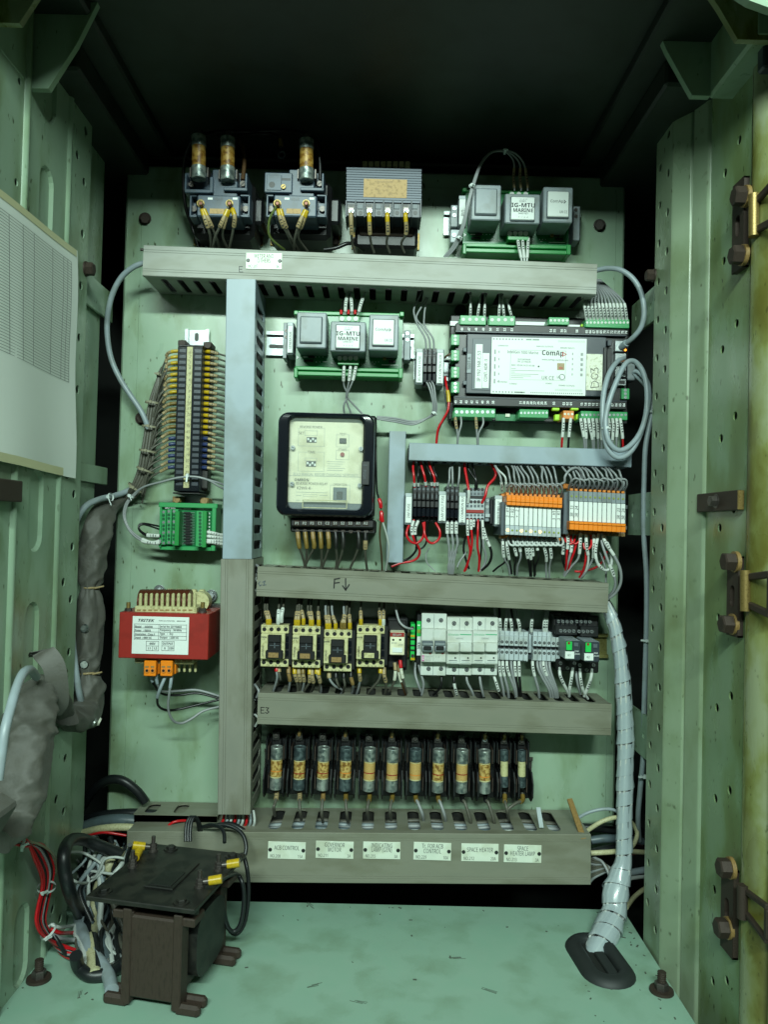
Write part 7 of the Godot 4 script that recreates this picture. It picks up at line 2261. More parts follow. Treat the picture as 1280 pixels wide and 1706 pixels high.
	var ln := smooth([Vector3(-0.012, 0.028, 0.018), Vector3(-0.004, 0.034, 0.028), Vector3(0.008, 0.022, 0.03), Vector3(0.012, 0.002, 0.028), Vector3(0.010, -0.022, 0.020), Vector3(0.0, -0.036, 0.012)], 6)
	var edge := []
	for i in ln.size():
		var d := (ln[mini(i + 1, ln.size() - 1)] - ln[maxi(i - 1, 0)]).normalized()
		var s := Vector3(0.9, 0.2, -0.35).normalized()
		s = (s - d * s.dot(d)).normalized()
		var n := d.cross(s).normalized()
		edge.append([ln[i] - s * 0.011, ln[i] + s * 0.011, n if n.z > 0 else -n])
	for i in ln.size() - 1:
		var e = edge[i]
		var f = edge[i + 1]
		for k in [1.0, -1.0]:
			var o0: Vector3 = e[2] * (0.0 if k > 0 else -0.002)
			var o1: Vector3 = f[2] * (0.0 if k > 0 else -0.002)
			tri(st, e[0] + o0, e[1] + o0, f[1] + o1, e[2] * k, e[2] * k, f[2] * k)
			tri(st, e[0] + o0, f[1] + o1, f[0] + o1, e[2] * k, f[2] * k, f[2] * k)
	part("band", st, "hose", t)
	# the dark box corner at the very edge
	t = thing("cable_box", "dull grey box edge at the lower wall where red wires come out", "box", PW(6, 1366, 64))
	st = mb()
	boxm(st, Vector3(-0.012, 0.0, 0.0), Vector3(0.020, 0.032, 0.04), 0.003, Basis(Vector3(0, 0, 1), -0.5))
	part("shell", st, "hose", t)
	# grey cables on the left
	wire("grey cable bowing out from the top duct down to the numbered strip's loom", "cable", "", "cable_grey", 3.8, [[240, 438, 60], [222, 445, 58], [202, 462, 52], [187, 490, 46], [179, 525, 40], [178.5, 560, 36], [185, 598, 32], [200, 632, 30], [218, 660, 28], [234, 684, 26], [244, 706, 24], [249, 730, 18]], [], "cable", 8, 10)
	wire("grey cable lying along the fabric sleeve and turning under at its foot", "cable", "", "cable_grey", 4.2, [[226, 808, 20], [212, 818, 20], [190, 826, 40], [165, 832, 80], [143, 843, 100], [127, 868, 112], [119, 910, 118], [116, 965, 120], [117, 1020, 122], [121, 1075, 124], [126, 1120, 126], [131, 1152, 122], [135, 1170, 112]], [], "cable", 8, 10)
	wire("grey cable arching over the lower fabric sleeve at the wall", "cable", "", "cable_grey", 4.4, [PW(60, 1128, 30), PW(50, 1116, 40), PW(38, 1122, 48), PW(27, 1146, 54), PW(17, 1180, 58), PW(8, 1215, 60), PW(2, 1255, 60), PW(-4, 1300, 60)], [], "cable", 8, 10)
	tie("pale tie on the grey cable at the top of the fabric sleeve", [184, 828, 62], [1.0, 0.1, 0.3], 5.0, "tie", 14, Vector3(0.5, -0.9, 0.3))
func PW(px: float, py: float, off_mm: float) -> Vector3:     # in front of the lower wall by so many millimetres
	return PX(px, py, XL + off_mm * 0.001)
func PZ(px: float, py: float, z: float) -> Vector3:
	var p := P(px, py, z)
	return p if p.y > 0.008 else PF(px, py, 0.009)
func hose(label: String, path: Array, ties: Array, stud: bool) -> void:
	var t := thing("fabric_sleeve", label, "cable sleeve", path[0][0], "fabric cable sleeves")
	var pts := []
	for p in path:
		pts.append((p[0] as Vector3) - O)
	var line := smooth(pts, 8)
	var n := line.size()
	var st := mb()
	var sides := 56
	var rings := []
	var u := Vector3(0, 0, 1)
	var nz := FastNoiseLite.new()
	nz.seed = 9
	nz.frequency = 28.0
	nz.fractal_octaves = 3
	for i in n:
		var f := float(i) / (n - 1) * (path.size() - 1)
		var k := mini(int(f), path.size() - 2)
		var r: float = lerpf(path[k][1], path[k + 1][1], smoothstep(0, 1, f - k)) * 0.00076
		for e in ties:
			r *= 1.0 - 0.24 * exp(-pow((f - e[0]) * 5.0, 2.0))
		var d := (line[mini(i + 1, n - 1)] - line[maxi(i - 1, 0)]).normalized()
		u = (u - d * u.dot(d)).normalized()
		var v := d.cross(u)
		var ring := PackedVector3Array()
		for s in sides:
			var a := TAU * s / sides
			var e := u * cos(a) * 0.8 + v * sin(a)
			var along := f * 1.1 + nz.get_noise_1d(f * 0.02) * 1.5
			var crease := 0.10 * (1.0 - 2.0 * absf(sin(a * 1.5 + along * 0.9))) + 0.07 * (1.0 - 2.0 * absf(sin(a * 2.5 - along * 1.7 + 0.6)))
			for e2 in ties:                                  # gathers that run out from the cords
				crease += 0.10 * exp(-absf(f - e2[0]) * 2.2) * sin(a * 9.0 + f)
			var fold := crease + nz.get_noise_3d(cos(a) * 0.02 + line[i].x * 0.3, sin(a) * 0.02 + line[i].y * 0.3, line[i].z * 0.3) * 0.12 + (0.085 * smoothstep(0.0, 0.06, a - 4.1 - 0.25 * sin(f * 0.9)) * (1.0 - smoothstep(0.5, 1.5, a - 4.1)))
			ring.append(line[i] + e * r * (1.0 + fold))
		rings.append(ring)
	var nm := func(i: int, s: int) -> Vector3:
		var a: Vector3 = rings[i][(s + 1) % sides] - rings[i][(s + sides - 1) % sides]
		var b: Vector3 = rings[mini(i + 1, n - 1)][s] - rings[maxi(i - 1, 0)][s]
		var c := a.cross(b).normalized()
		return c if c.dot(rings[i][s] - line[i]) > 0 else -c
	for i in n - 1:
		for s in sides:
			var s1 := (s + 1) % sides
			tri(st, rings[i][s], rings[i][s1], rings[i + 1][s1], nm.call(i, s), nm.call(i, s1), nm.call(i + 1, s1))
			tri(st, rings[i][s], rings[i + 1][s1], rings[i + 1][s], nm.call(i, s), nm.call(i + 1, s1), nm.call(i + 1, s))
	for e in [0, n - 1]:
		for s in sides:
			ftri(st, line[e], rings[e][s], rings[e][(s + 1) % sides], ((line[0] - line[1]) if e == 0 else (line[n - 1] - line[n - 2])).normalized())
	part("sleeve_cloth", st, "hose", t)
	for e in ties:
		var i := int(e[1] / (path.size() - 1) * (n - 1))
		i = int(e[0] / (path.size() - 1) * (n - 1))
		st = mb()
		var rr := (rings[i][0] as Vector3).distance_to(line[i])
		ringm(st, line[i], (line[i + 1] - line[i - 1]).normalized(), rr * 1.06, 0.0016, 22, 6)
		cylm(st, line[i] + Vector3(rr, 0.0, 0.004), line[i] + Vector3(rr + 0.012, 0.003, 0.004), 0.0015, 0.0012, 6)
		part("cord", st, "sleeve", t)
	if stud:
		for k in [[7.6, 0.9], [6.2, -0.7], [10.2, 1.4], [10.8, 2.6]]:
			var i := int(k[0] / (path.size() - 1) * (n - 1))
			var best := 0
			var bz := -9.0
			for s in sides:
				var p: Vector3 = rings[i][s]
				var sc: float = p.z + p.x * k[1] * 0.5 - p.y * (0.4 if k[0] > 9 else 0.0)
				if sc > bz:
					bz = sc
					best = s
			var q: Vector3 = rings[i][best]
			var nn: Vector3 = nm.call(i, best)
			st = mb()
			cylm(st, q - nn * 0.001, q + nn * 0.0018, 0.0062, 0.0046, 16)
			part("press_stud", st, "label_dirty" if k[0] == 10.2 else "tinned", t)
func hinge(label: String, b0: Array, b1: Array, y0: float, y1: float, zx0: float, zx1: float, barrel: Array, m: String) -> void:
	var xd := XR + 0.0255
	var c := PX((zx0 + zx1) * 0.5, (y0 + y1) * 0.5, xd)
	var t := thing("hinge", label, "hinge", c, "door hinges")
	var pa := PX(zx0, (y0 + y1) * 0.5, xd)
	var pb := PX(zx1, (y0 + y1) * 0.5, xd)
	var pt := PX((zx0 + zx1) * 0.5, y0, xd)
	var pbm := PX((zx0 + zx1) * 0.5, y1, xd)
	var hz := absf(pb.z - pa.z) * 0.5
	var hy := (pt.y - pbm.y) * 0.5
	var st := mb()
	cell(st, Vector3(-0.006, 0, 0), Vector3(0, 0, hz), Vector3(0, hy, 0), Vector3(-1, 0, 0), 0.006, 0.005, 0.005)
	wbox(st, -0.0058, 0.0, -hy, hy, -hz, -hz + 0.002)
	wbox(st, -0.0058, 0.0, -hy, -hy + 0.002, -hz, hz)
	wbox(st, -0.0058, 0.0, hy - 0.002, hy, -hz, hz)
	wbox(st, -0.0058, 0.0, -hy, hy, hz - 0.002, hz)
	part("leaf_plate", st, "rust_bolt", t)
	for b in [b0, b1]:
		var q := PX(b[0], b[1], xd - 0.008) - c
		st = mb()
		cylm(st, q + Vector3(0.004, 0, 0), q, 0.011, 0.011, 18)
		var w := part("washer", st, "tan", t)
		st = mb()
		hexm(st, q, q - Vector3(0.011, 0, 0), 0.0098)
		part("bolt_head", st, "rust_bolt", w)
	st = mb()
	var k0 := PX(barrel[0], barrel[1], xd - 0.006) - c
	var k1 := PX(barrel[0], barrel[2], xd - 0.006) - c
	cylm(st, k0, k1, 0.0052, 0.0052, 14)
	part("barrel", st, m, t)
	st = mb()
	var ym := (k0.y + k1.y) * 0.5
	var hb := (k0.y - k1.y) * 0.5
	for s in [-1.0, 1.0]:
		boxm(st, Vector3(k0.x + 0.003, ym + s * hb * 0.8, k0.z + 0.022), Vector3(0.005, hb * 0.34, 0.046), 0.001, Basis(Vector3.RIGHT, s * -0.12))
	boxm(st, Vector3(k0.x + 0.003, ym, k0.z + 0.044), Vector3(0.005, hb * 1.7, 0.006), 0.001)
	part("strap", st, "rust_bolt", t)
func floor_transformer() -> void:
	var c := Vector3(-0.228, 0.0, 0.236)
	var t := thing("floor_transformer", "heavy dark iron transformer standing on the floor with four yellow lugs on its top board", "transformer", c)
	t.basis = Basis(Vector3.UP, deg_to_rad(-11.5))
	OI = t.basis.inverse()
	var st := mb()
	boxm(st, Vector3(0.010, 0.054, 0.0), Vector3(0.054, 0.086, 0.118), 0.002)
	part("core", st, "brown_iron", t)
	st = mb()                                               # wound coil bulging from the flank
	var ov := PackedVector2Array()
	for i in 24:
		var a := TAU * i / 24
		ov.append(Vector2(signf(cos(a)) * pow(absf(cos(a)), 0.55) * 0.033, signf(sin(a)) * pow(absf(sin(a)), 0.6) * 0.043))
	prism(st, ov, Transform3D(Basis(Vector3(0, 1, 0), -PI / 2) * Basis(), Vector3(0.006, 0.054, -0.002)).scaled_local(Vector3(1.15, 0.82, 1)), -0.044, 0.036)
	part("coil", st, "black_dusty", t)
	for s in [[-1.0, 1.0], [1.0, 1.0], [-1.0, -1.0], [1.0, -1.0]]:   # clamping angles, feet and posts at each corner
		var x: float = 0.010 + s[0] * 0.028
		var z: float = s[1] * 0.048
		st = mb()
		boxm(st, Vector3(x + s[0] * 0.001, 0.054, z + s[1] * 0.004), Vector3(0.010, 0.100, 0.018), 0.0012)
		part("clamp_angle", st, "brown_iron", t)
		st = mb()
		boxm(st, Vector3(x + s[0] * 0.007, 0.096, z - s[1] * 0.002), Vector3(0.024, 0.009, 0.026), 0.0012)
		part("clamp_lug", st, "brown_iron", t)
		for k in [-1.0, 1.0]:
			st = mb()
			boxm(st, Vector3(x + s[0] * 0.013, 0.006, z + k * 0.008), Vector3(0.028, 0.012, 0.0098), 0.003)
			part("foot", st, "brown_iron", t)
		st = mb()
		cylm(st, Vector3(x + s[0] * 0.012, 0.099, z * 0.98), Vector3(x + s[0] * 0.012, 0.113, z * 0.98), 0.006, 0.006, 12)
		part("spacer_post", st, "black_dusty", t)
	st = mb()
	boxm(st, Vector3(0, 0.1145, 0), Vector3(0.124, 0.005, 0.142), 0.0008)
	var top := part("top_board", st, "black_dusty", t)
	st = mb()
	boxm(st, Vector3(0.004, 0.1178, 0.004), Vector3(0.034, 0.002, 0.068), 0.0006)
	part("name_block", st, "black_dusty", top)
	st = mb()
	boxm(st, Vector3(0.004, 0.119, 0.016), Vector3(0.026, 0.0008, 0.036), 0.0004)
	part("name_block_inset", st, "black", top)
	for p in [Vector2(-0.048, 0.058), Vector2(0.042, 0.06), Vector2(-0.03, -0.06), Vector2(0.05, -0.058)]:
		st = mb()
		cylm(st, Vector3(p.x, 0.117, p.y), Vector3(p.x, 0.1185, p.y), 0.0085, 0.008, 20)
		hexm(st, Vector3(p.x, 0.1185, p.y), Vector3(p.x, 0.1215, p.y), 0.0055)
		part("bolt", st, "black_dusty", top)
	var k := 0
	for p in [[Vector2(-0.05, -0.005), Vector2(-1, -0.25)], [Vector2(-0.048, -0.05), Vector2(-1, 0.2)], [Vector2(0.048, -0.022), Vector2(1, -0.25)], [Vector2(0.045, 0.022), Vector2(1, -0.3)]]:
		var q := Vector3(p[0].x, 0.117, p[0].y)
		st = mb()
		cylm(st, q, q + Vector3(0, 0.002, 0), 0.0058, 0.0058, 14)
		hexm(st, q + Vector3(0, 0.002, 0), q + Vector3(0, 0.006, 0), 0.0048)
		hexm(st, q + Vector3(0, 0.0065, 0), q + Vector3(0, 0.0095, 0), 0.0045)
		cylm(st, q, q + Vector3(0, 0.018, 0), 0.0024, 0.0024, 10)
		part("stud", st, "steel_dark", top)
		var d := Vector3(p[1].x, 0.12, p[1].y).normalized()
		if k < 2:
			d = Vector3(-0.55 if k == 1 else -0.2, 0.1, -0.9 if k == 0 else 0.3).normalized()
		st = mb()
		cylm(st, q + d * 0.004 + Vector3(0, 0.005, 0), q + d * 0.011 + Vector3(0, 0.005, 0), 0.003, 0.0036, 10)
		part("terminal_eye", st, "steel_dark", top)
		st = mb()
		cylm(st, q + d * 0.010 + Vector3(0, 0.005, 0), q + d * 0.024 + Vector3(0, 0.0055, 0), 0.0048, 0.0050, 14)
		part("lug", st, "yellow", top)
		k += 1
	var W := func(v: Vector3) -> Vector3: return c + t.basis * v
	# black leads from the lugs on the duct side hang in loops beside the transformer
	wire("black lead looping low beside the floor transformer from its rear yellow lug", "cable", "leads of the floor transformer", "cable_black", 2.6, [W.call(Vector3(0.068, 0.1235, -0.028)), PZ(404, 1424, 160), PZ(412, 1450, 160), PZ(414, 1490, 165), PZ(408, 1535, 170), PZ(394, 1556, 175), PZ(380, 1545, 180), PZ(373, 1515, 185), PZ(374, 1480, 180), PZ(382, 1455, 170), PZ(384, 1440, 160)], [], "cable", 8, 9)
	wire("black lead looping low beside the floor transformer from its front yellow lug", "cable", "leads of the floor transformer", "cable_black", 2.6, [W.call(Vector3(0.065, 0.1235, 0.014)), PZ(392, 1456, 190), PZ(404, 1472, 188), PZ(406, 1505, 188), PZ(400, 1540, 190), PZ(388, 1552, 192), PZ(376, 1538, 196), PZ(371, 1505, 196), PZ(372, 1480, 190), PZ(378, 1466, 180)], [], "cable", 8, 9)
	wire("black lead curving up from behind the top board of the floor transformer", "cable", "leads of the floor transformer", "cable_black", 2.6, [PZ(408, 1425, 130), PZ(410, 1410, 125), PZ(405, 1392, 118), PZ(392, 1380, 112), PZ(372, 1374, 108), PZ(350, 1376, 104), PZ(330, 1378, 90)], [], "cable", 8, 9)
	wire("black lead rising from the rear edge of the floor transformer's board", "cable", "leads of the floor transformer", "cable_black", 2.4, [PZ(374, 1404, 140), PZ(373, 1388, 130), PZ(366, 1378, 120), PZ(350, 1374, 108), PZ(338, 1378, 95)], [], "cable", 8, 9)
	for j in 3:
		wire("black lead arching over the duct edge behind the floor transformer, %s of three" % ORD[j], "cable", "leads of the floor transformer", "cable_black", 2.1, [PZ(309 + j * 4, 1402, 130), PZ(309 + j * 4, 1385, 124), PZ(311 + j * 4, 1370, 118), PZ(318 + j * 3, 1361, 112), PZ(328 + j * 1.5, 1368, 104), PZ(331 + j * 2, 1384, 92)], [], "cable", 8, 8)
	wire("black lead from the corner yellow lug bending down into the cable tangle", "cable", "leads of the floor transformer", "cable_black", 2.6, [W.call(Vector3(-0.0745, 0.125, -0.042)), PZ(216, 1414, 170), PZ(211, 1430, 160), PZ(210, 1455, 150), PZ(216, 1490, 140)], [], "cable", 8, 9)
func cables() -> void:
	# big cables that come in at the lower wall
	wire("thick black cable arching high over the lower end of the plate", "cable", "", "cable_black", 6.2, [PZ(242, 1336, 30), PZ(228, 1318, 34), PZ(205, 1301, 36), PZ(182, 1299, 30), PZ(158, 1314, 10), PZ(136, 1345, -20), PZ(118, 1378, -40)], [], "cable", 8, 12)
	wire("thick black cable running flat under the short slotted duct", "cable", "", "cable_black", 6.4, [PZ(300, 1362, 20), PZ(250, 1356, 24), PZ(205, 1355, 24), PZ(160, 1360, 10), PZ(120, 1372, -30)], [], "cable", 8, 12)
	wire("thick blue-grey cable running flat under the short slotted duct", "cable", "", "cable_dark", 8.0, [PZ(330, 1384, 40), PZ(290, 1380, 44), PZ(240, 1370, 50), PZ(195, 1366, 52), PZ(160, 1371, 40), PZ(120, 1386, 10), PZ(90, 1400, -30)], [], "cable", 8, 12)
	wire("cream cable running along the thick blue-grey one", "cable", "", "cable_cream", 5.0, [PZ(300, 1388, 56), PZ(250, 1382, 62), PZ(205, 1378, 66), PZ(165, 1381, 60), PZ(130, 1390, 30), PZ(100, 1400, 0)], [], "cable", 8, 10)
	wire("thin red wire crossing below the cream cable", "wire", "", "red", 1.8, [PZ(210, 1392, 66), PZ(175, 1387, 70), PZ(150, 1391, 64), PZ(120, 1400, 40)])
	wire("red wire curving up to the short slotted duct", "wire", "", "red", 1.8, [PZ(272, 1388, 66), PZ(282, 1374, 70), PZ(296, 1368, 68), PZ(320, 1368, 56), PZ(345, 1376, 46)])
	wire("thick black cable bent like a hook in front of the tangle", "cable", "", "cable_black", 7.4, [PZ(200, 1423, 110), PZ(170, 1411, 120), PZ(138, 1399, 136), PW(118, 1400, 24), PW(107, 1418, 34), PW(107, 1450, 38), PW(117, 1490, 42), PZ(132, 1520, 140), PZ(146, 1545, 128), PZ(158, 1580, 118), PZ(160, 1620, 110)], [], "cable", 8, 12)
	wire("thick grey-white cable dropping to the floor hole", "cable", "", "cable_grey", 7.4, [PZ(131, 1518, 120), PZ(133, 1536, 126), PZ(140, 1560, 128), PZ(152, 1586, 124), PZ(168, 1606, 112), PZ(180, 1625, 96), PZ(186, 1650, 80)], [], "cable", 8, 12)
	wire("thick cream cable dropping behind the floor transformer", "cable", "", "cable_cream", 7.6, [PZ(202, 1420, 90), PZ(184, 1438, 110), PZ(170, 1464, 116), PZ(160, 1500, 120), PZ(154, 1540, 118), PZ(153, 1580, 112), PZ(158, 1625, 96)], [], "cable", 8, 12)
	wire("thick black cable curling on the floor behind the transformer", "cable", "", "cable_black", 7.0, [PF(126, 1592, 0.03), PF(131, 1612, 0.012), PF(150, 1625, 0.008), PF(178, 1622, 0.008), PF(204, 1606, 0.01), PF(225, 1580, 0.03)], [], "cable", 8, 12)
	for i in 10:
		var x := 150.0 + i * 8.4
		wire("thin %s wire hanging in the tangle behind the floor transformer, %s along" % [["grey", "white", "black"][i % 3], ORD[i]], "wire", "thin wires in the tangle", ["wire_grey", "wire_white", "cable_black"][i % 3], 1.9 if i % 3 < 2 else 4.0, [PZ(x + 30 - i * 3, 1420 + i * 4, 70 + i * 4), PZ(x + 14 - (i % 4) * 6, 1460 + (i % 3) * 9, 80), PZ(x + 8 + (i % 3) * 5, 1510, 84 - (i % 2) * 24), PZ(x + 2, 1560, 80 - (i % 3) * 10), PZ(x + 6, 1612, 70)])
	for i in 26:                                            # the dense tangle of thin leads behind and beside the floor transformer
		var x := 128.0 + (i * 37) % 104
		var m2: String = ["wire_old", "cable_grey", "cable_black", "wire_white", "cable_dark", "cable_black", "wire_grey"][i % 7]
		var sway := 14.0 * sin(i * 2.3)
		var zz := 40.0 + (i * 29) % 80
		wire("thin cable in the tangle behind the floor transformer, %s strand" % (ORD[i] if i < 22 else ["last but three", "last but two", "last but one", "last"][i - 22]), "cable", "thin cables of the tangle", m2, 1.6 + (i % 5) * 0.55, [PZ(x - 20 + sway, 1388 + (i % 6) * 7, zz - 50), PZ(x - 6 - sway, 1424 + (i % 5) * 11, zz - 10), PZ(x + 8 + sway * 0.6, 1470 + (i % 4) * 9, zz + 10), PZ(x + 4 - sway * 0.9, 1520 + (i % 3) * 14, zz + 14), PZ(x - 2 + sway * 0.4, 1572, zz + 8), PZ(x + 10, 1614 - (i % 5) * 5, zz)], [], "cable", 6, 7)
	for i in 15:                                            # loops that spill forward of the tangle
		var x := 122.0 + (i * 23) % 70
		var sw := 12.0 * cos(i * 1.9)
		wire("cable spilling forward between wall and floor transformer, %s loop" % ORD[i], "cable", "cables spilling forward of the tangle", ["cable_grey", "wire_white", "cable_black", "wire_old", "cable_dark"][i % 5], 1.7 + (i % 4) * 0.7, [PZ(x + 26, 1404 + (i % 4) * 6, 90), PZ(x + 8 + sw, 1432 + (i % 5) * 7, 122), PZ(x - 2 - sw, 1474 + (i % 3) * 10, 134), PZ(x + 6 + sw * 0.8, 1522 + (i % 4) * 8, 138), PZ(x + 12 - sw * 0.5, 1562, 146), PZ(x + 22, 1596 + (i % 3) * 5, 150)], [], "cable", 6, 8)
	wire("white wire forming an open eye in front of the tangle", "wire", "", "wire_white", 1.7, [PW(112, 1420, 30), PZ(135, 1420, 136), PZ(156, 1430, 130), PZ(172, 1444, 130), PZ(165, 1458, 132), PZ(146, 1470, 132), PW(128, 1470, 40), PW(116, 1462, 30)])
	wire("white wire crossing the thick cream cable", "wire", "", "wire_white", 1.7, [PZ(206, 1430, 130), PZ(190, 1428, 132), PZ(174, 1432, 134), PZ(166, 1448, 134), PZ(156, 1462, 130), PZ(142, 1454, 124), PZ(150, 1451, 128), PZ(188, 1456, 134), PZ(200, 1452, 128)])
	# red and black loom from the wall box
	for i in 7:
		var m: String = ["red", "red", "wire_black", "red", "wire_grey", "wire_black", "red"][i]
		var o := (i - 3) * 2.5
		wire("%s wire in the tied loom curving down the lower wall, %s across" % ["red" if m == "red" else ("black" if m == "wire_black" else "grey"), ORD[i]], "wire", "tied loom of red and black wires", m, 1.7, [PW(8, 1396 + i * 2.2, 14), PW(26, 1396 + i * 1.8, 16), PW(44, 1400 + i * 1.6, 18), PW(64 + o * 0.9, 1420 - o * 1.6, 18), PW(78 + o * 1.4, 1450 - o, 16), PW(77 + o, 1478, 14), PW(70 + o, 1510, 12), PW(67 + o, 1535, 12), PW(76 + o, 1556, 14), PW(96 + o * 0.6, 1570 + i * 3, 20), PZ(125, 1582 + i * 3, 110)])
	wire("thin grey-green wire bowing out past the tied loom", "wire", "", "tie_old", 1.3, [PW(50, 1402, 20), PW(72, 1410, 22), PW(88, 1424, 22), PW(94, 1444, 18), PW(88, 1462, 12)])
	for i in 3:
		wire("wire leaving the tied loom level towards the tangle, %s down" % ORD[i], "wire", "wires leaving the tied loom", ["wire_white", "red", "wire_grey"][i], 2.0 + i * 0.3, [PW(84, 1540 + i * 7, 14), PW(100, 1545 + i * 9, 22), PZ(120, 1542 + i * 12, 130), PZ(150, 1538 + i * 14, 100)])
	wire("black cable drooping from the tied loom to the floor", "cable", "", "cable_black", 2.4, [PW(88, 1556, 16), PW(98, 1572, 24), PW(110, 1590, 30), PW(124, 1599, 36), PZ(145, 1600, 128)])
	for k in [[40, 1402, 18, "first", [1, -0.2, -0.3]], [77, 1478, 15, "second", [0.1, 1, 0.2]], [80, 1552, 15, "lowest", [-0.7, 1, 0.4]]]:
		tie("white cable tie on the red and black loom, %s along it" % k[3], [PW(k[0], k[1], k[2])], k[4], 9.5, "tie", 9, Vector3(0.8, 0.5, 0.3))
	for i in 9:
		wire("%s wire bunched at the foot of the tall trunk, %s along" % [["red", "grey", "white"][i % 3], ORD[i]], "wire", "wires at the foot of the tall trunk", ["red", "cable_grey", "wire_white"][i % 3], 1.9, [PZ(374 + i * 6, 1350, 70), PZ(372 + i * 6.5, 1366, 74), PZ(366 + i * 7, 1376, 70), PZ(356 + i * 7, 1386, 60)])
	wire("black lead bundle lying across the deep duct's rear edge", "cable", "", "cable_black", 4.0, [PZ(340, 1380, 70), PZ(362, 1376, 76), PZ(385, 1374, 80), PZ(404, 1384, 84), PZ(416, 1396, 80)])
	# side bundle by the lower trunk ends, and at the right edge
	for i in 6:
		wire("striped grey wire between tall trunk and the E3 duct end, %s down" % ORD[i], "wire", "wires squeezed between the ducts", ["wire_grey", "wire_black", "wire_white"][i % 3], 1.7, [PZ(424, [940, 950, 960, 1140, 1160, 1190][i], 66), PZ(431, [946, 958, 974, 1152, 1172, 1198][i], 72), PZ(425, [962, 972, 986, 1166, 1188, 1210][i], 66)])
	for i in 10:
		wire("grey wire fanning out of the deep duct's end into the spiral wrap, %s across" % ORD[i], "wire", "wires fanning into the spiral wrap", "wire_old" if i % 3 else "wire_grey", 1.9, [PZ(984, 1424 + i * 5, 56), PZ(993, 1430 + i * 3.4, 62), PZ(1004 + i * 1.6, 1436 + i * 1.5, 70), PZ(1014 + i * 2.2, 1454, 78), PZ(1020 + i * 1.8, 1478, 84)])
	for k in [["thick black cable leaving the deep duct end", "cable_black", 6.4, [[985, 1422, 30], [1010, 1416, 30], [1040, 1410, 20], [1075, 1404, 0]]], ["thick blue-grey cable leaving the deep duct end", "cable_dark", 5.6, [[985, 1400, 40], [1010, 1397, 40], [1040, 1398, 30], [1070, 1402, 10]]], ["cream cable leaving the deep duct end level", "cable_cream", 3.4, [[985, 1421, 66], [1010, 1420, 66], [1040, 1418, 56], [1075, 1420, 30]]], ["black cable above the cream loop", "cable_black", 5.6, [[972, 1378, 30], [1000, 1380, 30], [1035, 1384, 24], [1075, 1386, 0]]],
			["cream cable looping round the spiral wrap", "cable_cream", 3.0, [[972, 1390, 60], [985, 1380, 66], [1005, 1368, 70], [1028, 1362, 64], [1050, 1368, 40], [1062, 1386, 36], [1058, 1404, 44], [1048, 1416, 56]]], ["thin pale blue cable arching into the spiral wrap", "cable_grey", 2.2, [[962, 1364, 56], [980, 1354, 60], [1005, 1348, 62], [1025, 1350, 60], [1040, 1362, 50]]], ["grey cable behind the spiral wrap", "cable_grey", 4.6, [[1040, 1456, 20], [1060, 1452, 20], [1082, 1448, 10]]], ["cream cable dropping away behind the spiral wrap", "cable_cream", 3.2, [[1044, 1512, 40], [1056, 1496, 36], [1070, 1484, 20], [1085, 1476, 0]]], ["white cable behind the spiral wrap", "wire_white", 2.6, [[1040, 1466, 40], [1060, 1462, 30], [1084, 1460, 10]]], ["red wire behind the spiral wrap", "red", 1.8, [[1050, 1424, 20], [1066, 1420, 16], [1084, 1418, 0]]]]:
		var pts := []
		for p in k[3]:
			pts.append(PZ(p[0], p[1], p[2]))
		wire(k[0], "cable", "", k[1], k[2], pts, [], "cable", 8, 10)
	# spiral-wrapped trunk cable and its grommet
	spiral()
	# grey network cables
	wire("grey network cable bowing from the top duct to the controller's first socket", "cable", "", "cable_grey", 3.5, [[996, 450, 60], [1014, 447, 70], [1035, 450, 80], [1055, 464, 86], [1069, 488, 88], [1074, 520, 88], [1069, 545, 84], [1056, 562, 74], [1044, 572, 60], [1036, 579, 48]], [[-14, 12, 1.5, "cable_grey", "boot"]], "cable", 8, 12)
	wire("grey network cable coiled twice beside the controller, its tail running down the post", "cable", "", "cable_grey", 3.5, [[1040, 597, 50], [1028, 604, 66], [1016, 622, 78], [1008, 648, 84], [1004.5, 680, 88], [1006, 714, 90], [1013, 746, 92], [1029, 762, 92], [1048, 756, 90], [1064, 732, 86], [1076, 695, 82], [1079, 655, 80], [1073, 622, 78], [1059, 603, 78], [1043, 606, 84], [1026, 640, 90], [1014, 675, 92], [1009.5, 705, 96], [1015, 735, 98], [1031, 750, 96], [1051, 742, 92], [1070, 715, 86], [1081, 670, 80], [1080, 640, 76], [1066, 620, 72], [1058, 622, 64], [1078, 644, 66], [1087.5, 680, 70], [1082, 712, 72], [1076, 748, 72], [1074, 800, 70], [1073, 850, 70], [1074, 900, 70], [1078, 960, 72], [1078, 1040, 74], [1076, 1110, 74], [1074, 1180, 72], [1073, 1250, 70], [1068, 1310, 62], [1064, 1360, 48], [1066, 1400, 20]], [], "cable", 8, 12)
	tie("white tie clamping the coiled network cable beside the plug terminals", [1010, 714, 92], [0.05, 1, 0], 5.6)
	for k in [[1088, 687, 72, "beside the coil"], [1077, 1067, 76, "at mid height of the post"], [1073, 1293, 72, "near the lower end of the post"]]:
		tie("white tie fixing the grey network cable tail, %s" % k[3], [k[0], k[1], k[2]], [0.0, 1, 0], 3.7, "tie", 9, Vector3(-1, 0.1, 0.1))
	for i in 12:
		var x := 977.5 + i * 6.1
		wire("white sleeved wire from the top duct end down to controller plug position %s" % ORD[i], "wire", "white wires into the twelve-way plug", "wire_grey", 1.5, [[x + 0.5, 534, 50], [x - 1, 520, 56], [x - 3.5 - i * 0.1, 504, 56], [lerpf(x, 985, 0.25), 492, 46], [lerpf(x, 982, 0.5), 478, 36], [lerpf(x, 980, 0.7), 466, 28]], [[1, 23, 1.45, "sleeve_white", "marker_sleeve"]])
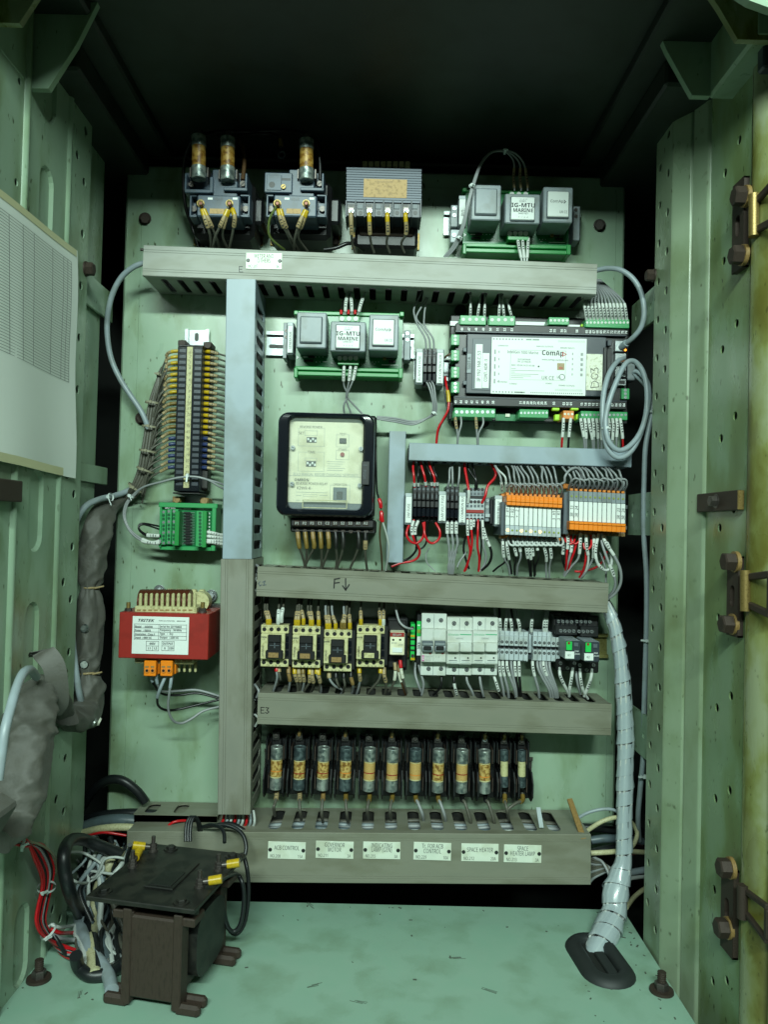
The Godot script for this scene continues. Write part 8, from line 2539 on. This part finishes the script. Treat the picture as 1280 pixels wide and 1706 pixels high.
	for i in 6:
		var x: float = [784, 796, 807.5, 831.5, 840.5, 853][i]
		var xt: float = [785, 801.5, 809, 834, 836.5, 842][i]
		wire("white wire from the top duct into the controller's upper plugs, %s along" % ORD[i], "wire", "white wires into the upper plugs", "wire_white", 1.5, [[x, 528, 50], [lerpf(x, xt, 0.3), 516, 54], [lerpf(x, xt, 0.7), 500, 50], [xt, 486, 42], [xt + 1, 474, 32]], [[0, 15, 1.3, "sleeve_white", "marker_sleeve"]])
	for i in 4:
		var x: float = [759, 768, 793, 804.5][i]
		wire("grey wire from the eight-way plug into the thin duct, %s along" % ORD[i], "wire", "grey wires under the eight-way plug", "wire_grey", 1.4, [[x, 693, 52], [x + 1, 706, 56], [[762.5, 765, 795, 798][i], 722, 54], [[763, 762.5, 796, 797][i], 738, 48], [[763, 762.5, 796, 797][i], 748, 40]], [[3, 16, 1.5, "sleeve", "marker_sleeve"]] if i % 2 == 0 else [])
	for i in 2:
		wire("white sleeved wire with %s tail under the orange plug" % ["red", "black"][i], "wire", "wires under the orange plug", ["red", "wire_black"][i], 1.6, [[[939.5, 951.5][i], 696, 54], [[939, 950][i], 712, 58], [[937, 948][i], 734, 56], [[936, 947][i], 752, 48]], [[1, 27, 1.4, "sleeve_white", "marker_sleeve"]])
	for i in 11:
		var x := 970.0 + i * 6.6
		var e = x + [5, 1, 6, 1, 1, 0, -1, -3, -2, -2, 3][i]
		wire("white sleeved wire from the long lower plug into the thin duct, %s along" % ORD[i], "wire", "white wires under the long lower plug", "red" if i == 10 else "wire_grey", 1.5, [[x - 2, 697, 54], [x, 710, 58], [lerpf(x, e, 0.7), 730, 56], [e, 754, 46]], [[1, 26 + (i % 3) * 2, 1.5, "sleeve_white", "marker_sleeve"]])
	wire("red wire with a yellow splice hanging beside the controller", "wire", "", "red", 1.7, [[742, 628, 36], [744, 642, 44], [747.5, 660, 48], [747, 682, 50], [738, 700, 48], [730, 716, 46], [727, 745, 40]], [[24, 17, 1.6, "yellow", "splice"]])
	wire("thin black wire twisting along the spliced red one", "wire", "", "wire_black", 1.2, [[741, 630, 34], [741, 648, 40], [744, 672, 42], [745, 690, 44], [735, 708, 42], [730, 722, 40], [728, 745, 34]])
	for i in 2:
		wire("short grey wire bridging black terminals and the controller's side plug, %s of two" % ORD[i], "wire", "bridging wires to the side plug", ["wire_brown", "wire_white"][i], 1.5, [[740, 597 + i * 3, 40], [746, 592 + i * 6, 46], [753, 589 + i * 8, 46]])
func spiral() -> void:
	var t := thing("spiral_cable", "thick cable bundle in pale spiral wrap running down to the floor grommet", "cable bundle", PF(1000, 1600))
	var path := [[P(1006, 1000, 40), 7.0], [P(1016, 1020, 52), 8.4], [P(1027, 1052, 58), 9.0], [P(1035, 1100, 60), 9.4], [P(1040, 1160, 62), 10.6], [P(1043, 1230, 64), 11.0], [P(1042, 1300, 66), 10.8], [P(1041, 1370, 72), 10.2], [P(1040, 1430, 80), 10.6], [P(1033, 1462, 88), 14.5], [P(1026, 1490, 98), 17.0], [P(1024, 1520, 108), 15.0], [P(1014, 1546, 124), 17.0], [P(1001, 1572, 142), 17.0], [P(990, 1594, 156), 13.0], [P(983, 1618, 166), 10.5], [P(978, 1640, 174), 9.0]]
	var pts := []
	for p in path:
		pts.append(p[0] - O)
	var line := smooth(pts, 14)
	var n := line.size()
	var rad := PackedFloat32Array()
	for i in n:
		var f := float(i) / (n - 1) * (path.size() - 1)
		var k := mini(int(f), path.size() - 2)
		rad.append(lerpf(path[k][1], path[k + 1][1], smoothstep(0, 1, f - k)) * 0.001 * (1.0 + 0.035 * sin(i * 0.9) + 0.03 * sin(i * 0.37 + 1.0)))
	var st := mb()
	var rr := PackedFloat32Array()
	for r in rad:
		rr.append(r * 0.8)
	tubem(st, line, rr, 14)
	part("bundle_core", st, "wire_grey", t)
	for w in 9:                                             # single wires under the wrap, showing in its gaps
		st = mb()
		var wl := PackedVector3Array()
		var u := Vector3(0, 0, 1)
		for i in n:
			var d := (line[mini(i + 1, n - 1)] - line[maxi(i - 1, 0)]).normalized()
			u = (u - d * u.dot(d)).normalized()
			var v := d.cross(u)
			var a := TAU * w / 9.0 + i * 0.012
			wl.append(line[i] + (u * cos(a) + v * sin(a)) * rad[i] * 0.84)
		tubem(st, wl, 0.0019, 6)
		part("inner_wire", st, ["wire_white", "wire_grey", "wire_white", "wire_black"][w % 4], t)
	# the wrap: a flat helical band, a little flared at its lower edge
	st = mb()
	var run := 0.0
	var pitch := 0.0205
	var u := Vector3(0, 0, 1)
	var frames := []
	for i in n:
		var d := (line[mini(i + 1, n - 1)] - line[maxi(i - 1, 0)]).normalized()
		u = (u - d * u.dot(d)).normalized()
		frames.append([line[i], u, d.cross(u), d, run, rad[i]])
		if i < n - 1:
			run += line[i].distance_to(line[i + 1])
	var total := run
	var sample := func(s: float, a: float, out: float) -> Array:
		var lo := 0
		while lo < n - 2 and frames[lo + 1][4] < s:
			lo += 1
		var fa = frames[lo]
		var fb = frames[lo + 1]
		var k := clampf((s - fa[4]) / maxf(fb[4] - fa[4], 1e-6), 0, 1)
		var e: Vector3 = ((fa[1] as Vector3).lerp(fb[1], k) * cos(a) + (fa[2] as Vector3).lerp(fb[2], k) * sin(a)).normalized()
		var r: float = lerpf(fa[5], fb[5], k) * out
		return [(fa[0] as Vector3).lerp(fb[0], k) + e * r, e]
	var steps := int(total / pitch) * 26
	var prev := []
	for i in steps + 1:
		var s := total * i / steps
		var a := TAU * i / 26.0
		var wob := 0.0014 * sin(i * 0.07) + 0.0008 * sin(i * 0.31)
		var hw := pitch * (0.485 if fmod(i * 0.013, 1.0) > 0.3 else 0.455) + wob * 0.5
		var c0 = sample.call(clampf(s - hw, 0, total), a, 0.98 + 0.03 * sin(i * 0.23))
		var c1 = sample.call(clampf(s, 0, total), a, 1.03)
		var c2 = sample.call(clampf(s + hw, 0, total), a, 1.08 + 0.04 * sin(i * 0.11))
		if not prev.is_empty():
			for k in 2:
				var p = prev[k]
				var q = prev[k + 1]
				var r2 = [c0, c1, c2][k]
				var w2 = [c0, c1, c2][k + 1]
				tri(st, p[0], q[0], w2[0], p[1], q[1], w2[1])
				tri(st, p[0], w2[0], r2[0], p[1], w2[1], r2[1])
		prev = [c0, c1, c2]
	part("spiral_wrap", st, "spiral", t)
	# rubber grommet: a long oval ring lying on the floor
	var a := PF(986, 1582)
	var b := PF(1013, 1622)
	t = thing("grommet", "oval black rubber grommet in the floor where the wrapped cable goes down", "grommet", (a + b) * 0.5)
	var ax := (b - a).normalized()
	var side := Vector3.UP.cross(ax)
	var hl := a.distance_to(b) * 0.5
	st = mb()
	var loop := []
	for i in 13:
		var th := PI * i / 12 - PI / 2
		loop.append(ax * (hl + cos(th) * 0.0225) + side * sin(th) * 0.0225)
	for i in 13:
		var th := PI * i / 12 + PI / 2
		loop.append(ax * (-hl + cos(th) * 0.0225) + side * sin(th) * 0.0225)
	var m := loop.size()
	var prof := [[-0.010, 0.0005], [-0.010, 0.006], [-0.006, 0.0088], [0.0, 0.0092], [0.005, 0.007], [0.0085, 0.003], [0.0095, 0.0002]]
	for i in m:
		for k in prof.size() - 1:
			var q := []
			var ns := []
			for e in [[i, k], [i + 1, k], [i + 1, k + 1], [i, k + 1]]:
				var p: Vector3 = loop[e[0] % m]
				var near: Vector3 = ax * clampf(p.dot(ax), -hl, hl)
				var o := (p - near).normalized()
				q.append(p + o * prof[e[1]][0] + Vector3(0, prof[e[1]][1], 0))
				var k0: Array = prof[maxi(e[1] - 1, 0)]
				var k1: Array = prof[mini(e[1] + 1, prof.size() - 1)]
				var dd := Vector2(k1[0] - k0[0], k1[1] - k0[1]).normalized()
				ns.append((o * -dd.y + Vector3(0, dd.x, 0)).normalized())
			tri(st, q[0], q[1], q[2], ns[0], ns[1], ns[2])
			tri(st, q[0], q[2], q[3], ns[0], ns[2], ns[3])
	part("rubber_ring", st, "rubber", t)
	st = mb()
	for i in m:
		var p: Vector3 = loop[i] * 0.86
		var q: Vector3 = loop[(i + 1) % m] * 0.86
		ftri(st, Vector3(0, 0.0008, 0), p + Vector3(0, 0.0008, 0), q + Vector3(0, 0.0008, 0), Vector3.UP)
	part("dark_opening", st, "void", t)
	st = mb()
	boxm(st, ax * 0.012 + side * 0.004 + Vector3(0, 0.003, 0), Vector3(0.012, 0.004, 0.05), 0.001, Basis(side, Vector3.UP, side.cross(Vector3.UP)))
	part("inner_flap", st, "rubber", t)
func details() -> void:
	hinge("rusty top hinge on the open door, its barrel bright brass", [1240, 327], [1236, 425], 303, 450, 1230, 1249, [1257, 324, 394], "passivated")
	hinge("rusty middle hinge on the open door with a slotted strap", [1223, 936], [1219, 1040], 926, 1060, 1221, 1240, [1243, 950, 1018], "passivated")
	hinge("rusty lowest hinge on the open door, all dark", [1215, 1446], [1211, 1546], 1440, 1588, 1211, 1232, [1238, 1474, 1530], "rust_bolt")
	var xd := XR + 0.0245
	var c := PX(1202, 836, xd)
	var t := thing("latch_clip", "dark flat latch clip bolted across the open door", "latch", c)
	var st := mb()
	var z0 := PX(1169, 836, xd).z
	var z1 := PX(1238, 836, xd).z
	boxm(st, Vector3(-0.003, 0, 0), Vector3(0.005, 0.021, z1 - z0), 0.0008)
	part("plate", st, "rust_bolt", t)
	st = mb()
	boxm(st, Vector3(-0.003, 0, (z1 - z0) * 0.5 + 0.0015), Vector3(0.0062, 0.020, 0.003), 0.0004)
	part("plate_edge", st, "passivated", t)
	st = mb()
	var q := PX(1193, 835, xd - 0.006) - c
	cylm(st, q + Vector3(0.002, 0, 0), q, 0.008, 0.008, 16)
	hexm(st, q, q - Vector3(0.007, 0, 0), 0.0062)
	part("bolt", st, "steel_dark", t)
	t = thing("door_stop", "small blue-grey rubber stop at the top of the open door", "door stop", PX(1278, 82, XR + 0.02))
	st = mb()
	boxm(st, Vector3.ZERO, Vector3(0.012, 0.044, 0.014), 0.002)
	part("stop_block", st, "slate", t)
